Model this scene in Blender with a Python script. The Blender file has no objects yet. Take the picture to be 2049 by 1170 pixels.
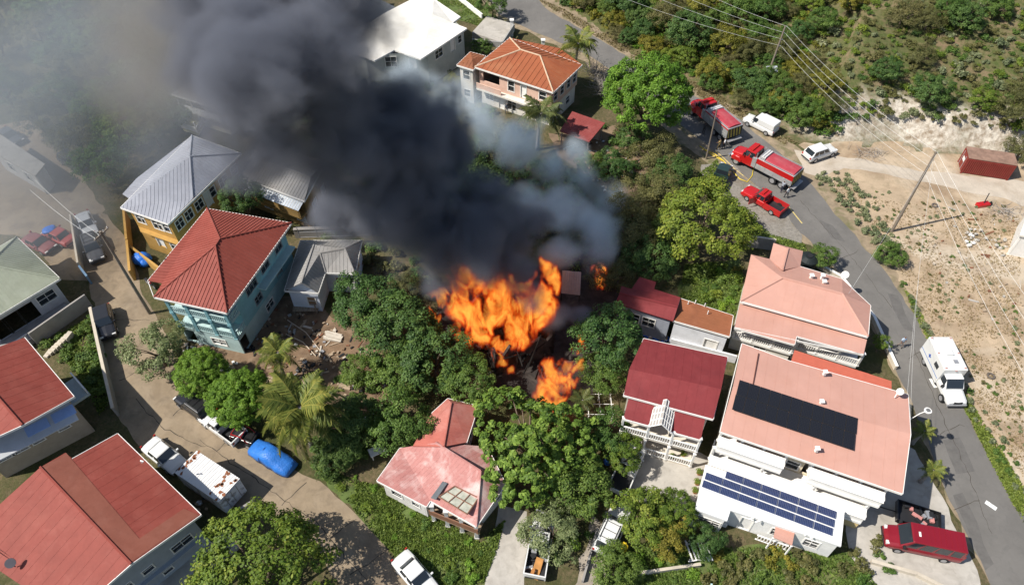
import bpy, bmesh, math, random
from mathutils import Vector, Matrix, noise
import numpy as np
R = random.Random(11)
sc = bpy.context.scene
COL = sc.collection
# ---------------------------------------------------------------- camera
CAM_H, CAM_PITCH, CAM_F = 58.0, math.radians(49.0), 1420.0     # metres, down tilt, focal length in photo pixels
cam = bpy.data.cameras.new('camera'); camo = bpy.data.objects.new('camera', cam); COL.objects.link(camo)
camo.location = (0, 0, CAM_H); camo.rotation_euler = (math.pi/2 - CAM_PITCH, 0, 0)
cam.sensor_width = 36; cam.lens = 36*CAM_F/2049; cam.clip_start = .5; cam.clip_end = 4000
sc.camera = camo
# ---------------------------------------------------------------- sky and sun
SUN_EL = math.radians(49.5); SUN_DIR = Vector((9.4, 2.48, -11.4)).normalized()
w = bpy.data.worlds.new('World'); sc.world = w; w.use_nodes = True
nt = w.node_tree; bg = nt.nodes['Background']; sky = nt.nodes.new('ShaderNodeTexSky')
sky.sky_type = 'NISHITA'; sky.sun_disc = False; sky.sun_elevation = SUN_EL
sky.sun_rotation = math.atan2(-SUN_DIR.x, -SUN_DIR.y); sky.altitude = 100
sky.dust_density = 1.0
nt.links.new(sky.outputs[0], bg.inputs[0]); bg.inputs[1].default_value = .088
sun = bpy.data.lights.new('sun', 'SUN'); suno = bpy.data.objects.new('sun', sun); COL.objects.link(suno)
sun.energy = 4.6; sun.angle = math.radians(.5); sun.color = (1, .95, .87)
suno.rotation_euler = SUN_DIR.to_track_quat('-Z', 'Y').to_euler(); suno.location = (-60, -20, 120)
sc.view_settings.view_transform = 'Standard'; sc.view_settings.look = 'None'
sc.view_settings.exposure = .48; sc.view_settings.gamma = 1; sc.view_settings.use_curve_mapping = False
cy = sc.cycles
cy.max_bounces = 7; cy.diffuse_bounces = 3; cy.glossy_bounces = 2; cy.transmission_bounces = 3
cy.volume_bounces = 4; cy.transparent_max_bounces = 12; cy.use_denoising = True
cy.volume_step_rate = 1.6; cy.volume_max_steps = 256; cy.sample_clamp_indirect = 6

# ---------------------------------------------------------------- pixel -> place
def pray(px, py):
    x = (px-1024.5)/CAM_F; y = -(py-585)/CAM_F
    return Vector((x, math.cos(CAM_PITCH)+y*math.sin(CAM_PITCH), -math.sin(CAM_PITCH)+y*math.cos(CAM_PITCH)))
def P(px, py, z=0.0):
    r = pray(px, py); t = (z-CAM_H)/r.z
    return Vector((0, 0, CAM_H)) + r*t
def G(px, py):                                    # first hit with the terrain
    r = pray(px, py); t0 = 40.0; o = Vector((0, 0, CAM_H))
    for i in range(700):
        p = o+r*t0
        if p.z < 30 and p.z <= hz(p.x, p.y): break
        t0 += .6
    a, b = t0-.6, t0
    for i in range(8):
        c = (a+b)/2; p = o+r*c
        if p.z <= hz(p.x, p.y): b = c
        else: a = c
    p = o+r*b; return Vector((p.x, p.y, hz(p.x, p.y)))
def Q(px, py, a, b, c):                           # where the ray meets the plane of three points
    n = (b-a).cross(c-a); r = pray(px, py); o = Vector((0, 0, CAM_H)); return o+r*((a-o).dot(n)/r.dot(n))
def sstep(a, b, x):
    t = max(0., min(1., (x-a)/(b-a))); return t*t*(3-2*t)
TOE = [P(*q) for q in ((820, -110), (1090, -18), (1266, 88), (1396, 158), (1506, 206), (1596, 264), (1690, 284), (1790, 283), (1900, 303), (2070, 318), (2400, 340))]
def toe_d(x, y):                                  # signed distance beyond the foot of the bank, and how far along
    best = (1e9, 0, 0)
    for i in range(len(TOE)-1):
        a, b = TOE[i], TOE[i+1]; ex, ey = b.x-a.x, b.y-a.y; l2 = ex*ex+ey*ey
        u = ((x-a.x)*ex+(y-a.y)*ey)/l2
        if 0 < i: u = max(0, u)
        if i < len(TOE)-2: u = min(1, u)
        dx, dy = x-a.x-u*ex, y-a.y-u*ey; d = math.hypot(dx, dy)
        if d < best[0]: best = (d, 1 if ex*dy-ey*dx > 0 else -1, i+u)
    return best[0]*best[1], best[2]
def hz(x, y):
    d, k = toe_d(x, y)
    if d <= 0: return 0.0
    s = sstep(3.6, 5.6, k)                        # cut rock bank on the right, soft bank on the left
    n = noise.noise(Vector((x*.09, y*.09, 0)))
    h = (1-s)*.8*sstep(0, 2.5, d) + s*3.4*sstep(.3, 3.6, d)
    h += .24*max(0, d-2.5)*sstep(0, 12, d)
    if d > 1: h += (n*1.2)*sstep(2, 14, d)
    return min(h, 60)

# ---------------------------------------------------------------- materials
M = {}
def nd(t, kind, **kw):
    n = t.nodes.new(kind)
    for k, v in kw.items():
        if k == 'in_':
            for kk, vv in v.items(): n.inputs[kk].default_value = vv
        else: setattr(n, k, v)
    return n
def mat(name, col, rough=.8, var=.18, scale=1.5, bump=0., bscale=25, metal=0., stain=None, stretch=None, spec=.3, coat=0., emit=None):
    """principled material; colour broken up by two noises, an optional stain (colour, scale, amount) and fine relief"""
    if name in M: return M[name]
    m = bpy.data.materials.new(name); m.use_nodes = True; t = m.node_tree; L = t.links.new
    b = t.nodes['Principled BSDF']; b.inputs['Roughness'].default_value = rough; b.inputs['Metallic'].default_value = metal
    b.inputs['Specular IOR Level'].default_value = spec; b.inputs['Coat Weight'].default_value = coat
    tc = nd(t, 'ShaderNodeTexCoord'); vec = tc.outputs['Object']
    if stretch:
        mp = nd(t, 'ShaderNodeMapping'); mp.inputs['Scale'].default_value = stretch; L(vec, mp.inputs[0]); vec = mp.outputs[0]
    c = Vector(col)
    if var > 0:
        n1 = nd(t, 'ShaderNodeTexNoise', in_={'Scale': scale, 'Detail': 8., 'Roughness': .68}); L(vec, n1.inputs['Vector'])
        r = nd(t, 'ShaderNodeMapRange', in_={'From Min': .3, 'From Max': .7}); L(n1.outputs[0], r.inputs[0])
        mx = nd(t, 'ShaderNodeMix', data_type='RGBA'); L(r.outputs[0], mx.inputs[0])
        mx.inputs[6].default_value = (*(c*(1-var)), 1); mx.inputs[7].default_value = (*[min(1, q) for q in c*(1+var)], 1)
        out = mx.outputs[2]
        if stain:
            for i in range(0, len(stain), 3):
                sc_, ss, sa = stain[i:i+3]
                n2 = nd(t, 'ShaderNodeTexNoise', in_={'Scale': ss, 'Detail': 5., 'Roughness': .6, 'Distortion': .6}); L(vec, n2.inputs['Vector'])
                r2 = nd(t, 'ShaderNodeMapRange', in_={'From Min': .5, 'From Max': .68, 'To Max': sa}); L(n2.outputs[0], r2.inputs[0])
                m2 = nd(t, 'ShaderNodeMix', data_type='RGBA'); L(r2.outputs[0], m2.inputs[0]); L(out, m2.inputs[6]); m2.inputs[7].default_value = (*sc_, 1)
                out = m2.outputs[2]
        L(out, b.inputs['Base Color'])
    else: b.inputs['Base Color'].default_value = (*c, 1)
    if bump > 0:
        n3 = nd(t, 'ShaderNodeTexNoise', in_={'Scale': bscale, 'Detail': 4.}); L(vec, n3.inputs['Vector'])
        bp = nd(t, 'ShaderNodeBump', in_={'Strength': min(1, bump), 'Distance': .05}); L(n3.outputs[0], bp.inputs['Height']); L(bp.outputs[0], b.inputs['Normal'])
    if emit:
        b.inputs['Emission Color'].default_value = (*emit[0], 1); b.inputs['Emission Strength'].default_value = emit[1]
    M[name] = m; return m
def leafmat(name, lo, mid, hi, trans=.3):
    """foliage: each leaf carries its own shade (attribute rnd), each plant a slightly different hue"""
    if name in M: return M[name]
    m = bpy.data.materials.new(name); m.use_nodes = True; t = m.node_tree; L = t.links.new
    b = t.nodes['Principled BSDF']; b.inputs['Roughness'].default_value = .55; b.inputs['Specular IOR Level'].default_value = .25
    at = nd(t, 'ShaderNodeAttribute', attribute_name='rnd'); rp = nd(t, 'ShaderNodeValToRGB')
    rp.color_ramp.elements[0].color = (*lo, 1); rp.color_ramp.elements[1].color = (*hi, 1)
    e = rp.color_ramp.elements.new(.5); e.color = (*mid, 1); L(at.outputs['Fac'], rp.inputs[0])
    oi = nd(t, 'ShaderNodeObjectInfo'); hs = nd(t, 'ShaderNodeHueSaturation')
    mh = nd(t, 'ShaderNodeMapRange', in_={'To Min': .485, 'To Max': .515}); L(oi.outputs['Random'], mh.inputs[0]); L(mh.outputs[0], hs.inputs['Hue'])
    mv = nd(t, 'ShaderNodeMapRange', in_={'To Min': 1.15, 'To Max': .85}); L(oi.outputs['Random'], mv.inputs[0]); L(mv.outputs[0], hs.inputs['Value'])
    L(rp.outputs[0], hs.inputs['Color']); L(hs.outputs[0], b.inputs['Base Color'])
    tr = nd(t, 'ShaderNodeBsdfTranslucent'); L(hs.outputs[0], tr.inputs[0]); mx = nd(t, 'ShaderNodeMixShader', in_={0: trans})
    L(b.outputs[0], mx.inputs[1]); L(tr.outputs[0], mx.inputs[2]); L(mx.outputs[0], t.nodes['Material Output'].inputs['Surface'])
    M[name] = m; return m

# ---------------------------------------------------------------- objects
BASE = {}
def tag(o, label=None, cat=None, group=None, kind=None):
    if label: o['label'] = label
    if cat: o['category'] = cat
    if group: o['group'] = group
    if kind: o['kind'] = kind
    return o
def thing(name, label, cat, loc=(0, 0, 0), rz=0., group=None):
    o = bpy.data.objects.new(name, None); COL.objects.link(o); o.location = loc; o.rotation_euler = (0, 0, rz)
    o.empty_display_size = .3; BASE[o.name] = Vector(loc); return tag(o, label, cat, group)
def link(name, me, parent=None, kind=None):
    o = bpy.data.objects.new(name, me); COL.objects.link(o)
    if parent: o.parent = parent
    if kind: o['kind'] = kind
    return o
def copy_tree(o, parent=None):
    c = o.copy(); COL.objects.link(c); c.parent = parent
    for ch in o.children: copy_tree(ch, c)
    return c
class MB:
    """collects shapes, becomes one mesh object"""
    def __init__(s): s.v = []; s.f = []; s.m = []
    def poly(s, pts, m=0):
        i = len(s.v); s.v += [Vector(p) for p in pts]; s.f.append(tuple(range(i, i+len(pts)))); s.m.append(m); return s
    def raw(s, vs, fs, m=0):
        i = len(s.v); s.v += [Vector(p) for p in vs]; s.f += [tuple(i+k for k in f) for f in fs]; s.m += [m]*len(fs); return s
    def hexa(s, a, m=0):                          # 4 bottom + 4 top corners
        return s.raw(a, [(3, 2, 1, 0), (4, 5, 6, 7), (0, 1, 5, 4), (1, 2, 6, 5), (2, 3, 7, 6), (3, 0, 4, 7)], m)
    def obox(s, o, x, y, z, m=0):                 # corner + three edge vectors
        o, x, y, z = Vector(o), Vector(x), Vector(y), Vector(z)
        return s.hexa([o, o+x, o+x+y, o+y, o+z, o+x+z, o+x+y+z, o+y+z], m)
    def box(s, c, sz, rz=0., m=0):                # centre of base
        cx, sx = math.cos(rz), math.sin(rz); X = Vector((cx, sx, 0))*sz[0]; Y = Vector((-sx, cx, 0))*sz[1]
        return s.obox(Vector(c)-X/2-Y/2, X, Y, (0, 0, sz[2]), m)
    def prism(s, pts, z0, z1, m=0):
        n = len(pts); a = [(p[0], p[1], z0) for p in pts]; b = [(p[0], p[1], z1) for p in pts]
        return s.raw(a+b, [tuple(range(n-1, -1, -1)), tuple(range(n, 2*n))]+[(i, (i+1) % n, n+(i+1) % n, n+i) for i in range(n)], m)
    def slab(s, pts, th, m=0):                    # polygon in space, thickened downwards
        n = len(pts); a = [Vector(p)-Vector((0, 0, th)) for p in pts]
        return s.raw(a+[Vector(p) for p in pts], [tuple(range(n-1, -1, -1)), tuple(range(n, 2*n))]+[(i, (i+1) % n, n+(i+1) % n, n+i) for i in range(n)], m)
    def tube(s, pts, r, n=6, m=0, caps=True):
        pts = [Vector(p) for p in pts]; rs = r if isinstance(r, (list, tuple)) else [r]*len(pts); vs = []; fs = []
        for i, p in enumerate(pts):
            d = (pts[min(i+1, len(pts)-1)]-pts[max(i-1, 0)]).normalized()
            u = d.cross(Vector((0, 0, 1)) if abs(d.z) < .95 else Vector((1, 0, 0))).normalized(); v = d.cross(u)
            vs += [p+(u*math.cos(6.2832*k/n)+v*math.sin(6.2832*k/n))*rs[i] for k in range(n)]
        for i in range(len(pts)-1):
            fs += [(i*n+k, i*n+(k+1) % n, (i+1)*n+(k+1) % n, (i+1)*n+k) for k in range(n)]
        if caps: fs += [tuple(range(n-1, -1, -1)), tuple(range((len(pts)-1)*n, len(pts)*n))]
        return s.raw(vs, fs, m)
    def disc(s, c, ax, r, th, n=16, m=0, r2=None):       # short cylinder along ax
        ax = Vector(ax).normalized(); c = Vector(c); return s.tube([c-ax*th/2, c+ax*th/2], [r, r2 or r], n, m)
    def ball(s, c, r, n=8, m=0, sq=(1, 1, 1), rnd=0.):
        c = Vector(c); vs = []; fs = []; k = n//2
        for i in range(k+1):
            a = math.pi*i/k
            for j in range(n):
                b = 2*math.pi*j/n; q = 1+rnd*(R.random()-.5)
                vs.append(c+Vector((math.sin(a)*math.cos(b)*sq[0], math.sin(a)*math.sin(b)*sq[1], math.cos(a)*sq[2]))*r*q)
        for i in range(k):
            fs += [(i*n+j, (i+1)*n+j, (i+1)*n+(j+1) % n, i*n+(j+1) % n) for j in range(n)]
        return s.raw(vs, fs, m)
    def mesh(s, name, mats, base=Vector((0, 0, 0)), smooth=False):
        me = bpy.data.meshes.new(name); me.from_pydata([v-base for v in s.v], [], s.f)
        for x in (mats if isinstance(mats, (list, tuple)) else [mats]): me.materials.append(x)
        me.polygons.foreach_set('material_index', s.m)
        if smooth: me.polygons.foreach_set('use_smooth', [True]*len(s.f))
        me.update(); return me
    def build(s, name, mats, parent=None, kind=None, smooth=False, bevel=0., label=None):
        b = BASE.get(parent.name, Vector()) if parent else Vector()
        o = link(name, s.mesh(name, mats, b, smooth), parent, kind); BASE[o.name] = b
        if bevel:
            bv = o.modifiers.new('bevel', 'BEVEL'); bv.width = bevel; bv.segments = 2; bv.limit_method = 'ANGLE'; bv.angle_limit = .6
        if label: o['label'] = label
        return o
# ---------------------------------------------------------------- ground, roads, yards
def lines(lo, hi, a, b, fine, coarse):
    q = []; x = lo
    while x < hi: q.append(x); x += fine if a <= x < b else coarse
    return q+[hi]
def ground():
    xs = [-900, -500]+lines(-220, 220, -10, 100, 1.3, 5)+[500, 900]; ys = [-400, -120]+lines(-40, 330, 58, 150, 1.3, 5)+[600, 1400]
    vs = []; rock = []; dry = []
    for y in ys:
        for x in xs:
            d, k = toe_d(x, y); h = hz(x, y); s = sstep(4.2, 5.6, k); n = noise.noise(Vector((x*.35, y*.35, 3)))
            r = s*sstep(-1.2, .6, d)*(1-sstep(4.0, 6.5, d+n*2)); r *= .55+.45*sstep(-.35, .2, noise.noise(Vector((x*.2, y*.2, 8))))
            if r > .2: h += .35*n*r + .25*noise.noise(Vector((x*.9, y*.9, 1)))*r
            vs.append((x, y, h)); rock.append(r); dry.append(sstep(-5, -1, d))
    w_ = len(xs); fs = [(j*w_+i, j*w_+i+1, (j+1)*w_+i+1, (j+1)*w_+i) for j in range(len(ys)-1) for i in range(w_-1)]
    me = bpy.data.meshes.new('ground'); me.from_pydata(vs, [], fs)
    for nm, dat in (('rock', rock), ('dry', dry)):
        a = me.attributes.new(nm, 'FLOAT', 'POINT'); a.data.foreach_set('value', dat)
    me.polygons.foreach_set('use_smooth', [True]*len(fs))
    m = bpy.data.materials.new('ground_soil'); m.use_nodes = True; t = m.node_tree; L = t.links.new; b = t.nodes['Principled BSDF']
    b.inputs['Roughness'].default_value = .95; b.inputs['Specular IOR Level'].default_value = .1
    tc = nd(t, 'ShaderNodeTexCoord').outputs['Object']
    def ns(s, d=6., r=.65):
        n = nd(t, 'ShaderNodeTexNoise', in_={'Scale': s, 'Detail': d, 'Roughness': r}); L(tc, n.inputs['Vector']); return n.outputs[0]
    def rng(x, a, b_):
        r = nd(t, 'ShaderNodeMapRange', in_={'From Min': a, 'From Max': b_}); L(x, r.inputs[0]); return r.outputs[0]
    def mx(f, a, b_):
        n = nd(t, 'ShaderNodeMix', data_type='RGBA'); L(f, n.inputs[0])
        for s_, v in ((6, a), (7, b_)):
            if isinstance(v, tuple): n.inputs[s_].default_value = (*v, 1)
            else: L(v, n.inputs[s_])
        return n.outputs[2]
    at = lambda n: nd(t, 'ShaderNodeAttribute', attribute_name=n).outputs['Fac']
    low = mx(rng(ns(.25), .4, .62), (.075, .075, .03), (.17, .125, .075)); low = mx(rng(ns(3.), .35, .75), low, (.05, .06, .022))
    hill = mx(rng(ns(.18), .4, .6), (.20, .145, .088), (.115, .115, .048)); hill = mx(rng(ns(1.1), .42, .62), hill, (.075, .095, .03))
    base = mx(at('dry'), low, hill)
    rk = mx(rng(ns(1.2, 8.), .38, .66), (.60, .55, .47), (.24, .185, .13))
    L(mx(at('rock'), base, rk), b.inputs['Base Color'])
    bp = nd(t, 'ShaderNodeBump', in_={'Strength': .8, 'Distance': .25}); L(ns(1.8, 8.), bp.inputs['Height']); L(bp.outputs[0], b.inputs['Normal'])
    me.materials.append(m); return link('ground', me, None, 'structure')
ground()
def ragged(pts, amp, step=.8, seed=0):
    out = []
    for i in range(len(pts)):
        a, b = pts[i], pts[(i+1) % len(pts)]; n = max(1, int((b-a).length/step))
        for k in range(n):
            p = a.lerp(b, k/n)
            if amp: p = p+Vector((noise.noise(Vector((p.x*.5, p.y*.5, seed))), noise.noise(Vector((p.x*.5, p.y*.5, seed+7))), 0))*amp + Vector((noise.noise(Vector((p.x*2, p.y*2, seed))), noise.noise(Vector((p.x*2, p.y*2, seed+7))), 0))*amp*.4
            out.append(p)
    return out
def sheet(name, px, z, mt, amp=.5, kind='structure', label=None, cat=None, follow=False):
    pts = ragged([P(x, y, z) for x, y in px], amp, seed=len(name))
    bm = bmesh.new(); vs = [bm.verts.new(p) for p in pts]; es = [bm.edges.new((vs[i], vs[(i+1) % len(vs)])) for i in range(len(vs))]
    bmesh.ops.triangle_fill(bm, use_beauty=True, use_dissolve=False, edges=es, normal=(0, 0, 1))
    for f in bm.faces:
        if f.normal.z < 0: f.normal_flip()
    me = bpy.data.meshes.new(name); bm.to_mesh(me); bm.free(); me.materials.append(mt)
    o = link(name, me, None, kind); tag(o, label, cat); return o
asphalt = mat('asphalt', (.155, .146, .134), .92, .12, .35, .5, 40, stain=((.115, .108, .1), .22, .5, (.205, .192, .175), .13, .6, (.10, .096, .09), 1.4, .3))
oldconc = mat('old_concrete', (.265, .205, .138), .92, .2, .5, .5, 30, stain=((.175, .132, .09), .16, .7, (.33, .265, .19), .3, .5, (.12, .093, .068), .8, .4))
paleconc = mat('pale_concrete', (.42, .39, .345), .9, .14, .6, .4, 30, stain=((.29, .265, .225), .3, .65, (.22, .2, .17), 1.1, .4))
yarddirt = mat('yard_dirt', (.19, .125, .078), .97, .3, .6, .8, 14, stain=((.09, .062, .04), .35, .8, (.27, .2, .14), .9, .5))
lotdirt = mat('lot_dirt', (.40, .305, .205), .97, .2, .35, .9, 9, stain=((.55, .48, .38), .10, .8, (.23, .155, .095), .17, .75, (.17, .14, .08), 1.1, .35))
trackdirt = mat('track_dirt', (.45, .39, .315), .97, .16, .5, .6, 12, stain=((.33, .27, .2), .3, .7))
gravel = mat('gravel', (.235, .215, .185), .97, .3, 3., .9, 22, stain=((.15, .125, .09), .4, .7))
vergedirt = mat('verge_dirt', (.27, .21, .14), .97, .28, 1.2, .7, 14, stain=((.11, .115, .045), .5, .85))
turf = mat('turf_soil', (.09, .125, .035), .97, .35, 1.2, .9, 12, stain=((.16, .13, .06), .5, .7))
darkturf = mat('shade_soil', (.06, .075, .03), .97, .35, 1.2, .9, 12, stain=((.13, .095, .055), .4, .8))
sheet('road_verge', [(930, -30), (1090, -30), (1232, 84), (1290, 120), (1390, 172), (1490, 224), (1570, 278), (1640, 330), (1700, 400), (1790, 500), (1850, 600), (1920, 740), (1990, 860), (2049, 960), (2100, 1050), (2000, 1200), (1900, 1010), (1830, 830), (1740, 640), (1660, 530), (1560, 440), (1470, 370), (1380, 300), (1250, 190), (1150, 110), (1000, 40)], .004, vergedirt, .9)
sheet('dirt_lot', [(1600, 290), (1690, 282), (1790, 278), (1900, 298), (2070, 313), (2200, 330), (2200, 700), (2200, 1150), (2100, 1110), (2012, 950), (1955, 830), (1900, 740), (1830, 610), (1790, 520), (1700, 420)], .008, lotdirt, .9)
sheet('dirt_track', [(1585, 300), (1650, 310), (1720, 318), (1830, 340), (1950, 352), (2120, 372), (2120, 440), (2010, 398), (1900, 375), (1790, 352), (1690, 335), (1640, 355), (1612, 345)], .012, trackdirt, .4)
sheet('road', [(955, -30), (1050, -30), (1100, 25), (1160, 56), (1225, 95), (1290, 135), (1370, 182), (1425, 208), (1480, 240), (1540, 287), (1600, 345), (1650, 400), (1700, 460), (1760, 530), (1800, 582), (1840, 650), (1868, 710), (1905, 770), (1945, 845), (1978, 915), (2020, 985), (2070, 1060), (2120, 1170), (1990, 1190), (1962, 1120), (1925, 1050), (1893, 980), (1860, 890), (1822, 800), (1790, 735), (1745, 640), (1692, 560), (1640, 500), (1600, 465), (1555, 410), (1500, 360), (1450, 320), (1390, 270), (1320, 215), (1240, 150), (1180, 112), (1120, 85), (1050, 55), (1000, 30)], .016, asphalt, .32)
sheet('layby', [(1405, 330), (1455, 322), (1500, 360), (1560, 414), (1605, 470), (1600, 488), (1545, 470), (1490, 440), (1450, 400), (1412, 372)], .020, gravel, .5)
sheet('street', [(60, 400), (120, 395), (215, 430), (248, 470), (268, 520), (285, 590), (318, 640), (345, 700), (360, 760), (420, 830), (505, 885), (560, 925), (640, 965), (700, 1015), (770, 1090), (800, 1140), (840, 1200), (700, 1200), (665, 1150), (640, 1105), (575, 1060), (520, 1030), (420, 990), (330, 930), (275, 890), (238, 832), (215, 740), (196, 650), (182, 585), (165, 520), (150, 470), (60, 440)], .016, oldconc, .3)
sheet('parking_yard', [(0, 250), (60, 240), (150, 330), (210, 420), (170, 470), (175, 560), (120, 560), (60, 470), (0, 470), (-60, 400), (-60, 260)], .012, oldconc, .6)
sheet('yard', [(475, 560), (560, 590), (620, 600), (680, 640), (760, 700), (800, 780), (760, 830), (680, 820), (600, 800), (520, 770), (470, 740), (400, 700), (420, 660)], .008, yarddirt, .8)
sheet('yard', [(1100, 270), (1240, 250), (1330, 330), (1310, 420), (1250, 420), (1200, 360), (1120, 320)], .008, mat('shade_dirt', (.2, .14, .09), .97, .3, .8, .7, 12), .8)
sheet('courtyard', [(1272, 880), (1400, 905), (1440, 930), (1400, 1000), (1392, 1060), (1330, 1020), (1268, 1000), (1255, 960)], .012, paleconc, .3)
sheet('apron', [(1690, 1040), (1760, 985), (1800, 880), (1830, 900), (1872, 970), (1905, 1040), (1940, 1110), (1965, 1180), (1990, 1230), (1780, 1230), (1700, 1110)], .012, paleconc, .35)
sheet('driveway', [(1000, 1010), (1052, 1020), (1056, 1090), (1040, 1200), (960, 1200), (985, 1100)], .012, paleconc, .3)
sheet('footpath', [(1190, 1035), (1235, 1085), (1205, 1200), (1140, 1200), (1160, 1120)], .012, mat('path_dirt', (.3, .26, .21), .95, .25, 1., .6, 14), .4)
sheet('lawn', [(620, 940), (760, 980), (870, 1040), (960, 1090), (1000, 1060), (985, 1110), (955, 1200), (845, 1200), (790, 1110), (700, 1010)], .008, turf, .8)
sheet('lawn', [(1370, 530), (1480, 520), (1490, 600), (1465, 640), (1360, 600)], .008, turf, .6)
sheet('lawn', [(800, -40), (900, -40), (960, 10), (1000, 40), (975, 60), (920, 40)], .008, turf, .5)
sheet('lawn', [(1395, 350), (1435, 320), (1440, 360), (1475, 420), (1545, 470), (1600, 490), (1620, 530), (1560, 510), (1490, 470), (1440, 420)], .008, turf, .6)
sheet('garden_soil', [(1400, 1095), (1560, 1095), (1720, 1110), (1760, 1180), (1740, 1240), (1220, 1240), (1200, 1110), (1300, 1080)], .008, turf, .6)
# painted marks on the asphalt
paint_y = mat('faded_yellow_paint', (.55, .43, .16), .8, .3, 6.); paint_w = mat('worn_white_paint', (.7, .7, .67), .8, .3, 6.)
def stripe(px, wd, mt, name, label):
    pts = [P(x, y, .022) for x, y in px]; mb = MB()
    for a, b in zip(pts, pts[1:]):
        d = (b-a).normalized(); n = Vector((-d.y, d.x, 0))*wd/2; mb.poly([a-n, b-n, b+n, a+n])
    return tag(mb.build(name, mt), label, 'road marking')
stripe([(1575, 410), (1605, 447)], .14, paint_y, 'road_line', 'faded yellow line on asphalt beyond the red pickup tail')
stripe([(1862, 757), (1872, 775)], .35, paint_w, 'road_patch', 'white worn paint mark on asphalt beside the ambulance')
stripe([(1972, 1003), (1994, 1018)], .4, paint_w, 'road_patch', 'white worn paint mark on the road near the red van')
stripe([(1432, 302), (1448, 316), (1470, 338), (1488, 352)], .12, paint_y, 'road_line', 'yellow edge line beside the parked fire tankers')

darkpatch = mat('asphalt_patch', (.125, .118, .11), .95, .18, 1.2, .5, 40); joint = mat('joint_tar', (.06, .05, .04), .95, .2)
for q in ([(1640, 440), (1668, 452), (1690, 484), (1662, 476)], [(1775, 585), (1796, 590), (1832, 668), (1810, 660)], [(1885, 880), (1920, 872), (1950, 940), (1915, 950)], [(1550, 330), (1585, 345), (1602, 372), (1568, 356)], [(1150, 72), (1185, 84), (1200, 100), (1165, 90)], [(1905, 990), (1925, 985), (1990, 1130), (1972, 1140)]): sheet('road_repair', q, .019, darkpatch, .25)
def crack(px, z, wd, seed):
    pts = [P(x, y, z) for x, y in px]; q = []; rr = random.Random(seed)
    for a, b in zip(pts, pts[1:]):
        n = max(2, int((b-a).length/.5)); q += [a.lerp(b, k/n)+Vector((rr.gauss(0, .07), rr.gauss(0, .07), 0)) for k in range(n)]
    m = MB()
    for a, b in zip(q, q[1:]):
        d = (b-a).normalized(); n = Vector((-d.y, d.x, 0))*wd*rr.uniform(.4, 1.2)/2; m.poly([a-n, b-n, b+n, a+n])
    m.build('crack', joint, None, 'structure')
for k, q in enumerate(([(345, 830), (400, 790)], [(430, 905), (480, 860)], [(560, 1010), (625, 955)], [(640, 1090), (720, 1030)], [(700, 1150), (790, 1090)], [(240, 760), (350, 700)], [(205, 640), (310, 640)], [(400, 880), (640, 1050), (740, 1170)], [(270, 800), (330, 860), (420, 900)])): crack(q, .021, .07, k)
for k, q in enumerate(([(1600, 400), (1700, 510), (1790, 620)], [(1830, 700), (1870, 800), (1930, 930), (1990, 1080)], [(1480, 290), (1560, 350)], [(1870, 690), (1810, 720)], [(1930, 850), (1870, 870)], [(1720, 500), (1680, 520)], [(1960, 1000), (1900, 1020)])): crack(q, .021, .05, 20+k)
# ---------------------------------------------------------------- building kit
glass = mat('window_glass', (.025, .03, .035), .12, 0, spec=.6)
white = mat('white_paint', (.78, .76, .72), .6, .06, 1.5, stain=((.6, .57, .5), .6, .4))
dark = mat('dark_interior', (.02, .02, .02), .9, 0)
def wallmat(n, c, st=None): return mat(n, c, .85, .1, 1.2, .25, 40, stain=st or (tuple(q*.72 for q in c), .5, .5))
def roofmat(n, c, fade, dirt, rough=.62, w_=.6): return mat(n, c, rough, .1, .5, .12, 60, spec=.18, stain=(fade, .2, w_, dirt, .4, w_*.7, tuple(q*.72 for q in c), 2.2, .22, tuple(q**.85 for q in fade), .9, w_*.35))
def cen(pts): return sum((Vector(p) for p in pts), Vector())/len(pts)
def xy(p, z): return Vector((p[0], p[1], z))
def ccw(pts):
    a = sum(pts[i].x*pts[(i+1) % len(pts)].y-pts[(i+1) % len(pts)].x*pts[i].y for i in range(len(pts)))
    return pts if a > 0 else pts[::-1]
def inset(pts, d):
    """move every edge of a ccw polygon inwards by d (a list gives one distance per edge)"""
    n = len(pts); ds = d if isinstance(d, (list, tuple)) else [d]*n; L_ = []
    for i in range(n):
        a, b = pts[i], pts[(i+1) % n]; e = Vector((b.x-a.x, b.y-a.y)).normalized(); nn = Vector((-e.y, e.x)); L_.append((Vector((a.x, a.y))+nn*ds[i], e))
    out = []
    for i in range(n):
        (p, e), (q, g) = L_[i-1], L_[i]; den = e.x*g.y-e.y*g.x
        if abs(den) < .05: out.append(Vector((q.x, q.y, 0))); continue
        t = ((q.x-p.x)*g.y-(q.y-p.y)*g.x)/den; r = p+e*t; out.append(Vector((r.x, r.y, 0)))
    return out
def nrm(pts):
    n = Vector()
    for i in range(len(pts)):
        a, b = pts[i], pts[(i+1) % len(pts)]; n += Vector(((a.y-b.y)*(a.z+b.z), (a.z-b.z)*(a.x+b.x), (a.x-b.x)*(a.y+b.y)))
    return n.normalized()
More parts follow.
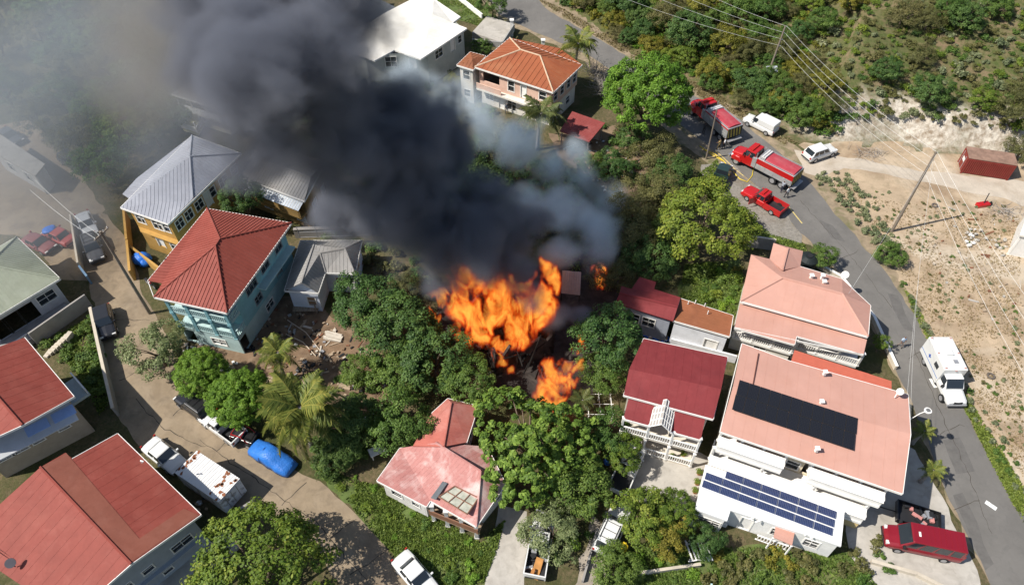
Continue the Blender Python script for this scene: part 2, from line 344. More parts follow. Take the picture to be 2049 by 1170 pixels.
def ribs(mb, face, gap, wd=.05, ht=.035, m=0):
    """raised seams running down the slope, laid on the triangles of the face"""
    face = [Vector(p) for p in face]; n = nrm(face)
    if n.z < 0: face = face[::-1]; n = -n
    d = Vector((n.x, n.y, 0))
    if d.length < .02: d = (face[1]-face[0]); d.z = 0
    d.normalize(); a = Vector((-d.y, d.x, 0))
    for tr in tris(face):
        tn = nrm(tr)
        if tn.z < 0: tn = -tn
        if tn.z < .05: tn = Vector((0, 0, 1)) if abs(n.z) > .3 else n
        zof = lambda x, y: tr[0].z-((x-tr[0].x)*tn.x+(y-tr[0].y)*tn.y)/max(.05, tn.z)
        q = [(p.dot(a), p.dot(d)) for p in tr]; lo, hi = min(x for x, _ in q), max(x for x, _ in q); k = math.ceil(lo/gap)*gap+gap*.013
        while k < hi:
            cr = []
            for i in range(3):
                (x0, y0), (x1, y1) = q[i], q[(i+1) % 3]
                if (x0-k)*(x1-k) < 0: cr.append(y0+(y1-y0)*(k-x0)/(x1-x0))
            if len(cr) == 2 and abs(cr[0]-cr[1]) > .05:
                cr.sort(); p0, p1 = a*k+d*cr[0], a*k+d*cr[1]; p0.z, p1.z = zof(p0.x, p0.y), zof(p1.x, p1.y); mb.obox(p0-a*wd/2-tn*.01, p1-p0, a*wd, tn*(ht+.01), m)
            k += gap
def tris(f):
    from mathutils.geometry import tessellate_polygon
    return [[f[i] for i in t] for t in tessellate_polygon([f])] if len(f) > 3 else [f]
def roof(t, faces, mt, gap=.4, caps=(), capm=None, th=.1, fascia=None, wd=.05, ht=.03, name='roof', edge=None):
    mb = MB()
    for f in faces:
        f = [Vector(p) for p in f]
        if nrm(f).z < 0: f = f[::-1]
        for q in tris(f):
            if nrm(q).z < 0: q = q[::-1]
            mb.slab(q, th)
    o = mb.build(name, mt, t)
    if gap:
        rb = MB()
        for f in faces: ribs(rb, f, gap, wd, ht)
        if rb.f: rb.build('roof_ribs', mt, o, 'stuff')
    for a, b in caps:
        c = MB(); a, b = Vector(a), Vector(b); up = Vector((0, 0, .05)); c.tube([a+up*.3, b+up*.3], .11, 6); c.build('ridge_cap', capm or mt, o)
    if fascia and edge:
        for i in range(len(edge)):
            a, b = Vector(edge[i]), Vector(edge[(i+1) % len(edge)]); e = (b-a)
            if e.length < .2: continue
            n = Vector((e.y, -e.x, 0)).normalized()*.05; c = MB()
            c.obox(a+Vector((0, 0, -th-.12))-n*.05, e, n, (0, 0, th+.13)); c.build('fascia', fascia, o)
    return o
def walls(t, fp, z0, z1, mt, ops=(), th=.16, frame=None, name='wall', pane=None):
    """fp: ccw footprint. ops: (edge, centre 0..1, width, sill, height, kind). Real openings with reveals, frames and set-back panes"""
    frame = frame or white; n = len(fp); objs = []
    for i in range(n):
        a, b = xy(fp[i], 0), xy(fp[(i+1) % n], 0); e = b-a; ln = e.length
        if ln < .3: continue
        e.normalize(); out = Vector((e.y, -e.x, 0)); mine = []
        for op in ops:
            if op[0] == i:
                u = op[1]*ln; w2 = min(op[2]/2, u-.08, ln-u-.08)
                if w2 > .15: mine.append((u-w2, u+w2, max(z0, op[3]), min(z1-.05, op[3]+op[4]), op[5] if len(op) > 5 else 'window'))
        us = sorted({0., ln, *[q for m in mine for q in m[:2]]}); zs = sorted({z0, z1, *[q for m in mine for q in m[2:4]]})
        mb = MB(); pt = lambda u, z, d=0.: a+e*u+Vector((0, 0, z))-out*d
        for u0, u1 in zip(us, us[1:]):
            for q0, q1 in zip(zs, zs[1:]):
                um, zm = (u0+u1)/2, (q0+q1)/2
                if any(m[0] < um < m[1] and m[2] < zm < m[3] for m in mine): continue
                mb.poly([pt(u0, q0), pt(u1, q0), pt(u1, q1), pt(u0, q1)]); mb.poly([pt(u1, q0, th), pt(u0, q0, th), pt(u0, q1, th), pt(u1, q1, th)])
        for u0, u1, q0, q1, k in mine:
            for p, r in (((u0, q0), (u0, q1)), ((u0, q1), (u1, q1)), ((u1, q1), (u1, q0)), ((u1, q0), (u0, q0))):
                mb.poly([pt(*p), pt(*r), pt(*r, th), pt(*p, th)])
        wo = mb.build(name, mt, t); objs.append(wo)
        for u0, u1, q0, q1, k in mine:
            if k == 'open': continue
            f = MB(); fw = .07
            for (x0, x1, y0, y1) in ((u0-.05, u1+.05, q1, q1+.09), (u0-.05, u0+fw-.03, q0, q1), (u1-fw+.03, u1+.05, q0, q1), (u0-.08, u1+.08, q0-.09, q0)):
                if k == 'door' and y1 == q0: continue
                f.obox(pt(x0, y0, -.045), e*(x1-x0), out*-.12, (0, 0, y1-y0))
            if k in ('window', 'awning'):
                nm = max(1, int(round((u1-u0)/.75)))
                for j in range(1, nm): f.obox(pt(u0+(u1-u0)*j/nm-.025, q0, .02), e*.05, out*-.06, (0, 0, q1-q0))
                f.obox(pt(u0, (q0+q1)/2-.02, .03), e*(u1-u0), out*-.05, (0, 0, .04))
            fo = f.build('door' if k == 'door' else 'window', frame, t)
            g = MB(); g.obox(pt(u0+.01, q0+.005, .10), e*(u1-u0-.02), out*-.04, (0, 0, q1-q0-.01))
            g.build('door_panel' if k == 'door' else 'pane', (frame if k == 'door' else (pane or glass)), fo)
            if k == 'awning':
                h = MB(); h.slab([pt(u0-.2, q1+.35, 0), pt(u1+.2, q1+.35, 0), pt(u1+.2, q1+.1, -.6), pt(u0-.2, q1+.1, -.6)], .05); h.build('awning', white, fo)
    return objs
def baluster_rail(t, a, b, z, mt, h=.95, gap=.28, solid=False, bw=.07):
    """railing from a to b: rails, end posts, balusters"""
    a, b = xy(a, z), xy(b, z); e = b-a; ln = e.length; e.normalize(); n = Vector((-e.y, e.x, 0)); mb = MB()
    mb.obox(a+Vector((0, 0, h-.08))-n*.06, e*ln, n*.12, (0, 0, .08)); mb.obox(a+Vector((0, 0, .06))-n*.05, e*ln, n*.1, (0, 0, .07))
    r = mb.build('railing', mt, t)
    bl = MB()
    if solid: bl.obox(a+Vector((0, 0, .13))-n*.04, e*ln, n*.08, (0, 0, h-.21)); bl.build('railing_panel', mt, r); return r
    k = gap*.6
    while k < ln-.05:
        bl.obox(a+e*(k-bw/2)-n*bw/2+Vector((0, 0, .13)), e*bw, n*bw, (0, 0, h-.21)); k += gap
    if bl.f: bl.build('balusters', mt, r, 'stuff')
    return r
def sloped_coping(t, a, b, z, wd, mt):
    """wide white coping sloping outwards over a parapet"""
    a, b = xy(a, z), xy(b, z); e = (b-a).normalized(); o = Vector((e.y, -e.x, 0)); m = MB(); m.slab([a+o*.12+Vector((0, 0, -.22)), b+o*.12+Vector((0, 0, -.22)), b-o*wd, a-o*wd], .08); m.build('coping', mt, t)
    for k in (.33, .66): m = MB(); q = lambda p: p+o*(.12-(wd+.12)*k)+Vector((0, 0, -.22*(1-k)+.012)); m.tube([q(a), q(b)], .02, 4); m.build('coping_seam', mt, t)
def post(t, p, z0, z1, mt, w_=.22, name='column'):
    mb = MB(); mb.box((p[0], p[1], z0), (w_, w_, z1-z0)); mb.box((p[0], p[1], z1-.14), (w_*1.4, w_*1.4, .12)); mb.box((p[0], p[1], z0+.003), (w_*1.35, w_*1.35, .12)); return mb.build(name, mt, t)
def slabp(t, pts, z, th, mt, name='balcony_slab'):
    mb = MB(); mb.prism(ccw([Vector(p) for p in pts]), z-th, z, 0); return mb.build(name, mt, t)
def newhouse(label, pts, cat='house', name='house'):
    c = cen(pts); return thing(name, label, cat, (c.x, c.y, 0))
def at(a, b, u): return Vector(a).lerp(Vector(b), u)
# ---------------------------------------------------------------- houses (corners run counter-clockwise seen from above)
E_ = lambda z, *l: [P(x, y, z) for x, y in l]
brickred = roofmat('red_metal_roof', (.25, .062, .046), (.28, .08, .062), (.2, .05, .038))
palered = roofmat('faded_red_roof', (.23, .052, .038), (.28, .08, .058), (.18, .04, .03))
pinkroof = mat('sunfaded_pink_roof', (.49, .272, .215), .62, .06, .5, .12, 60, spec=.18, stain=((.53, .31, .25), .15, .6, (.45, .235, .175), .3, .4))
rosroof = roofmat('weathered_rose_roof', (.42, .19, .17), (.66, .54, .50), (.30, .11, .10), .62, .95)
maroon = roofmat('maroon_roof', (.19, .032, .034), (.23, .042, .042), (.145, .028, .03))
rust = roofmat('rust_brown_roof', (.25, .095, .045), (.33, .12, .06), (.16, .06, .035))
orange = roofmat('rusty_orange_roof', (.30, .095, .042), (.19, .048, .026), (.38, .17, .085))
greyroof = roofmat('grey_metal_roof', (.31, .32, .36), (.38, .39, .43), (.25, .25, .28))
tanroof = roofmat('weathered_grey_roof', (.27, .26, .25), (.34, .33, .31), (.19, .17, .15))
palegreen = roofmat('pale_green_roof', (.27, .29, .22), (.33, .35, .28), (.22, .235, .185))
whiteroof = roofmat('white_roof', (.72, .69, .62), (.78, .75, .70), (.60, .55, .46))

# -- teal balcony house under the red hip roof
def teal_house():
    z = 7.2; L, F, Rr, T, L2, N = E_(z, (308, 594), (454, 626), (583, 446), (414, 417), (296, 561), (325, 566))
    t = newhouse('teal three level house with red hip roof and front balconies', [L, F, Rr, T])
    K1, K2 = P(431, 492, 9.4), P(440, 478, 9.4)
    roof(t, [[L, F, K1], [F, Rr, K2, K1], [Rr, T, K2], [T, L2, N, L, K1, K2]], brickred, .38, [(F, K1), (Rr, K2), (T, K2), (K1, K2), (L, K1)], fascia=white, edge=[L, F, Rr, T, L2], wd=.09, ht=.05)
    teal = wallmat('teal_paint', (.25, .47, .50)); pale = wallmat('pale_teal_paint', (.42, .56, .55))
    q = ccw([L, F, Rr, T]); fp = inset(q, [2.1, .7, .6, .6]); out = inset(q, [.45, .7, .6, .6])
    ops = [(1, .27, 1.9, 5.0, 1.3), (1, .55, 1.5, 5.2, 1.1), (1, .83, 1.3, 5.2, 1.1), (1, .72, 1.0, 2.6, 1.9, 'door'), (1, .3, 1.2, 2.9, 1.0),
           (0, .18, 1.6, 5.3, 1.1), (0, .5, 1.0, 4.8, 2.0, 'door'), (0, .8, 1.6, 5.3, 1.1), (0, .2, 1.5, 2.9, 1.1), (0, .6, 1.5, 2.9, 1.1)]
    walls(t, fp, 2.3, z-.1, teal, ops, frame=mat('grey_frame', (.3, .33, .34), .5, 0))
    walls(t, out, 0, 2.3, pale, [(0, .12, 1.2, .2, 1.8, 'open'), (0, .62, 1.6, .7, .9), (1, .06, 1.2, .05, 1.9, 'open'), (1, .5, 1.4, .6, 1.0)], name='base_wall')
    a, b, a2, b2 = out[0], out[1], fp[0], fp[1]
    for zz in (4.75, 2.45):
        slabp(t, [a, b, b2, a2], zz, .22, pale); baluster_rail(t, at(a, b, .01), at(a, b, .99), zz, pale, .95, .22); baluster_rail(t, at(b, b2, .05), b2, zz, pale, .95, .22)
        for u in (.015, .33, .66, .985): post(t, at(a, b, u), zz, zz+2.25, teal, .26)
    n = (Vector(fp[2])-Vector(fp[1])).normalized(); o = Vector((n.y, -n.x, 0)); c0, c1 = at(fp[1], fp[2], .34), at(fp[1], fp[2], .98)
    slabp(t, [c0, c1, c1+o*.9, c0+o*.9], 4.6, .18, pale, 'ledge')
    return t
teal_house()

# -- amber house with the grey roof
def amber_house():
    z = 6.5; L, F, Rr, T = E_(z, (241, 415), (336, 448), (482, 307), (384, 271)); N1, N2, N3 = E_(z, (259, 397), (245, 388), (273, 357))
    t = newhouse('amber two storey house with pale grey metal hip roof', [L, F, Rr, T])
    A = P(380, 313, 8.3); B = P(386, 397, z); 
    roof(t, [[L, F, B, A], [B, Rr, A], [Rr, T, A], [T, N3, N2, N1, L, A]], greyroof, .4, [(A, B), (T, A), (Rr, A)], fascia=white, edge=[L, F, Rr, T])
    amber = wallmat('amber_paint', (.46, .27, .075), ((.33, .19, .06), .5, .5)); q = ccw([L, F, Rr, T]); fp = inset(q, [.5, .5, .5, .5])
    ops = [(0, .2, 1.2, 4.4, 1.3), (0, .62, 1.3, 4.3, 1.4), (0, .85, .9, 4.4, 1.3), (0, .45, 1.0, 1.2, 2.0, 'door'), (0, .8, 1.0, 1.6, 1.1)]
    ops += [(1, u, w_, 4.3, 1.2) for u, w_ in ((.1, 1.2), (.23, 1.2), (.38, 1.3), (.58, 1.), (.75, 1.4), (.92, 1.1))]+[(1, .5, 1.0, 3.5, 2.1, 'door')]
    walls(t, fp, 0, z-.1, amber, ops)
    slabp(t, [fp[0], fp[1], at(fp[1], fp[0], 0)+Vector((.5, -.8, 0)), Vector(fp[0])+Vector((.5, -.8, 0))], 3.45, .15, amber, 'ledge')
    # walled yard
    for (p0, p1, h) in (((256, 440), (262, 500), 1.7), ((262, 500), (268, 562), 1.6), ((262, 505), (335, 560), 1.2)):
        a, b = P(*p0), P(*p1); e = b-a; n = Vector((-e.y, e.x, 0)).normalized()*.25; m = MB(); m.obox(a, e, n, (0, 0, h)); m.build('yard_wall', amber, t)
    tp = MB(); c = P(283, 517, .5); tp.ball(c, .95, 22, 0, (1.15, .85, .75), .16); tp.ball(c+Vector((.5, -.5, -.1)), .6, 16, 0, (1, 1, .8), .2); tp.build('tarp', mat('blue_tarp', (.03, .17, .62), .45, .3, 2., .8, 6), thing('covered_heap', 'heap under a crumpled blue tarp in the amber yard', 'tarp', (c.x, c.y, 0)), smooth=True)
amber_house()

# -- long brown house behind, half in the smoke
def brown_house():
    z = 4.9; A, B, C, D = E_(z, (478, 353), (609, 402), (650, 325), (520, 285)); t = newhouse('brown two storey house with grey roof partly hidden by smoke', [A, B, C, D])
    K1, K2 = P(515, 315, 6.1), P(622, 355, 6.1)
    roof(t, [[A, B, K2, K1], [C, D, K1, K2], [B, C, K2], [D, A, K1]], tanroof, .4, [(K1, K2)], fascia=white, edge=[A, B, C, D])
    br = wallmat('brown_ochre_paint', (.27, .17, .06)); fp = inset(ccw([A, B, C, D]), .35)
    walls(t, fp, 0, z-.1, br, [(0, .3, 1.2, .9, 1.2), (0, .55, .9, 1.2, .9), (0, .86, 1.3, .9, 1.3), (1, .35, 1.2, 1.3, 1.3), (1, .8, 1., 1.3, 1.2)], pane=mat('white_shutter', (.6, .58, .54), .6, .1))
    a, b = fp[0], fp[1]; e = (b-a).normalized(); o = Vector((e.y, -e.x, 0))
    aw = MB(); f = [xy(a, 4.4), xy(b, 4.4), xy(b+o*1.2, 3.9), xy(a+o*1.2, 3.9)]; aw.slab(f, .05); ao = aw.build('awning', mat('translucent_sheet', (.55, .6, .66), .35, .2, 2.), t); rb = MB(); ribs(rb, f, .35, .05, .03); rb.build('awning_ribs', white, ao, 'stuff')
    bl = slabp(t, [a, b, b+o*1.1, a+o*1.1], 2.75, .25, br); 
    for u in (.02, .35, .68, .98): post(t, at(a+o*1.05, b+o*1.05, u), 2.75, 3.9, br, .16)
    baluster_rail(t, a+o*1.05, b+o*1.05, 2.75, br, .8, .3, True)
brown_house()

# -- white cottage with the L-shaped grey roof
def cottage():
    z = 3.3; t = newhouse('small white cottage with l-shaped grey metal roof and front gable', E_(z, (569, 580), (636, 585), (724, 482), (601, 482)))
    A, B, I, BL_, BR_, FR, FI = E_(z, (569, 581), (637, 586), (651, 545), (601, 481), (724, 481), (710, 548), (652, 545))
    G1, G0 = P(603, 566, 4.7), P(628, 490, 4.7); H1 = P(690, 497, 4.6); H0 = P(640, 506, 4.6)
    roof(t, [[A, G1, G0, BL_], [G1, B, I, H0, G0], [BL_, G0, H0, H1, BR_], [BR_, H1, FR], [FR, H1, H0, I]], tanroof, .4, [(G1, G0), (H0, H1), (H1, BR_), (H1, FR), (I, H0)], fascia=white, edge=[A, B, I, FR, BR_, BL_])
    wh = wallmat('pale_blue_white_paint', (.62, .66, .72)); fp = inset([A, B, I, FR, BR_, BL_], .28)
    walls(t, fp, 0, z-.08, wh, [(0, .72, .9, .9, 1.3), (2, .5, 1.0, 1.3, 1.0), (2, .85, .8, .2, 2.0, 'door'), (3, .5, 1.1, 1.3, 1.0)], pane=mat('brown_shutter', (.3, .2, .11), .6, .2))
    g = MB(); a, b = xy(fp[0], z-.08), xy(fp[1], z-.08); top = a.lerp(b, .47)+Vector((0, 0, 1.25)); g.poly([a, b, top]); g.build('gable', wh, t)
    # timber steps and deck in front
    d = MB(); p = P(628, 618, .5); c = P(612, 612, .45); dk = thing('deck', 'small timber deck with clutter before the white cottage', 'deck', (c.x, c.y, 0))
    wood = mat('grey_timber', (.28, .22, .16), .9, .3, 3.); 
    for k in range(9):
        m = MB(); m.box((c.x-1.2+k*.3, c.y, .42), (.27, 1.5, .06), .1); m.build('plank', wood, dk)
    for sx in (-1.1, 1.2):
        for sy in (-.6, .6): m = MB(); m.box((c.x+sx, c.y+sy, 0), (.12, .12, 1.3 if sx > 0 else .42)); m.build('post', wood, dk)
cottage()

# -- pale green roof house, left edge
def green_house():
    z = 4.2; T, Rr = E_(z, (33, 474), (120, 557)); Fl = P(-60, 665, z); Bl = P(-120, 560, z); K = P(-25, 530, 5.9)
    t = newhouse('white house with pale green hip roof at left edge', [T, Rr, Fl, Bl])
    q = [Fl, Rr, T, Bl]; roof(t, [[Fl, Rr, K], [Rr, T, K], [T, Bl, K], [Bl, Fl, K]], palegreen, .35, [(Rr, K), (T, K)], fascia=white, edge=q)
    wh = wallmat('grey_white_paint', (.56, .56, .57)); fp = inset(q, [.9, .5, .5, .5])
    walls(t, fp, 0, z-.1, wh, [(0, .82, 1.8, 1.7, 1.2), (0, .55, 1.6, .6, 2.3, 'open'), (0, .36, 1.6, .6, 2.3, 'open'), (0, .2, 1.4, .6, 2.3, 'open'), (1, .4, 1.4, 1.7, 1.2)])
    a, b = fp[0], fp[1]; e = (b-a).normalized(); o = Vector((e.y, -e.x, 0)); c0, c1 = at(a, b, .05), at(a, b, .95)
    slabp(t, [c0, c1, c1+o*2.2, c0+o*2.2], .6, .6, mat('terrace_concrete', (.3, .29, .28), .9, .2), 'terrace'); baluster_rail(t, at(c0, c1, .45)+o*2.1, c1+o*2.1, .6, wh, .9, .3, True); baluster_rail(t, c0+o*2.1, at(c0, c1, .35)+o*2.1, .6, wh, .9, .3)
green_house()

# -- red gable house, left edge below it
def left_red_house():
    z = 6.0; T, Rr = E_(z, (49, 675), (148, 793)); Gx = P(45, 850, 7.6); K = P(-70, 718, 7.6); Fl = P(-75, 905, z); Bl = P(-140, 770, z)
    t = newhouse('beige house with red gable roof and pale lean-to at left edge', [T, Rr, Fl, Bl])
    roof(t, [[Rr, T, K, Gx], [Gx, K, Bl, Fl]], palered, .9, [(Gx, K)], fascia=white, edge=[Fl, Gx, Rr, T], ht=.011, wd=.03)
    be = wallmat('beige_paint', (.42, .35, .27)); q = [Fl, Rr, T, Bl]; fp = inset(q, [.6, .5, .5, .5])
    walls(t, fp, 0, z-.1, be, [(0, .78, 1.0, 2.2, 1.1), (0, .5, 1.0, 2.2, 1.1), (0, .15, 1.4, 2.2, 1.2), (0, .3, 1.4, 2.2, 1.2), (1, .4, 2.0, 3.6, 1.2)], pane=mat('pale_shutter', (.62, .63, .66), .6, .1))
    g = MB(); g.poly([xy(fp[0], z-.1), xy(fp[1], z-.1), Vector((Gx.x-.2, Gx.y+.3, 7.4))]); g.build('gable', be, t)
    a, b = fp[0], fp[1]; e = (b-a).normalized(); o = Vector((e.y, -e.x, 0)); lm = mat('lean_to_sheet', (.50, .51, .52), .5, .1, 1.)
    f = [xy(a, 5.5), xy(b, 5.5), xy(b+o*1.9, 4.6), xy(a+o*1.9, 4.6)]; m = MB(); m.slab(f, .08); lo = m.build('lean_to_roof', lm, t)
    for u in (.62, .9):
        s = MB(); c = at(f[0], f[1], u); dn = (f[3]-f[0]); s.slab([c+dn*.3+e*-.9+Vector((0, 0, .05)), c+dn*.3+e*.9+Vector((0, 0, .05)), c+dn*.72+e*.9+Vector((0, 0, .05)), c+dn*.72-e*.9+Vector((0, 0, .05))][::-1], .04); s.build('skylight', mat('blue_skylight', (.30, .42, .68), .3, .1), lo)
    # side porch
    r0, r1 = at(fp[1], fp[2], .18), at(fp[1], fp[2], .5); n = (r1-r0).normalized(); o2 = Vector((n.y, -n.x, 0))
    slabp(t, [r0, r1, r1+o2*1.6, r0+o2*1.6], 3.0, .3, mat('pale_teal_slab', (.42, .48, .48), .8, .1)); baluster_rail(t, r0+o2*1.5, r1+o2*1.5, 3.0, white, .8, .3, True)
left_red_house()

# -- big red gable roof, lower left corner
def big_red_house():
    z = 5.4; T = P(235, 867, z); R0, R1 = P(81, 934, 6.9), P(263, 1127, 6.9); Rr, S, N2 = [Q(*p, R0, R1, T) for p in ((402, 1029), (145, 917), (131, 905))]; z = min(T.z, Rr.z); B1 = P(140, 1235, z); B0 = Q(-85, 1085, R0, R1, B1)
    t = newhouse('grey house with large red gable roof in lower left corner', [T, Rr, B1, B0])
    roof(t, [[R1, Rr, T, S, N2, R0], [R0, B0, B1, R1]], palered, .9, [(R0, R1)], fascia=white, edge=[B1, R1, Rr, T, S], ht=.011, wd=.03)
    gw = wallmat('blue_grey_paint', (.36, .39, .43)); q = ccw([B1, Rr, T, B0]); fp = inset(q, [.5, .6, .5, .9])
    walls(t, fp, 0, z-.1, gw, [(0, .82, 1.7, 2.6, .9), (0, .5, .9, 2.8, .6), (0, .3, .9, 2.8, .6), (0, .6, .8, .9, .5), (1, .3, 1.3, 2.6, 1.), (1, .7, 1.3, 2.6, 1.)])
    g = MB(); g.poly([xy(fp[0], z-.1), xy(fp[1], z-.1), Vector((R1.x-.3, R1.y+.4, 6.75))]); g.build('gable', gw, t)
    a, b = fp[0], fp[1]; e = (b-a).normalized(); o = Vector((e.y, -e.x, 0)); slabp(t, [a, b, b+o*.35, a+o*.35], 2.2, .12, gw, 'ledge'); slabp(t, [at(a, b, .3), b+e*1.5, b+e*1.5+o*2, at(a, b, .3)+o*2], .35, .34, paleconc, 'terrace')
    for (x, y) in ((285, 925), (237, 1087)):
        p = P(x, y, z+.75); v = MB(); v.tube([p, p+Vector((0, 0, .35))], .06, 8); v.tube([p+Vector((0, 0, .33)), p+Vector((.22, -.05, .28))], .06, 8); v.build('vent_pipe', white, t)
    up = Vector((0, 0, .025)); bq = [Q(*p, R0, R1, T)+up for p in ((83, 934), (133, 906), (279, 1077), (263, 1124))]; b2_ = [Q(*p, R0, R1, T)+up for p in ((279, 1077), (263, 1124), (398, 1030), (368, 1017))]; ro = [c_ for c_ in t.children if c_.name.startswith('roof')][0]
    m = MB(); m.slab(bq, .012); m.slab([b2_[0], b2_[1], b2_[2], b2_[3]], .012); m.build('patched_sheets', roofmat('brownish_red_sheet', (.22, .075, .05), (.26, .1, .07), (.18, .06, .04)), ro)
    c = P(22, 1127, z+.55); d = thing('satellite_dish', 'dark satellite dish on the left edge of the big red roof', 'satellite dish', c); m = MB(); m.tube([c+Vector((0, 0, -.6)), c], .04, 6); m.build('mast', dark, d)
    m = MB(); m.disc(c+Vector((0, 0, .1)), (.4, -.5, .7), .36, .06, 18); m.build('dish', mat('dish_grey', (.12, .11, .12), .5, .1), d)
big_red_house()

# -- rose-roofed house in the middle
def rose_house():
    z = 3.1; L, S1, S2, F, FR, BR_, BL_ = E_(z, (754, 961), (853, 1013), (861, 1001), (953, 1053), (1012, 968), (975, 893), (800, 896))
    t = newhouse('old white house with weathered rose metal roof and broken porch skylight', [L, F, BR_, BL_])
    R1, R2 = P(872, 885, 4.5), P(962, 942, 4.5); Gt = P(860, 900, 4.2)
    roof(t, [[L, S1, S2, R2, R1, BL_], [S2, F, R2], [F, FR, R2], [FR, BR_, R1, R2], [BR_, BL_, R1]], rosroof, .35, [(R1, R2), (R2, F)], fascia=white, edge=[L, S1, S2, F, FR, BR_, BL_], ht=.011, wd=.03)
    W1, W2, W3 = E_(z+.2, (864, 826), (896, 797), (957, 812)); W4 = P(934, 884, 3.9); Wk1, Wk2 = P(903, 806, 4.4), P(888, 893, 4.65)
    rose2 = roofmat('rose_roof_rear', (.42, .13, .10), (.5, .24, .2), (.3, .08, .07)); wb = P(826, 892, 3.75)
    roof(t, [[wb, Wk2, Wk1, W2, W1], [Wk2, W4, W3, Wk1], [W2, Wk1, W3]], rose2, .35, [(Wk1, Wk2)], fascia=white, edge=[W4, W3, W2, W1], ht=.011, wd=.03, name='rear_roof')
    wh = wallmat('stained_white_paint', (.62, .60, .57), ((.4, .37, .33), .6, .6)); ev = (xy(F, 0)-xy(S1, 0)).normalized(); iv = Vector((-ev.y, ev.x, 0))*1.3; q = [L, S1, xy(S1, 0)+iv, xy(F, 0)+iv, FR, BR_, BL_]; fp = inset(q, .3)
    walls(t, fp, 0, z-.08, wh, [(0, .3, 1.1, 1.2, 1.1), (0, .75, .8, 1.2, .9), (2, .5, 1., .1, 2., 'door'), (3, .35, 1.3, 1.1, 1.1), (3, .75, 1.2, 1.1, 1.1)])
    wfp = inset(ccw([xy(wb, 0), xy(W4, 0), W3, W2, W1]), .3); walls(t, wfp, 0, z+.05, mat('grey_blue_board', (.34, .38, .43), .8, .15), [(1, .5, 1.1, 1.2, 1.0)])
    a, b = xy(S1, 0), xy(F, 0); e = (b-a).normalized(); o = Vector((e.y, -e.x, 0)); slabp(t, [a-o*1.2, b-o*1.2, b-o*.2, a-o*.2], 1.3, .3, mat('old_timber', (.3, .22, .15), .9, .3, 3.), 'porch_floor'); br = MB(); br.obox(a-o*.25+Vector((0, 0, 1.3)), e*(b-a).length, o*.1, (0, 0, .7)); br.build('porch_rail', mat('brown_board', (.2, .1, .06), .8, .2), t)
    for u in (.06, .35, .65, .95): post(t, at(a-o*.35, b-o*.35, u), 0, z-.1, wh, .3)
    fr = mat('rusty_frame', (.24, .12, .08), .8, .3, 3.); pn = mat('dirty_skylight', (.42, .42, .35), .5, .3, 1.5, stain=((.25, .27, .2), .8, .7))
    c = E_(z+.55, (878, 995), (935, 1030), (958, 997), (910, 974)); up = Vector((0, 0, .12))
    sky_ = MB(); sky_.slab([p+up for p in c], .08); so = sky_.build('porch_skylight', pn, t)
    for i, j in ((0, 1), (1, 2), (2, 3), (3, 0)): m = MB(); m.tube([c[i]+up*1.4, c[j]+up*1.4], .06, 4); m.build('frame', fr, so)
    for u in (.33, .66): m = MB(); m.tube([c[0].lerp(c[1], u)+up*1.4, c[3].lerp(c[2], u)+up*1.4], .045, 4); m.build('frame', fr, so)
    m = MB(); m.tube([c[0].lerp(c[3], .5)+up*1.4, c[1].lerp(c[2], .5)+up*1.4], .04, 4); m.build('frame', fr, so)
    h = MB(); h.slab([P(862, 995, z+.5), P(872, 999, z+.5), P(895, 966, z+.75), P(886, 962, z+.75)], .05); h.build('grey_skylight_strip', mat('dark_sheet', (.12, .13, .14), .4, .2), t)
    pt = MB(); pt.slab([p+Vector((0, 0, .02)) for p in (P(870, 880, 4.45), P(945, 925, 4.4), P(915, 960, 4.0), P(850, 930, 3.85))], .03)
rose_house()

# -- maroon bungalow with the rust-brown wing
def maroon_bungalow():
    z = 3.9; a = E_(z, (1231, 606), (1347, 642), (1362, 595), (1309, 578), (1313, 564), (1280, 554), (1264, 578), (1243, 572)); t = newhouse('low grey house with maroon roof and rust brown wing', a)
    k0, k1 = P(1240, 586, 4.6), P(1356, 614, 4.6); s0, s1 = P(1262, 592, 4.5), P(1312, 603, 4.5)
    roof(t, [[a[0], a[1], k1, k0], [k1, a[2], a[3], a[6], a[7], k0]], maroon, .8, [(k0, k1)], ht=.011, wd=.03)
    roof(t, [[a[3], a[4], a[5], a[6]]], maroon, 0, name='annex_roof')
    b = E_(z-.1, (1347, 641), (1460, 673), (1467, 631), (1362, 597)); roof(t, [b], rust, .35, ht=.011, wd=.03, name='wing_roof', fascia=white, edge=b)
    gw = wallmat('slate_paint', (.30, .32, .37)); fp = inset([a[0], a[1], a[2], a[7]], .3); walls(t, fp, 0, z-.1, gw, [(0, .35, 1., 1.6, 1.2), (0, .62, 1.3, 1.6, 1.2)])
    wp = inset(b, .15); walls(t, wp, 0, z-.2, mat('whitewashed_wall', (.70, .71, .74), .85, .08, 1., stain=((.5, .5, .5), .7, .5)), [(0, .75, 1.3, .4, 1.9, 'door')], name='wing_wall')
    for x, y in ((1377, 607), (1391, 606), (1410, 612), (1416, 627)):
        p = P(x, y, z); m = MB(); m.tube([p-Vector((0, 0, .1)), p+Vector((0, 0, .4))], .05, 6); m.build('vent_pipe', white, t)
maroon_bungalow()

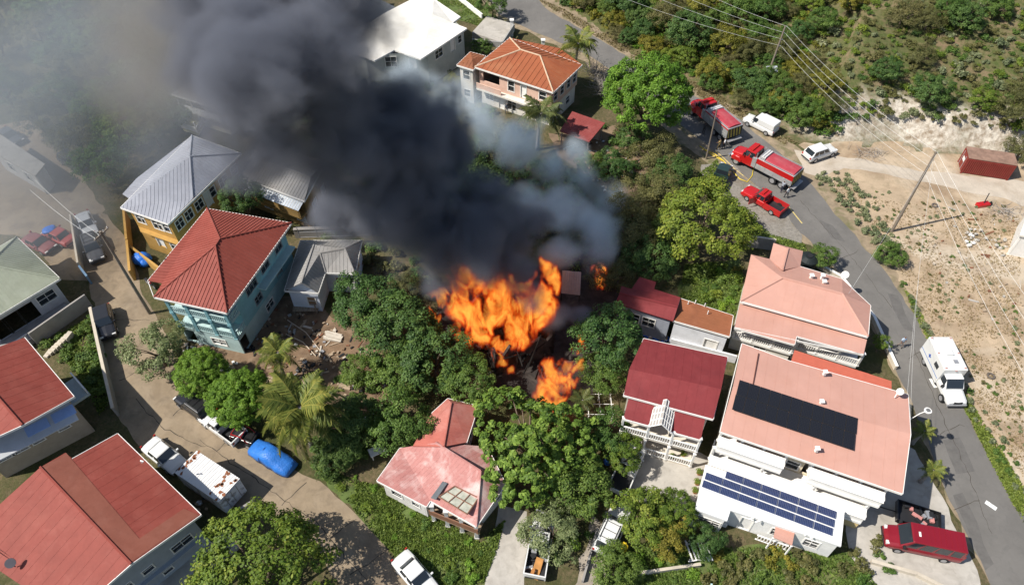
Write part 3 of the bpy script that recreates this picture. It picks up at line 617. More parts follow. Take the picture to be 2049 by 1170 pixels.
# -- maroon two storey house with the lattice porch gable
def lattice_house():
    z = 6.2; BL_, BR_, TR, TL = E_(z, (1248, 790), (1427, 838), (1456, 714), (1288, 677)); t = newhouse('two storey house with maroon roof, white verandahs and lattice porch gable', [BL_, BR_, TR, TL])
    k0, k1 = P(1259, 738, 7.0), P(1443, 778, 7.0)
    roof(t, [[BL_, BR_, k1, k0], [k1, TR, TL, k0]], maroon, .8, [], fascia=white, edge=[BL_, BR_, TR, TL], ht=.011, wd=.03)
    cream = wallmat('cream_paint', (.62, .56, .47)); fp = inset([BL_, BR_, TR, TL], [.3, .4, .3, .3])
    walls(t, fp, 0, z-.1, cream, [(0, u, 1.1, 3.6, 1.5) for u in (.15, .35)]+[(0, .55, 1.0, 3.1, 2.1, 'door'), (0, .8, 1.2, 3.7, 1.4), (0, .2, 1.2, .8, 1.4), (0, .45, 1.2, .8, 1.4), (0, .7, 1.0, .05, 2.1, 'door'), (1, .3, 1.2, 3.8, 1.2), (1, .7, 1.2, 3.8, 1.2)])
    e = (BR_-BL_); ln = e.length; e.normalize(); o = Vector((e.y, -e.x, 0)); v0 = xy(fp[0], 0); v1 = xy(fp[1], 0)
    for u0, u1 in ((.02, .345), (.60, .97)):
        a, b = v0.lerp(v1, u0), v0.lerp(v1, u1); f = [xy(a+o*1.95, 5.15), xy(b+o*1.95, 5.15), xy(b+o*.02, 5.85), xy(a+o*.02, 5.85)]; roof(t, [f], maroon, .8, name='verandah_roof', fascia=white, edge=f[:2], ht=.011, wd=.03)
    a, b = v0.lerp(v1, .02), v0.lerp(v1, .97); A, B = a+o*1.8, b+o*1.8
    for zz in (2.9, .25):
        slabp(t, [a, b, B, A], zz, .25, cream); 
        for u, w_ in ((0., .34), (.34, .66), (.66, 1.)): baluster_rail(t, at(A, B, u+.01), at(A, B, w_-.01), zz, white, .9, .2)
        for u in (.0, .34, .66, 1.): post(t, at(A, B, u), zz, zz+2.3, white, .18)
    # lattice gable over the stairs
    c0, c1 = v0.lerp(v1, .345)+o*.02, v0.lerp(v1, .60)+o*.02; mid = (c0+c1)/2; pg = MB()
    for p, r_ in ((c0, -1), (c1, 1)):
        lo0, lo1, hi0, hi1 = xy(p-o*.2, 5.7), xy(p+o*2.2, 5.5), xy(mid-o*.2, 6.55), xy(mid+o*2.2, 6.35)
        for k in range(5): pg.tube([lo0.lerp(lo1, k/4), hi0.lerp(hi1, k/4)], .055, 4)
        for k in range(5): pg.tube([lo0.lerp(hi0, k/4), lo1.lerp(hi1, k/4)], .055, 4)
        gp = MB(); gp.slab([lo0, lo1, hi1, hi0] if r_ < 0 else [lo1, lo0, hi0, hi1], .02); gp.build('porch_pane', mat('frosted_pane', (.34, .32, .3), .3, .15), t)
    pg.build('porch_lattice', white, t)
    pl = P(1345, 913, 0)
lattice_house()

# -- pink-roofed house with white verandah, by the road
def verandah_house():
    z = 5.0; q = E_(z, (1482, 602), (1737, 673), (1742, 611), (1685, 558), (1601, 533), (1607, 502), (1548, 486), (1540, 518), (1503, 509)); t = newhouse('white house with pink hip roof and white balustrade verandah by the road', q)
    k0, k1 = P(1566, 556, 6.2), P(1686, 588, 6.2); s0, s1 = P(1566, 540, 5.9), P(1577, 497, 5.6)
    roof(t, [[q[0], q[1], k1, k0], [q[1], q[2], k1], [q[2], q[3], k1], [q[3], q[4], k0, k1], [q[4], q[7], k0], [q[7], q[8], k0], [q[8], q[0], k0]], pinkroof, .9, [(k0, k1), (k0, q[0]), (k1, q[1])], fascia=white, edge=[q[0], q[1], q[2], q[3], q[4]], ht=.011, wd=.03)
    sm = [q[4], q[5], q[6], q[7]]; roof(t, [[q[4], q[5], s1, s0], [s1, q[6], q[7], s0], [q[5], q[6], s1]], pinkroof, .9, [(s0, s1)], name='rear_roof', ht=.011, wd=.03)
    fp = inset([q[0], q[1], q[2], q[3], q[8]], [.35, .35, .35, .35, .35]); wh = wallmat('warm_white_paint', (.70, .66, .58))
    walls(t, fp, 0, z-.1, wh, [(0, u, 1.6, 1.9, 1.9, 'open') for u in (.08, .2, .33)]+[(0, u, 2.2, 1.9, 1.9, 'open') for u in (.58, .75, .9)]+[(1, .5, 1.2, 2., 1.2), (2, .5, 1.2, 2., 1.2)])
    rp = inset(ccw(sm), .3); walls(t, rp, 0, z-.1, wh, [], name='rear_wall')
    v = E_(4.4, (1470, 655), (1590, 689), (1594, 672), (1728, 709), (1735, 678), (1481, 607)); roof(t, [[v[5], v[0], v[1], v[2], v[3], v[4]]], pinkroof, .9, name='verandah_roof', fascia=white, edge=v[:4], ht=.011, wd=.03)
    for p0, p1 in (((1466, 672), (1583, 706)), ((1592, 694), (1714, 731))):
        a, b = P(*p0, 2.2), P(*p1, 2.2); e = (b-a).normalized(); o = Vector((e.y, -e.x, 0)); slabp(t, [a+o*.1, b+o*.1, b-o*1.9, a-o*1.9], 2.2, .3, white); baluster_rail(t, a, b, 2.2, white, .85, .2, bw=.09)
        for u in (0., .33, .66, 1.): post(t, at(a, b, u), 2.2, 4.2, white, .2)
        fw = [xy(a-o*.2, 0), xy(b-o*.2, 0), xy(b-o*1.7, 0), xy(a-o*1.7, 0)]; walls(t, fw, 0, 1.9, wh, [(0, .5, 1.2, .6, 1.0)], name='base_wall')
    for x, y in ((1623, 555), (1645, 555), (1648, 567)):
        p = P(x, y, 5.7); m = MB(); m.box(p-Vector((0, 0, .2)), (.25, .25, .55)); m.box(p+Vector((0, 0, .3)), (.4, .4, .1)); m.build('vent_cap', white, t)
verandah_house()

ORD = 'first second third fourth fifth sixth seventh eighth ninth tenth eleventh'.split()
# -- large pink-roofed apartment building
def panel_mesh(w_, d_, cells, mats):
    m = MB(); m.box((0, 0, 0), (w_, d_, .04), 0, 1); nx, ny = cells; cw, ch = (w_-.08)/nx, (d_-.08)/ny
    for i in range(nx):
        for j in range(ny):
            x0 = -w_/2+.04+i*cw; y0 = -d_/2+.04+j*ch; g = .012
            m.raw([(x0+g, y0+g, .043), (x0+cw-g, y0+g, .043), (x0+cw-g, y0+ch-g, .043), (x0+g, y0+ch-g, .043)], [(0, 1, 2, 3)], 0)
    return m.mesh('solar_panel', mats)
def lay_panel(me, c, ex, ey, group, label):
    """panel thing lying in the plane of ex, ey with centre c"""
    ex = ex.normalized(); n = ex.cross(ey).normalized(); ey = n.cross(ex); o = link('solar_panel', me); o.matrix_world = Matrix(((ex.x, ey.x, n.x, c.x), (ex.y, ey.y, n.y, c.y), (ex.z, ey.z, n.z, c.z), (0, 0, 0, 1)))
    return tag(o, label, 'solar panel', group)
def apartment():
    z = 6.6; BL_, BR_, MR, TR, T2, T1, TL = E_(z, (1441, 863), (1806, 987), (1820, 868), (1817, 789), (1784, 777), (1580, 722), (1485, 687)); t = newhouse('large cream apartment block with pink roof, balconies and black solar array', [BL_, BR_, TR, TL], 'apartment block', 'apartment_block')
    kL, kR = P(1467, 772, z+.55), P(1822, 868, z+.55)
    roof(t, [[BL_, BR_, kR, kL], [kL, kR, TR, T1, TL]], pinkroof, .9, [], fascia=white, edge=[BL_, BR_, kR, TR, T1, TL], ht=.011, wd=.03)
    st = E_(z-.5, (1583, 722), (1784, 782), (1784, 762), (1590, 700)); roof(t, [st], mat('fresh_red_roof', (.46, .12, .075), .5, .08), .35, name='rear_roof', ht=.011, wd=.03)
    cream = wallmat('warm_cream_paint', (.66, .56, .40), ((.55, .45, .3), .4, .4)); q = [BL_, BR_, TR, TL]; fp = inset(q, [1.9, .5, .4, .4])
    ops = [(0, u, 1.8, 4.15, 1.9, 'open') for u in (.06, .16, .27)]+[(0, u, 1.2, 4.6, 1.2) for u in (.4, .52)]+[(0, u, 1.8, 4.15, 1.9, 'open') for u in (.64, .76, .88, .96)]
    ops += [(0, u, 2.0, 1.7, 1.7, 'open') for u in (.08, .21, .62, .75, .88)]+[(0, u, 1.1, 1.9, 1.1) for u in (.36, .48)]+[(1, .2, 1.3, 4.4, 1.2), (1, .5, 1.3, 4.4, 1.2), (1, .8, 1.3, 4.4, 1.2), (1, .5, 1.3, 1.4, 1.2)]
    walls(t, fp, 0, z-.1, cream, ops); dk = MB(); ii = inset(fp, .9); dk.prism(ii, 0.05, z-.3); dk.build('inner_wall', mat('cream_toned_as_shade', (.3, .25, .18), .9, .1), t)  # inner block in darkened cream, its colour standing in for indoor shade
    a, b = xy(fp[0], 0), xy(fp[1], 0); e = (b-a).normalized(); o = Vector((e.y, -e.x, 0))
    for zz, spans, dp in ((3.75, ((-.01, .40), (.56, .99)), 1.95), (1.45, ((-.02, .95),), 2.55)):
        for u0, u1 in spans:
            p, r_ = a.lerp(b, u0), a.lerp(b, u1); slabp(t, [p, r_, r_+o*dp, p+o*dp], zz, .3, white); baluster_rail(t, p+o*(dp-.1), r_+o*(dp-.1), zz, white, .95, .3, True); sloped_coping(t, p+o*dp, r_+o*dp, zz+1.12, .75, white); baluster_rail(t, p+o*.1, p+o*(dp-.1), zz, white, .95, .3, True); baluster_rail(t, r_+o*.1, r_+o*(dp-.1), zz, white, .95, .3, True)
            n = max(3, int((r_-p).length/3.4))
            for k in range(n+1): post(t, at(p, r_, k/n)+o*(dp-.98), zz, zz+2.1, white, .2)
    bw = [a+o*.02, b.lerp(a, .05)+o*.02, b.lerp(a, .05)+o*2.4, a+o*2.4]; walls(t, ccw(bw), 0, 1.14, wallmat('yellow_base_paint', (.62, .47, .22)), [], name='base_wall')
    # black array: two rows, each panel a thing of its own on the roof
    me = panel_mesh(1.02, 1.74, (6, 10), [mat('black_cell', (.012, .013, .018), .18, 0, spec=.5), mat('black_panel_frame', (.02, .02, .022), .4, 0)])
    c = [P(1479, 762, 7.1), P(1716, 839, 7.0), P(1706, 903, 6.9), P(1463, 821, 7.0)]; cols = 11
    ex, ey = (c[1]-c[0]), (c[0]-c[3])
    w_ = ex.length/cols; h = ey.length/2; sx = (w_-.03)/1.02; sy = (h-.03)/1.74
    for k in range(cols):
        for j in range(2):
            pc = c[3].lerp(c[2], (k+.5)/cols).lerp(c[0].lerp(c[1], (k+.5)/cols), (j+.5)/2)+Vector((0, 0, .17)); s = lay_panel(me, pc, ex, ey, 'black solar panels on the apartment roof', 'black solar panel, %s from left in the %s row on the pink apartment roof' % (ORD[k], ('lower', 'upper')[j])); s.scale = (sx, sy, 1)
    for x, y in ((1650, 747), (1634, 900), (1643, 806)):
        p = P(x, y, 7.1); m = MB(); m.box(p-Vector((0, 0, .2)), (.22, .22, .5)); m.box(p+Vector((0, 0, .25)), (.36, .36, .1)); m.build('vent_cap', white, t)
    p0, p1 = P(1518, 707, 6.75), P(1507, 768, 7.1); m = MB(); m.tube([p0, p1], .05, 5); m.build('conduit', mat('dark_pipe', (.12, .05, .04), .6, 0), t)
    # dish and aerial
    d = P(1790, 795, 6.9); s = thing('satellite_dish', 'satellite dish on the corner of the large pink roof', 'satellite dish', d); m = MB(); m.tube([d, d+Vector((.3, .4, .7))], .04, 6); m.tube([d+Vector((.9, .3, .1)), d+Vector((.3, .4, .7))], .03, 6); m.build('tripod', white, s); m = MB(); m.disc(d+Vector((.2, .1, .75)), (-.6, -.4, .7), .3, .05, 18, 0, .26); m.build('dish', white, s)
    d = P(1822, 838, 6.0); s = thing('street_lamp', 'white round lamp on a curved arm at the apartment corner', 'lamp', d); m = MB(); m.tube([d, d+Vector((.5, .1, .7)), d+Vector((.95, .2, .9))], .035, 6); m.build('arm', white, s); m = MB(); m.disc(d+Vector((1.15, .25, .92)), (0, 0, 1), .3, .1, 16); ho = m.build('lamp_head', white, s); m = MB(); m.disc(d+Vector((1.15, .25, .99)), (0, 0, 1), .18, .06, 16); m.build('lamp_cap', mat('dark_grey', (.15, .15, .15), .5, 0), ho)
apartment()

# -- low white flat-roofed annex carrying the blue panels
def annex():
    z = 2.9; a = E_(z, (1391, 1018), (1455, 1041), (1462, 1020), (1683, 1092), (1690, 1022), (1412, 929)); t = newhouse('low white flat roofed annex carrying blue solar panels', a, 'annex', 'annex')
    wf = mat('white_coated_roof', (.80, .80, .79), .5, .04, .4, stain=((.66, .65, .6), .4, .35, (.86, .86, .86), .9, .3))
    roof(t, [a], wf, 0, th=.2); fp = inset(a, .15); yl = wallmat('yellow_cream_paint', (.66, .52, .27)); wl = wallmat('bright_white_paint', (.76, .75, .72))
    walls(t, fp, 0, z-.2, wl, [(0, .5, 2.0, .9, .9), (2, .2, 1.0, .1, 2.0, 'door'), (2, .5, 1.2, .9, 1.1), (2, .8, 1.2, .9, 1.1)])
    me = panel_mesh(1.68, .98, (10, 6), [mat('blue_cell', (.016, .028, .085), .2, .35, 1.2, spec=.6), mat('panel_backing', (.10, .12, .2), .4, 0)])
    rows = (((1447, 938), (1670, 1019), 6, (1443, 951), (1669, 1034)),)
    A, B, C, D = P(1413, 943, z+.12), P(1672, 1039, z+.12), P(1668, 1078, z+.12), P(1402, 974, z+.12)      # two full rows
    T0, T1 = P(1449, 937, z+.12), P(1672, 1019, z+.12)
    ex = (B-A); 
    def row(p, q_, n, dv, rw):
        e = (q_-p); w_ = e.length/n
        for k in range(n):
            c = p+e*((k+.5)/n)+dv*.5; s = lay_panel(me, c, e, -dv, 'blue solar panels on the white annex', 'blue gridded solar panel, %s from left in the %s row on the white annex' % (ORD[k], rw)); s.scale = ((w_-.09)/1.68, (dv.length-.12)/.98, 1)
    dv = (D-A)*.5; row(A, B, 7, dv, 'middle'); row(A+dv, B+dv, 7, dv, 'lower'); row(A.lerp(B, 1/7)-dv, B-dv, 6, dv, 'upper')
    # red awning and side porch
    aw = E_(2.3, (1548, 1074), (1585, 1090), (1592, 1056), (1555, 1039)); o = thing('awning', 'small red metal awning over the annex doorway', 'awning', (cen(aw).x, cen(aw).y, 0)); roof(o, [aw], pinkroof, .3, ht=.011, wd=.03)
    for p in aw: post(o, p, 0, 2.2, white, .1, 'post')
    p0, p1 = P(1510, 1078, 0), P(1572, 1100, 0); baluster_rail(o, p0, p1, .0, white, .9, .25)
    pw = MB(); b0, b1 = P(1392, 1034), P(1452, 1056); e = b1-b0; n = Vector((-e.y, e.x, 0)).normalized()
    pch = thing('porch', 'white railed porch at the left end of the annex', 'porch', (b0.x, b0.y, 0)); slabp(pch, [b0, b1, b1+n*1.2, b0+n*1.2], .5, .45, white, 'floor'); baluster_rail(pch, b0, b1, .5, white, .8, .2); 
    for x, y in ((1500, 1040), (1512, 1046), (1610, 1072), (1622, 1078)): 
        p = P(x, y, z); m = MB(); m.obox(p, (.9, .3, 0), (-.05, .12, 0), (0, 0, .08)); m.build('roof_batten', white, t)
annex()

# -- rusty orange roof house at the top
def orange_house():
    z = 5.7; a = E_(z, (950, 134), (1107, 185), (1165, 130), (1120, 97), (1020, 76)); t = newhouse('pink and white two storey house with rusty orange hip roof', a)
    k0, k1 = P(1042, 100, 7.0), P(1081, 112, 7.0)
    roof(t, [[a[0], a[1], k1, k0], [a[1], a[2], k1], [a[2], a[3], a[4], k0, k1], [a[4], a[0], k0]], orange, .75, [(k0, k1), (k1, a[1]), (k0, a[0]), (k0, a[4])], mat('pale_cap', (.52, .38, .26), .7, .2), fascia=white, edge=[a[0], a[1], a[2], a[4]], wd=.12, ht=.05)
    b = E_(z-.1, (914, 130), (947, 140), (972, 112), (941, 104)); bk = P(945, 118, 6.2); roof(t, [[b[0], b[1], bk], [b[1], b[2], bk], [b[2], b[3], bk], [b[3], b[0], bk]], rust, .5, name='side_roof', fascia=white, edge=b, wd=.08, ht=.04)
    pk = wallmat('salmon_paint', (.62, .42, .33)); wh = wallmat('off_white_paint', (.66, .62, .55)); fp = inset([a[0], a[1], a[2], a[4]], .4)
    ops = [(0, .17, 2.6, 3.7, 1.5, 'open'), (0, .45, 1.0, 3.5, 1.5), (0, .62, .9, 3.0, 2.1, 'door'), (0, .88, 1.1, 3.7, 1.2)]+[(1, u, 1., 3.6, 1.2) for u in (.15, .4, .65, .88)]
    walls(t, fp, 2.75, z-.1, pk, ops); walls(t, inset([a[0], a[1], a[2], a[4]], .55), 0, 2.75, wh, [(0, .12, 1.2, .9, 1.1), (0, .3, .9, .1, 2.1, 'door'), (0, .45, 1.4, .4, 1.9), (0, .75, 2.2, .1, 2.2, 'open'), (1, .3, 1.1, .9, 1.1), (1, .7, 1.1, .9, 1.1)], name='base_wall')
    sp = inset(b, .3); walls(t, sp, 0, z-.2, wh, [(0, .5, 1.1, 3.6, 1.3), (0, .5, 1., .9, 1.1)], name='side_wall')
    p, r_ = xy(fp[0], 0), xy(fp[1], 0); e = (r_-p).normalized(); o = Vector((e.y, -e.x, 0)); slabp(t, [p, r_, r_+o*.9, p+o*.9], 2.85, .25, wh); baluster_rail(t, p+o*.8, p.lerp(r_, .35)+o*.8, 2.85, pk, .8, .3, True)
orange_house()

# -- big white roof house at the top, left side fading into the smoke
def white_house():
    z = 5.3; a = E_(z, (668, 89), (750, 121), (789, 100), (842, 118), (934, 57), (905, 46), (921, 34), (868, -2), (830, -4), (775, 24)); t = newhouse('white two storey house with large bright white roof at the top', a)
    k0, k1 = P(755, 70, 5.9), P(865, 28, 5.9)
    roof(t, [[a[0], a[1], a[2], k0], [a[2], a[3], k1, k0], [a[3], a[4], a[5], k1], [a[5], a[6], a[7], k1], [a[7], a[8], a[9], k0, k1], [a[9], a[0], k0]], whiteroof, .4, [], fascia=white, edge=a, ht=.011, wd=.03)
    gr = wallmat('grey_green_paint', (.42, .44, .41)); q = [a[1], a[3], a[4], a[7], a[9], a[0]]; fp = inset(q, [1.6, .4, .4, .4, .4, .4])
    walls(t, fp, 0, z-.1, gr, [(1, .3, 1.7, 3.4, 1.2), (1, .68, 1.0, 2.9, 2.1, 'door'), (1, .88, .9, 3.5, 1.1), (0, .4, 1.6, 3.3, 1.5), (0, .75, 1., 2.9, 2.1, 'door')])
    A, B = P(793, 119, 2.8), P(843, 137, 2.8); e = (B-A).normalized(); o = Vector((e.y, -e.x, 0)); slabp(t, [A, B, B-o*2, A-o*2], 2.8, .25, gr); baluster_rail(t, A, B, 2.8, wallmat('sage_rail', (.5, .56, .45)), .9, .2); post(t, B, 0, 5.1, gr, .2); post(t, A, 0, 5.1, gr, .2)
    tr = E_(3.0, (965, 62), (1010, 74), (1030, 60), (985, 48)); tc = cen(tr)
    s = thing('terrace', 'flat concrete terrace beside the white roofed house', 'terrace', (tc.x, tc.y, 0)); m = MB(); m.prism(ccw(E_(0, (945, 78), (1008, 100), (1030, 62), (975, 45))), 0, 1.1); m.build('slab', paleconc, s); 
    for p0, p1 in (((945, 90), (1006, 96)), ((1006, 96), (1029, 60))):
        u, v = P(*p0, 1.1), P(*p1, 1.1); ee = v-u; nn = Vector((-ee.y, ee.x, 0)).normalized()*.2; m = MB(); m.obox(u, ee, nn, (0, 0, .9)); m.build('parapet', wallmat('grey_block', (.34, .33, .31)), s)
white_house()

# -- grey-roofed house in the smoke on the left
def smoky_house():
    z = 5.2; a = E_(z, (342, 188), (432, 216), (500, 160), (444, 122)); t = newhouse('cream house with grey roof emerging from the smoke on the left', a); k = P(440, 170, 6.4)
    roof(t, [[a[0], a[1], k], [a[1], a[2], k], [a[2], a[3], k], [a[3], a[0], k]], tanroof, .4, fascia=white, edge=a)
    cr = wallmat('pale_cream_paint', (.58, .54, .42)); fp = inset(a, [1.3, .4, .4, .4]); walls(t, fp, 0, z-.1, cr, [(0, .3, 1.2, 3.4, 1.2), (0, .7, 1.2, 3.4, 1.2), (0, .3, 1.2, .9, 1.2)])
    A, B = xy(inset(a, .3)[0], 0), xy(inset(a, .3)[1], 0); C, D = xy(fp[1], 0), xy(fp[0], 0); slabp(t, [A, B, C, D], 2.8, .25, cr); baluster_rail(t, A, B, 2.8, white, .9, .25, True)
    for u in (.01, .35, .7, .99): post(t, at(A, B, u), 2.8, 5.0, white, .16)
    s = P(372, 262, 0); st = thing('porch', 'small pale yellow porch below the smoky cream house', 'porch', s); sl = ccw(E_(0, (368, 262), (398, 272), (412, 246), (380, 238))); m = MB(); m.prism(sl, 0, .5); m.build('floor', wallmat('pale_yellow_paint', (.6, .56, .33)), st)
    for i in range(4): post(st, sl[i], .5, 2.2, white, .12, 'post'); baluster_rail(st, sl[i], sl[(i+1) % 4], .5, white, .8, .3, True)
smoky_house()

# -- small roofs
def carport():
    a = E_(2.7, (1120, 262), (1179, 284), (1211, 246), (1145, 223)); t = newhouse('open shed with weathered dark red roof beside the palm', a, 'shed', 'shed'); roof(t, [a], roofmat('old_red_sheet', (.25, .06, .055), (.34, .12, .11), (.16, .04, .04)), .3, ht=.03)
    for p in inset(a, .25): post(t, p, 0, 2.6, mat('grey_post', (.25, .22, .2), .8, .2), .12, 'post')
    for p, q in ((0, 1), (1, 2)):
        u, v = inset(a, .25)[p], inset(a, .25)[q]; m = MB(); m.tube([xy(u, 2.45), xy(v, 2.45)], .07, 4); m.build('beam', mat('grey_post', (.25, .22, .2)), t)
    w_ = inset(a, .4); m = MB(); e = w_[3]-w_[2]; m.obox(xy(w_[2], 0), e, Vector((.1, .1, 0)), (0, 0, 2.4)); m.build('rear_wall', mat('board_wall', (.3, .25, .2), .8, .2), t)
carport()
def container():
    b0, b1, b2 = P(1922, 346), P(1985, 356), P(1935, 331); t = thing('storage_container', 'red corrugated storage container with rusty roof by the cut bank', 'container', b0)
    ex = (b1-b0).normalized()*5.5; ey = Vector((-ex.y, ex.x, 0)).normalized()*2.44; h = Vector((0, 0, 2.3)); rd = mat('container_red', (.21, .035, .028), .55, .15, 1.5, stain=((.2, .05, .03), .8, .6)); m = MB(); m.obox(b0+h*.03, ex, ey, h*.97); bo = m.build('box', rd, t)
    r_ = MB(); n = ex.cross(Vector((0, 0, 1))).normalized()
    for k in range(24): r_.obox(b0+ex*((k+.3)/24)+n*.06+h*.07, ex*.02, -n*.07, h*.86)
    r_.build('side_ribs', rd, bo, 'stuff'); m = MB(); m.obox(b0+h*1.003-ex*.01+n*.03, ex*1.02, ey*1.02, (0, 0, .06)); m.build('roof', mat('rusty_top', (.24, .15, .11), .9, .35, 1.2), t)
    for k in (0, 1):
        m = MB(); dd = ey*.46; m.obox(b0+ey*(.03+.48*k)-ex*.006+h*.06, -ex*.008, dd, h*.88); do = m.build('door', rd, t); m = MB(); m.tube([b0+ey*(.25+.48*k)-ex*.02+h*.08, b0+ey*(.25+.48*k)-ex*.02+h*.92], .03, 5); m.build('lock_bar', mat('steel_grey', (.35, .35, .35), .5, 0), do)
    m = MB(); m.obox(b0+ey*.3-ex*.018+h*.5, -ex*.003, ey*.3, h*.22); m.build('sign_plate', white, t)
    for k in (0, 1):
        for j in (0, 1): m = MB(); m.box(b0+ex*k*.97+ey*j*.95, (.2, .2, .08)); m.build('corner_casting', rd, t)
container()
def far_roofs():
    a = E_(3.2, (-20, 300), (70, 352), (90, 328), (-10, 262)); t = newhouse('pale flat roofed building in haze at the left edge', a); roof(t, [a], paleconc, 0, th=.2); walls(t, inset(a, .2), 0, 3, wallmat('hazy_wall', (.5, .48, .45)), [(0, .3, 1.2, 1., 1.2), (0, .7, 1.2, 1., 1.2)])
    a = E_(3.0, (715, 30), (772, 42), (790, 14), (745, -8)); t = newhouse('dark slatted roof beside the big white roof', a, 'roof', 'shelter'); roof(t, [a], mat('dark_roof', (.1, .11, .12), .7, .2), .35, ht=.06, wd=.1); walls(t, inset(a, .4), 0, 2.9, wallmat('hazy_wall', (.5, .48, .45)), [])
    a = E_(4.5, (640, 25), (715, 20), (735, -40), (650, -40)); t = newhouse('pale building behind the smoke at the top edge', a); roof(t, [a], tanroof, .4); walls(t, inset(a, .3), 0, 4.4, wallmat('hazy_wall', (.5, .48, .45)), [(0, .3, 1., 2.6, 1.1), (0, .7, 1., 2.6, 1.1)])
    a = E_(3.2, (2040, 470), (2090, 480), (2140, 430), (2062, 410)); t = newhouse('corner of a white roofed building at the right edge', a); roof(t, [a], whiteroof, 0, th=.2); walls(t, inset(a, .2), 0, 3, white, [])
far_roofs()

# -- the burning house: charred shell without a roof
def burning_house():
    char = mat('charred_wall', (.05, .042, .038), .95, .5, 1.2, .6, 12, stain=((.15, .125, .11), .5, .75, (.02, .018, .017), .8, .7)); coal = mat('charcoal', (.012, .011, .010), .95, .4, 4., .8, 20)
    S = P(992, 752); d1 = Vector((5, 2.4, 0)).normalized(); d2 = Vector((-2.4, 5, 0)).normalized(); W, Ee = S+d2*7.5, S+d1*6.4; N = W+d1*6.4
    t = thing('burning_house', 'burning house shell with charred walls and collapsed roof', 'house', (S.x, S.y, 0)); q = [W, S, Ee, N]
    rr = random.Random(3)
    for i in range(len(q)):
        a, b = q[i], q[(i+1) % len(q)]; e = b-a; n = Vector((-e.y, e.x, 0)).normalized()*.3; k = max(3, int(e.length/.8)); m = MB(); op = {0: (.55, .75), 1: (.15, .36)}.get(i)
        hp = 3.7
        for j in range(k):
            h1 = 3.3+rr.uniform(-1.1, .6); u = (j+.5)/k; z0 = 0
            if op and op[0] < u < op[1]: z0 = 2.3
            p, r_ = a+e*(j/k), a+e*((j+1)/k); m.hexa([p+Vector((0, 0, z0)), r_+Vector((0, 0, z0)), r_+n+Vector((0, 0, z0)), p+n+Vector((0, 0, z0)), p+Vector((0, 0, hp)), r_+Vector((0, 0, h1)), r_+n+Vector((0, 0, h1)), p+n+Vector((0, 0, hp))]); hp = h1
        m.build('wall', char, t)
    c = cen(q)
    for k in range(26):                             # fallen and leaning rafters
        a = c+Vector((rr.uniform(-4, 4), rr.uniform(-4.5, 4.5), rr.uniform(1.2, 3.4))); d = Vector((rr.uniform(-1, 1), rr.uniform(-1, 1), rr.uniform(-.3, .55))).normalized()*rr.uniform(1.6, 3.6); m = MB(); m.tube([a-d*.5, a+d*.5], .075, 4); m.build('rafter', coal, t)
    m = MB()
    for k in range(90):
        p = c+Vector((rr.uniform(-4.5, 4.5), rr.uniform(-5, 5), rr.uniform(0, 1.4))); m.box(p, (rr.uniform(.2, 1.1), rr.uniform(.1, .5), rr.uniform(.05, .4)), rr.uniform(0, 3))
    m.build('rubble', coal, t, 'stuff')
    f = MB(); a, b = W.lerp(S, .12)+Vector((0, 0, 3.6)), W.lerp(S, .62)+Vector((0, 0, 3.5)); h = Vector((0, 0, 1.3))
    for p0, p1 in ((a, b), (a+h, b+h), (a, a+h), (b, b+h), (a.lerp(b, .5), a.lerp(b, .5)+h)): f.tube([p0, p1], .07, 4)
    f.build('window_frame', mat('scorched_frame', (.2, .1, .05), .9, .4, 3.), t)
    s = [P(1124, 586, 1.2), P(1160, 590, 1.2), P(1162, 544, 3.4), P(1126, 541, 3.4)]; so = thing('metal_sheet', 'upright grey corrugated sheet standing behind the flames', 'metal sheet', P(1142, 600)); m = MB(); m.slab(s, .05); o = m.build('sheet', mat('galvanised', (.36, .37, .38), .45, .2, 1., metal=.3), so); r_ = MB()
    for k in range(9): r_.tube([s[0].lerp(s[1], k/8), s[3].lerp(s[2], k/8)], .05, 4)
    r_.build('sheet_ribs', M['galvanised'], o, 'stuff')
    for k in (0, 1): m = MB(); m.tube([s[k]-Vector((0, 0, 1.25)), s[3-k]], .05, 4); m.build('post', coal, so)
    sb = mat('scorched_earth', (.035, .03, .027), .97, .5, 1., .8, 12, stain=((.12, .1, .085), .5, .6)); sheet('scorched_ground', [(860, 640), (930, 740), (1010, 790), (1090, 830), (1180, 810), (1220, 700), (1240, 560), (1180, 500), (1040, 540), (900, 580)], .010, sb, .8)
burning_house()
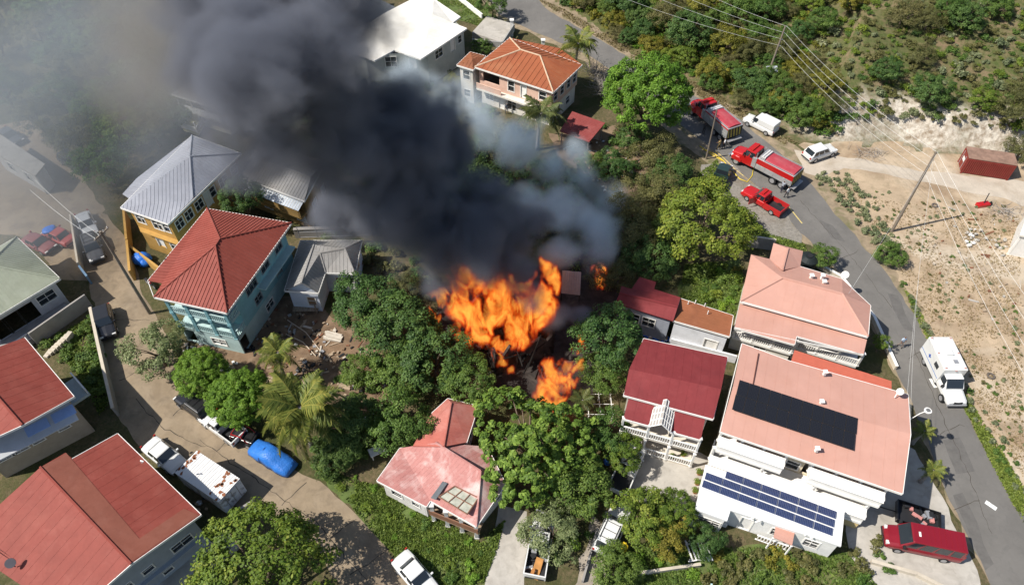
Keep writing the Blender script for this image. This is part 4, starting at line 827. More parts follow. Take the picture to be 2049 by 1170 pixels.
# ---------------------------------------------------------------- trees and plants
bark = mat('bark', (.17, .125, .09), .95, .3, 4., .8, 18)
greybark = mat('grey_bark', (.30, .27, .24), .95, .25, 4., .7, 18)
LM = {
 'bright': leafmat('leaf_bright', (0.078, 0.148, 0.017), (0.149, 0.269, 0.028), (0.282, 0.417, 0.056)),
 'mango': leafmat('leaf_mango', (0.071, 0.114, 0.017), (0.141, 0.208, 0.026), (0.282, 0.316, 0.050)),
 'dark': leafmat('leaf_dark', (0.036, 0.078, 0.021), (0.074, 0.133, 0.030), (0.140, 0.212, 0.049), .2),
 'mid': leafmat('leaf_mid', (0.050, 0.101, 0.020), (0.099, 0.168, 0.031), (0.184, 0.269, 0.056)),
 'almond': leafmat('leaf_almond', (0.056, 0.114, 0.020), (0.127, 0.215, 0.031), (0.268, 0.390, 0.071)),
 'olive': leafmat('leaf_olive', (0.064, 0.067, 0.022), (0.121, 0.121, 0.039), (0.204, 0.188, 0.064), .2),
 'yellow': leafmat('leaf_yellow', (0.097, 0.103, 0.016), (0.195, 0.186, 0.027), (0.367, 0.309, 0.044)),
 'pale': leafmat('leaf_pale', (0.097, 0.123, 0.059), (0.185, 0.216, 0.103), (0.325, 0.340, 0.195)),
 'palm': leafmat('leaf_palm', (0.071, 0.108, 0.020), (0.141, 0.175, 0.036), (0.367, 0.336, 0.071)),
 'palmdark': leafmat('leaf_palm_dark', (0.049, 0.078, 0.024), (0.099, 0.125, 0.036), (0.197, 0.204, 0.066)),
 'grass': leafmat('leaf_grass', (0.071, 0.108, 0.020), (0.141, 0.202, 0.036), (0.268, 0.323, 0.071)),
 'drygrass': leafmat('leaf_dry', (0.174, 0.133, 0.054), (0.291, 0.216, 0.109), (0.390, 0.319, 0.185)),
 'greyg': leafmat('leaf_grey_green', (0.085, 0.114, 0.043), (0.169, 0.215, 0.085), (0.338, 0.376, 0.184)),
}
def leaf_mesh(name, pos, nor, size, rnd, mt, aspect=.62, rs=None):
    """one diamond-shaped leaf face at every position"""
    rs = rs or np.random.RandomState(1); n = len(pos)
    nor = nor/np.maximum(1e-6, np.linalg.norm(nor, axis=1))[:, None]
    t = rs.normal(size=(n, 3)); t -= nor*(t*nor).sum(1)[:, None]; t /= np.maximum(1e-6, np.linalg.norm(t, axis=1))[:, None]; b = np.cross(nor, t)
    s = size[:, None]; q = np.empty((n, 4, 3)); q[:, 0] = pos-t*s; q[:, 1] = pos+b*s*aspect+nor*s*.12; q[:, 2] = pos+t*s; q[:, 3] = pos-b*s*aspect+nor*s*.12
    me = bpy.data.meshes.new(name); me.vertices.add(4*n); me.vertices.foreach_set('co', q.ravel()); me.loops.add(4*n); me.loops.foreach_set('vertex_index', np.arange(4*n)); me.polygons.add(n)
    me.polygons.foreach_set('loop_start', np.arange(0, 4*n, 4)); me.polygons.foreach_set('loop_total', np.full(n, 4))
    a = me.attributes.new('rnd', 'FLOAT', 'POINT'); a.data.foreach_set('value', np.repeat(np.clip(rnd, 0, 1), 4)); me.materials.append(mt); me.update(calc_edges=True); return me
def crown_mesh(name, mt, seed, Rr=5., hr=.75, clumps=70, lpc=75, leaf=.2, cr=.24, inner=.25, flat=0., lump=.16):
    """crown: leaf clumps over an uneven dome, some inside, gaps between"""
    rs = np.random.RandomState(seed); P_, N_, S_, C_ = [], [], [], []; cen_ = []
    for k in range(clumps):
        v = rs.normal(size=3); v /= np.linalg.norm(v); v[2] = abs(v[2])*1.1-.32 if rs.rand() < .85 else v[2]; v /= np.linalg.norm(v)
        rad = (1-cr*.6)*(rs.uniform(.35, .8) if rs.rand() < inner else rs.uniform(.86, 1.06))
        rad *= 1+lump*math.sin(3*math.atan2(v[1], v[0])+seed)+lump*.6*math.sin(5*v[2]+2*math.atan2(v[1], v[0])+seed*2)
        c = v*rad*Rr*np.array([1, 1, hr]); r = Rr*cr*rs.uniform(.65, 1.25); cen_.append((c, r)); n = int(lpc*rs.uniform(.7, 1.25)); tone = rs.normal()*.16
        d = rs.normal(size=(n, 3)); d /= np.linalg.norm(d, axis=1)[:, None]; d[:, 2] = np.where(d[:, 2] < -.3, -d[:, 2], d[:, 2])
        p = c+d*r*rs.uniform(.55, 1.05, size=(n, 1))*np.array([1, 1, .8]); P_.append(p); N_.append(d*.75+v*.45+np.array([0, 0, .45])+rs.normal(size=(n, 3))*.42); S_.append(leaf*rs.uniform(.6, 1.3, n)); C_.append(np.clip(.45+tone+rs.normal(size=n)*.17, 0, 1))
    return leaf_mesh(name, np.concatenate(P_), np.concatenate(N_), np.concatenate(S_), np.concatenate(C_), mt, rs=rs), cen_
def trunk_mesh(name, cen_, h, Rr, mt, seed, r0=.28, limbs=7):
    rr = random.Random(seed); mb = MB(); z0 = -h; base = Vector((0, 0, z0)); fork = Vector((rr.uniform(-.3, .3), rr.uniform(-.3, .3), z0+h*.5))
    mb.tube([base-Vector((0, 0, .2)), base+Vector((0, 0, .35)), base.lerp(fork, .55)+Vector((.08, .05, 0)), fork], [r0*1.5, r0*1.1, r0*.9, r0*.8], 8)
    for c, r in sorted(cen_, key=lambda q: rr.random())[:limbs]:
        e = Vector(c)*.9; mid = fork.lerp(e, .5)+Vector((0, 0, .25*Rr*.3)); mb.tube([fork-Vector((0, 0, .1)), mid, e], [r0*.6, r0*.36, r0*.12], 6)
    return mb.mesh(name, mt, smooth=True)
PROTO = {}
def proto(kind):
    """(crown mesh, trunk mesh, radius, height of crown centre)"""
    if kind in PROTO: return PROTO[kind]
    base, var = kind.split('.') if '.' in kind else (kind, '0'); s = int(var)*17+3
    spec = {'dome': ('bright', 5.3, .8, 480, 85, .12, .105, .35, 0.03), 'mango': ('mango', 5., .7, 190, 85, .13, .135, .14, .10), 'dark': ('dark', 3.6, .8, 130, 85, .115, .17, .2, .14), 'mid': ('mid', 3.4, .78, 110, 85, .115, .18, .2, .14),
            'almond': ('almond', 5.2, .7, 190, 55, .185, .085, .3, .16), 'olive': ('olive', 3.2, .75, 90, 110, .08, .21, .3, .2), 'yellow': ('yellow', 3.2, .75, 95, 85, .105, .18, .25, .18), 'pale': ('pale', 2.2, .8, 40, 90, .09, .25, .3, .2), 'grey': ('greyg', 3.2, .8, 90, 90, .10, .18, .3, .2), 'lemon': ('mango', 3.2, .8, 100, 90, .11, .17, .2, .14)}[base]
    mt, Rr, hr, cl, lp, lf, cr, inn, lump = spec; cm, cn = crown_mesh('crown', LM[mt], s, Rr, hr, cl, lp, lf, cr, inn, 0, lump); h = Rr*1.05
    PROTO[kind] = (cm, trunk_mesh('trunk', cn, h, Rr, bark, s, Rr*.05), Rr, h); return PROTO[kind]
def tree(kind, px, py, rad, label, group=None, zc=None, sq=1., name='tree', cat='tree', onhill=False):
    """px, py: where the middle of the crown shows; rad in metres; zc: height of the crown's centre"""
    cm, tm, Rr, h = proto(kind); s = rad/Rr; zc = zc if zc is not None else h*s*sq
    if onhill: g = G(px, py); p = g+Vector((0, 0, zc*.35))
    else: p = P(px, py, zc); g = Vector((p.x, p.y, 0))
    t = thing(name, label, cat, (g.x, g.y, g.z), R.uniform(0, 6.28), group)
    zz = p.z-g.z if not onhill else zc
    c = link('crown', cm, t); c.location = (0, 0, zz); c.scale = (s, s, s*sq*R.uniform(.92, 1.08)); k = link('trunk', tm, t); k.location = (0, 0, zz); k.scale = (s, s, zz/h*1.0); return t
def shrub_mesh(name, mt, seed, n=260, leaf=.11, hr=.75):
    rs = np.random.RandomState(seed); m = rs.randint(5, 9); P_, N_, C_ = [], [], []
    for k in range(m):
        c = np.array([rs.uniform(-.6, .6), rs.uniform(-.6, .6), rs.uniform(.25, .65)*hr]); r = rs.uniform(.28, .5); q = n//m; d = rs.normal(size=(q, 3)); d /= np.linalg.norm(d, axis=1)[:, None]; d[:, 2] = np.where(d[:, 2] < -.4, -d[:, 2], d[:, 2])
        P_.append(c+d*r*rs.uniform(.5, 1.05, (q, 1))*np.array([1, 1, .85])); N_.append(d*.8+np.array([0, 0, .6])+rs.normal(size=(q, 3))*.45); C_.append(np.clip(.45+rs.normal()*.15+rs.normal(size=q)*.18, 0, 1))
    p = np.concatenate(P_); p[:, 2] = np.maximum(p[:, 2], .03); return leaf_mesh(name, p, np.concatenate(N_), leaf*rs.uniform(.6, 1.35, len(p)), np.concatenate(C_), mt, rs=rs)
SH = {}
def shrub(kind, g, s, label, group=None, name='shrub', cat='shrub', zs=1.):
    k = kind+str(R.randrange(3))
    if k not in SH: SH[k] = shrub_mesh('shrub', LM[kind], len(SH)*7+5, 420 if kind in ('bright', 'mango', 'dark', 'mid', 'olive', 'yellow') else 240, .10 if kind != 'pale' else .13)
    o = link(name, SH[k]); o.location = g; o.scale = (s, s*R.uniform(.85, 1.15), s*zs*R.uniform(.8, 1.15)); o.rotation_euler = (0, 0, R.uniform(0, 6.28)); return tag(o, label, cat, group)

# palms: every frond a part of its own
def frond_mesh(seed, mt, ln=3.6, droop=1.0):
    rs = np.random.RandomState(seed); n = 34; u = np.linspace(.08, 1, n); x = ln*np.sin(u*1.25)/1.25*1.05; z = ln*(.34*u-droop*.62*u**2.1); pts = np.stack([x, np.zeros(n), z], 1); vs, fs, rd = [], [], []
    def add(q, r): i = len(vs); vs.extend(q); fs.append(tuple(range(i, i+len(q)))); rd.extend([r]*len(q))
    for i in range(n-1):                           # rachis
        w_ = .045*(1-u[i]*.8); a, b = pts[i], pts[i+1]; o = np.array([0, w_, 0]); add([a-o, b-o, b+o, a+o], .85)
        L_ = ln*.27*math.sin(min(1, u[i]*1.15+.12)*math.pi*.93)+.12
        for s in (-1, 1):
            d = np.array([.55+rs.normal()*.08, s*1., -.28-.3*droop*u[i]+rs.normal()*.12]); d /= np.linalg.norm(d); m = a+d*L_*.55; tip = a+d*L_+np.array([0, 0, -.22*L_]); w2 = np.array([.055, 0, 0]); r = np.clip(.45+rs.normal()*.16+.15*u[i], 0, 1); add([a-w2*.6, a+w2*.6, m+w2, m-w2], r); add([m-w2, m+w2, tip], r)
    me = bpy.data.meshes.new('frond'); me.from_pydata([tuple(v) for v in vs], [], fs); at_ = me.attributes.new('rnd', 'FLOAT', 'POINT'); at_.data.foreach_set('value', rd); me.materials.append(mt); return me
FR = {}
def palm(px, py, h, ln, label, mtk='palm', n=18, name='palm_tree', lean=(.3, .1), group=None):
    if mtk not in FR: FR[mtk] = [frond_mesh(k+3, LM[mtk], 3.6, dr) for k, dr in enumerate((.55, .85, 1.25, 1.6))]
    p = P(px, py, h); b = Vector((p.x-lean[0], p.y-lean[1], 0)); t = thing(name, label, 'palm tree', b, 0, group); m = MB(); pts = [b+(p-b)*u+Vector((lean[0], lean[1], 0))*(u*u-u)*.8 for u in (0, .15, .3, .45, .6, .75, .9, 1)]; r0 = .14+.012*h
    m.tube([pts[0]-Vector((0, 0, .1))]+pts[1:], [r0*1.5, r0*1.1, r0, r0*.95, r0*.9, r0*.85, r0*.85, r0*.9], 8); m.build('trunk', greybark, t, smooth=True); rr = random.Random(int(px)); s = ln/3.6
    for k in range(n):
        tier = k/n; me = FR[mtk][min(3, int(tier*4))]; f = link('frond', me, t); f.location = p-b; f.rotation_euler = (rr.uniform(-.25, .25), -.65+tier*.75+rr.uniform(-.12, .12), k*2.39996+rr.uniform(-.2, .2)); f.scale = (s*rr.uniform(.88, 1.1),)*3
    if h > 3:
        for k in range(5): m = MB(); a = k*1.25; m.ball(p+Vector((math.cos(a)*.28, math.sin(a)*.28, -.25)), .15, 8, 0, (1, 1, 1.2)); m.build('coconut', mat('coconut_husk', (.22, .17, .04), .7, .2), t, smooth=True)
    return t

# ---- the trees one can tell apart
tree('dome', 1296, 192, 5.6, 'large bright green domed tree beside the silver fire tanker', sq=1.15)
tree('mango', 1408, 445, 5.2, 'large yellow green mango tree below the dark pickup')
tree('olive', 1312, 318, 3.2, 'thin olive tree below the bright domed tree', zc=2.6)
tree('olive.1', 1272, 395, 3.6, 'olive tree in the smoke shade right of the pale smoke', zc=3.)
tree('olive.2', 1330, 395, 3.4, 'olive tree between the pale smoke and the mango tree', zc=3.)
tree('olive', 1262, 470, 3.4, 'shaded olive tree left of the mango tree', zc=3.2)
tree('dark.2', 1225, 330, 2.4, 'tree beside the yellow hose, leaves darkened for smoke shade', zc=2.)  # added tree; dark leaf colour stands in for the plume's shadow
tree('dark.1', 1345, 345, 2.8, 'tree below the grassy pole and the silver tanker, darkened for smoke shade', zc=2.2)  # also added, smoke shadow put into the leaf colour
tree('dark', 1265, 275, 2.2, 'bushy tree between the red shed and the domed tree, darkened for smoke shade', zc=1.8)  # added filler, dark leaves imitate the shade under the smoke
tree('mid.1', 1180, 330, 1.9, 'green tree behind the dark red shed roof', zc=1.6)
tree('dark.1', 1340, 470, 2.6, 'tree tucked under the left side of the mango tree, darkened for smoke shade', zc=2.)  # dark leaf type paints in the smoke's shadow here
tree('dark', 1300, 515, 3.0, 'tree above the maroon roofed bungalow, darkened for smoke shade', zc=2.6)  # foliage colour darkened in place of the shadow cast by the plume
tree('olive.1', 1225, 545, 2.6, 'scorched olive tree at the right edge of the fire', zc=2.4)
tree('dark.1', 1222, 678, 3.5, 'dark green tree between the fire and the maroon verandah house', zc=4.2)
tree('mid', 1205, 742, 2.4, 'lower dark bush under the tree right of the fire', zc=2., name='tree')
tree('dark', 730, 602, 3.4, 'dark green tree beside the white cottage', zc=3.6)
tree('dark.1', 805, 665, 3.9, 'dense dark tree at the left edge of the fire', zc=4.2)
tree('dark.2', 872, 715, 3.6, 'dense dark tree below the burning house wall', zc=3.8)
tree('mid.1', 800, 745, 3.0, 'mid green tree left of the rose roofed house', zc=3.0)
tree('mid.2', 805, 842, 2.9, 'round green tree shading the rose roof from the left', zc=3.2)
tree('mid', 940, 762, 2.5, 'green tree behind the rear wing of the rose roofed house', zc=3.6)
tree('olive.2', 815, 575, 2.0, 'brown scorched bush between cottage tree and smoke', zc=2.)
tree('almond', 1056, 884, 4.8, 'large light green almond tree right of the rose roofed house', zc=4.6)
tree('almond.1', 1112, 905, 3.4, 'almond tree crown spreading over the driveway', zc=3.6)
tree('mid.1', 1165, 975, 2.9, 'green bushy tree beside the footpath', zc=2.4)
tree('grey', 1104, 1062, 2.5, 'pale yellowish bush over the white work truck', zc=2.4)
tree('mid.2', 1215, 862, 2.2, 'small green tree left of the white verandahs', zc=3.)
tree('lemon', 1243, 905, 1.9, 'bright round tree above the parked white pickup', zc=2.6)
tree('lemon.1', 1290, 1030, 2.6, 'green citrus tree beside the parked white van', zc=2.6)
tree('yellow', 1330, 1068, 2.0, 'yellow green croton tree left of the annex porch', zc=2.2)
tree('mango.1', 1352, 1025, 2.0, 'green tree touching the corner of the white annex', zc=2.4)
tree('dark.2', 1412, 1078, 1.5, 'small dark green tree below the annex', zc=1.4)
tree('mid', 1232, 1135, 1.9, 'green bush at the bottom edge by the footpath', zc=1.6)
tree('mango.1', 522, 1140, 5.2, 'large pale green flowering tree at the bottom edge', zc=4.4)
tree('grey', 312, 700, 3.1, 'grey green leafy tree by the street below the teal house', zc=2.6)
tree('bright' if False else 'dome.1', 402, 745, 2.5, 'round bright green tree over the parked black suv', zc=2.8)
tree('dome', 480, 797, 2.9, 'round green tree over the parked white pickup', zc=3.)
tree('dark', 482, 393, 2.4, 'dark tree between the red roof and the brown house', zc=5.2)
tree('dark.1', 700, 845, 2.8, 'dark shaded tree right of the big palm', zc=2.2)
tree('dark.2', 672, 905, 2.2, 'dark bush below the big palm', zc=1.4)
tree('mid.1', 722, 742, 1.9, 'banana like bush in the dirt yard', zc=1.6)
tree('mid', 1650, 512, 1.5, 'small green tree at the road by the verandah house', zc=1.8)
tree('lemon', 1765, 684, .9, 'small round bush at the roadside corner', zc=1.6)
tree('mid.2', 965, 96, 1.6, 'green bush between the white and orange roofed houses', zc=1.6)
tree('yellow', 906, 160, 1.2, 'yellow green bush below the white roofed house', zc=1.4)
tree('mid', 985, 5, 2.6, 'tree casting shade on the road at the top edge', zc=3.)
palm(600, 815, 6.5, 4.3, 'big coconut palm beside the blue covered car', n=24)
palm(556, 706, 4.2, 2.7, 'young coconut palm below the teal house', n=16)
palm(1157, 88, 6.5, 3.6, 'tall palm behind the rusty orange roof', n=20)
palm(1082, 228, 5.5, 3.6, 'dark palm in front of the orange roofed house', 'palmdark', 22)
palm(1166, 800, 2.2, 1.6, 'small palm left of the lattice porch house', 'palmdark', 14, 'small_palm')
palm(1850, 862, 2.0, 1.3, 'small ornamental palm at the apartment corner, nearer the ambulance', 'palm', 13, 'small_palm')
palm(1868, 940, 2.0, 1.3, 'small ornamental palm on the road edge below the other', 'palm', 13, 'small_palm')
# bare grey tree
def bare_tree(px, py, h, label):
    p = P(px, py); t = thing('bare_tree', label, 'tree', p); m = MB(); rr = random.Random(5); m.tube([p, p+Vector((.1, 0, h*.4))], [.14, .1], 6); m.build('trunk', greybark, t); b = MB()
    for k in range(60):
        a = p+Vector((.1, 0, h*rr.uniform(.2, .42))); d = Vector((rr.gauss(0, 1), rr.gauss(0, 1), rr.uniform(.3, 1.3))).normalized()*rr.uniform(1.2, 2.9); q = a+d*.55+Vector((rr.gauss(0, .15), rr.gauss(0, .15), 0)); b.tube([a, q, a+d], [.04, .028, .012], 4)
        for j in range(4): e = Vector((rr.gauss(0, 1), rr.gauss(0, 1), rr.gauss(.5, .6))).normalized()*rr.uniform(.4, 1.); s = q.lerp(a+d, rr.random()); b.tube([s, s+e], [.02, .01], 3)
    b.build('branches', greybark, t, 'stuff')
bare_tree(1205, 195, 3.6, 'bare grey leafless tree left of the bright domed tree')
bare_tree(1190, 160, 3.0, 'bare grey brush beside the rusty orange roof')

# ---- woods behind the smoke on the left
def inpoly(x, y, poly):
    c = False
    for i in range(len(poly)):
        (x0, y0), (x1, y1) = poly[i-1], poly[i]
        if (y0 > y) != (y1 > y) and x < (x1-x0)*(y-y0)/(y1-y0)+x0: c = not c
    return c
def scatter(poly, n, gap, seed, yexp=1.):
    rr = random.Random(seed); x0, x1 = min(p[0] for p in poly), max(p[0] for p in poly); y0, y1 = min(p[1] for p in poly), max(p[1] for p in poly); out = []
    for k in range(n*40):
        x, y = rr.uniform(x0, x1), rr.uniform(y0, y1); g = gap*(.6+.55*(y+100)/600)
        if inpoly(x, y, poly) and all((x-a)**2+((y-b)*1.5)**2 > g*g for a, b in out):
            out.append((x, y))
            if len(out) >= n: break
    return out
for x, y in scatter([(-60, -40), (520, -60), (440, 110), (345, 185), (350, 250), (250, 330), (215, 360), (110, 260), (20, 200), (-60, 190)], 48, 62, 5):
    tk = R.choice(['dark', 'olive', 'dark.1', 'mid', 'olive.1']); tree(tk, x, y, R.uniform(2.4, 3.9), {'d': 'dark green', 'o': 'olive', 'm': 'mid green'}[tk[0]]+' woodland tree in the haze '+('at the top edge' if y < 40 else 'above the grey car park' if x < 130 else 'above the amber house' if y > 200 else 'left of the smoke plume')+(' by the left edge' if x < 60 else ' near the cream house' if x > 300 else ''), 'trees in the smoky wood on the left', zc=R.uniform(2.2, 3.6))
# ---- hillside above the road: big bushes, scrub
HB = {'dark': 'dark green bush', 'olive': 'olive scrub bush', 'yellow': 'yellowish green bush', 'mid': 'mid green bush', 'mango': 'light green bush', 'pale': 'pale dry bush'}
def hillzone(x, y):
    v = 'on the hillside along the top edge' if y < 50 else 'on the hillside near the road' if y > 60+.42*(x-1150) else 'midway up the hillside'
    for lim, w_ in ((1230, 'beyond the palm and orange roof'), (1350, 'above the bright domed tree'), (1460, 'above the silver tanker'), (1560, 'around the solar lamp pole'), (1680, 'above the white van and hatchback'), (1800, 'left of the bare brown slope'), (1910, 'above the pale cut bank'), (9999, 'above the red container')):
        if x < lim: return v+', '+w_
def hillbush(k, x, y, s):
    g = G(x, y)
    if s > 1.5:
        kk = {'mango': 'lemon', 'pale': 'pale'}.get(k, k)+R.choice(['', '.1'] if k != 'pale' else ['']); tree(kk, x, y, s, HB[k].replace('bush', 'tree')+' '+hillzone(x, y), 'trees on the hillside', zc=s*.75, onhill=True)
    else: shrub(k, g, s, HB[k]+' '+hillzone(x, y), 'bushes on the hillside', name='bush', cat='bush')
for x, y, s, k in ((1375, 95, 3.6, 'dark'), (1330, 60, 3., 'olive'), (1250, 30, 3.2, 'dark'), (1180, 15, 2.6, 'olive'), (1450, 110, 2.8, 'yellow'), (1420, 165, 2.4, 'yellow'), (1500, 190, 2.8, 'dark'), (1560, 215, 2.6, 'mid'), (1470, 50, 2.8, 'mid'), (1560, 120, 2.4, 'olive'), (1850, 205, 2.6, 'dark'), (1765, 160, 2.0, 'dark'), (1800, 55, 2.6, 'olive'), (1920, 60, 2.6, 'dark'), (1890, 40, 2.2, 'mid'), (1850, 60, 2.2, 'olive'), (1985, 35, 2.2, 'mid'), (1640, 60, 2.2, 'mid'), (1620, 240, 2., 'mid'), (1530, 230, 2.0, 'mid'), (1660, 225, 1.8, 'olive'), (2020, 250, 2.8, 'olive'), (1960, 220, 2.0, 'mango'), (2040, 200, 2.4, 'olive'), (1400, 30, 2.6, 'yellow'), (1530, 40, 2.6, 'mid'), (1700, 25, 2.4, 'yellow'), (1590, 160, 2.0, 'yellow'), (1840, 130, 1.9, 'olive'), (2030, 320, 2.2, 'olive'), (1300, 110, 2., 'yellow'), (1225, 60, 2., 'yellow')): hillbush(k, x, y, s)
for x, y in scatter([(1100, -10), (1640, -10), (1600, 90), (1660, 200), (1690, 270), (1600, 275), (1520, 235), (1400, 170), (1270, 105), (1150, 30)], 130, 30, 8):
    hillbush(R.choice(['yellow', 'olive', 'mid', 'mango', 'olive', 'dark', 'mid']), x, y, R.uniform(1.0, 2.1))
for x, y in scatter([(1620, -10), (2060, -10), (2060, 265), (1930, 240), (1800, 238), (1700, 238), (1640, 180)], 110, 34, 9):
    hillbush(R.choice(['olive', 'mid', 'pale', 'olive', 'dark', 'mango']), x, y, R.uniform(.45, 1.35))
# plants too many or too small to pick apart: joined into one object
def joined(name, label, cat, spots):
    V, A, MT, MI, n = [], [], [], [], 0
    for kind, g, sx, sz in spots:
        k = kind+str(R.randrange(3))
        if k not in SH: SH[k] = shrub_mesh('shrub', LM[kind], len(SH)*7+5, 420 if kind in ('bright', 'mango', 'dark', 'mid', 'olive', 'yellow') else 240, .10 if kind != 'pale' else .13)
        me = SH[k]; c = np.empty(len(me.vertices)*3); me.vertices.foreach_get('co', c); c = c.reshape(-1, 3); r = np.empty(len(c)); me.attributes['rnd'].data.foreach_get('value', r); q = R.uniform(0, 6.28); cs, sn = math.cos(q), math.sin(q)
        V.append(np.stack([(c[:, 0]*cs-c[:, 1]*sn)*sx+g[0], (c[:, 0]*sn+c[:, 1]*cs)*sx+g[1], c[:, 2]*sz+g[2]], 1)); A.append(r)
        if LM[kind] not in MT: MT.append(LM[kind])
        MI.append(np.full(len(c)//4, MT.index(LM[kind])))
    v = np.concatenate(V); n = len(v)//4; me = bpy.data.meshes.new(name); me.vertices.add(4*n); me.vertices.foreach_set('co', v.ravel()); me.loops.add(4*n); me.loops.foreach_set('vertex_index', np.arange(4*n)); me.polygons.add(n); me.polygons.foreach_set('loop_start', np.arange(0, 4*n, 4)); me.polygons.foreach_set('loop_total', np.full(n, 4)); me.polygons.foreach_set('material_index', np.concatenate(MI))
    at_ = me.attributes.new('rnd', 'FLOAT', 'POINT'); at_.data.foreach_set('value', np.concatenate(A))
    for m in MT: me.materials.append(m)
    me.update(calc_edges=True); return tag(link(name, me, None, 'stuff'), label, cat)
fw = []
for k in range(150):
    x = R.uniform(-190, 210); y = R.uniform(124, 240); s_ = R.uniform(2., 4.2); fw.append((R.choice(['dark', 'olive', 'mid', 'olive']), (x, y, hz(x, y)), s_, s_*.9))
joined('far_wood', 'dark wood on the slope along the top edge', 'wood', fw)
# ---- roadside cactus strip and plants in the lot
for x, y in scatter([(1630, 345), (1700, 345), (1740, 400), (1780, 470), (1800, 530), (1770, 520), (1700, 430), (1640, 370)], 60, 15, 12): shrub('pale', P(x, y), R.uniform(.45, .9), 'pale cactus clump on the roadside strip', 'cactus clumps along the road', name='cactus', cat='cactus')
joined('verge_plants', 'low leafy plants along the right verge of the road', 'plants', [(R.choice(['pale', 'mid', 'pale']), P(x, y), *(lambda q: (q, q))(R.uniform(.3, .7))) for x, y in scatter([(1800, 560), (1830, 600), (1900, 720), (1990, 850), (2049, 950), (2049, 1010), (1980, 890), (1900, 760), (1840, 650)], 60, 14, 13)])
tree('mid', 1782, 510, 1.7, 'green bush at the edge of the lot by the road', zc=1.1)
joined('weeds', 'small weeds dotted over the dirt lot', 'weeds', [(R.choice(['pale', 'olive', 'pale', 'mid']), P(x, y), R.uniform(.16, .42), R.uniform(.15, .35)) for x, y in scatter([(1650, 360), (2040, 420), (2049, 960), (1960, 800), (1840, 560), (1790, 500)], 260, 11, 14) if noise.noise(Vector((x*.012, y*.016, 2))) > -.05])
# ---- garden plants
def patch(poly, n, gap, kinds, lo, hi, label, group, seed):
    if group is None: return joined('undergrowth', label, 'undergrowth', [(R.choice(kinds), P(x, y), *(lambda q: (q, q))(R.uniform(lo, hi))) for x, y in scatter(poly, n, gap, seed)])
    for x, y in scatter(poly, n, gap, seed): shrub(R.choice(kinds), P(x, y), R.uniform(lo, hi), label, group)
patch([(90, 690), (150, 660), (190, 640), (215, 780), (190, 800), (150, 730)], 16, 22, ['dark', 'mid'], .6, 1.1, 'garden shrub behind the street wall', 'shrubs behind the street wall', 21)
patch([(1380, 535), (1480, 530), (1470, 620), (1400, 610)], 22, 18, ['mango', 'bright', 'mid', 'yellow'], .5, 1.0, 'bright garden shrub left of the pink verandah house', 'shrubs beside the verandah house', 22)
patch([(620, 930), (740, 960), (880, 1040), (970, 1100), (940, 1170), (860, 1170), (790, 1080), (700, 1000)], 60, 20, ['mid', 'bright', 'bright', 'mango'], .25, .75, 'weedy undergrowth on the slope below the rose roofed house', None, 23)
patch([(1420, 1110), (1560, 1105), (1640, 1120), (1640, 1170), (1420, 1170)], 34, 20, ['olive', 'yellow', 'olive', 'mid'], .5, 1.1, 'olive garden bush below the annex', 'bushes below the annex', 24)
patch([(1680, 1090), (1750, 1080), (1790, 1150), (1700, 1170)], 12, 20, ['olive', 'olive', 'mid'], .5, 1.0, 'dry bush beside the red van', 'bushes beside the red van', 25)
patch([(1260, 1110), (1400, 1120), (1400, 1165), (1260, 1165)], 12, 24, ['mid', 'bright'], .4, .8, 'garden plant at the bottom wall', 'plants at the bottom wall', 26)
patch([(1180, 240), (1320, 300), (1340, 420), (1210, 470), (1230, 360)], 26, 26, ['olive', 'olive', 'dark', 'mid'], .7, 1.3, 'dark undergrowth in the smoke shade beside the mango tree', None, 27)
patch([(1090, 930), (1220, 1000), (1180, 1080), (1060, 1160), (1060, 1030)], 18, 26, ['mid', 'bright', 'grey' if False else 'mid'], .5, 1.0, 'shrub between the driveway and the footpath', 'shrubs by the driveway', 28)
patch([(640, 760), (760, 760), (760, 900), (640, 930)], 20, 26, ['dark', 'mid'], .6, 1.1, 'shaded undergrowth below the dirt yard', None, 29)
patch([(880, 150), (920, 140), (960, 215), (900, 210)], 8, 20, ['mid', 'yellow'], .4, .8, 'garden plant before the orange roofed house', 'garden plants at the orange roofed house', 30)
patch([(740, 600), (860, 640), (920, 700), (900, 760), (790, 800), (740, 740)], 20, 30, ['dark', 'dark', 'mid'], .8, 1.3, 'undergrowth among the dark trees by the fire', None, 31)
# ---- grass: nobody could count it
def grass(name, label, poly, n, mt, seed, h=.16, hill=False):
    rs = np.random.RandomState(seed); pts = []; x0, x1 = min(p[0] for p in poly), max(p[0] for p in poly); y0, y1 = min(p[1] for p in poly), max(p[1] for p in poly)
    while len(pts) < n:
        x, y = rs.uniform(x0, x1), rs.uniform(y0, y1)
        if not inpoly(x, y, poly): continue
        g = P(x, y)
        if noise.noise(Vector((g.x*.45, g.y*.45, seed))) < -.15+rs.normal()*.18: continue
        pts.append((g.x, g.y, h*.5))
    p = np.array(pts); nr = rs.normal(size=(n, 3))*.8+np.array([0, 0, .6]); me = leaf_mesh(name, p, nr, h*rs.uniform(.5, 1.4, n), np.clip(.5+rs.normal(size=n)*.24, 0, 1), mt, .4, rs); tag(link(name, me, None, 'stuff'), label, 'grass')
grass('grass', 'green grass on the slope below the rose roofed house', [(620, 930), (760, 975), (860, 1025), (960, 1085), (1010, 1040), (990, 1110), (960, 1180), (840, 1180), (790, 1110), (700, 1010)], 16000, LM['grass'], 1)
grass('grass', 'grass patch beside the lay-by', [(1395, 350), (1435, 320), (1445, 360), (1480, 420), (1545, 470), (1610, 490), (1625, 530), (1560, 510), (1490, 470), (1440, 420)], 5000, LM['grass'], 2)
grass('grass', 'lawn beside the pink verandah house', [(1370, 530), (1480, 520), (1490, 600), (1465, 640), (1360, 600)], 5000, LM['grass'], 3)
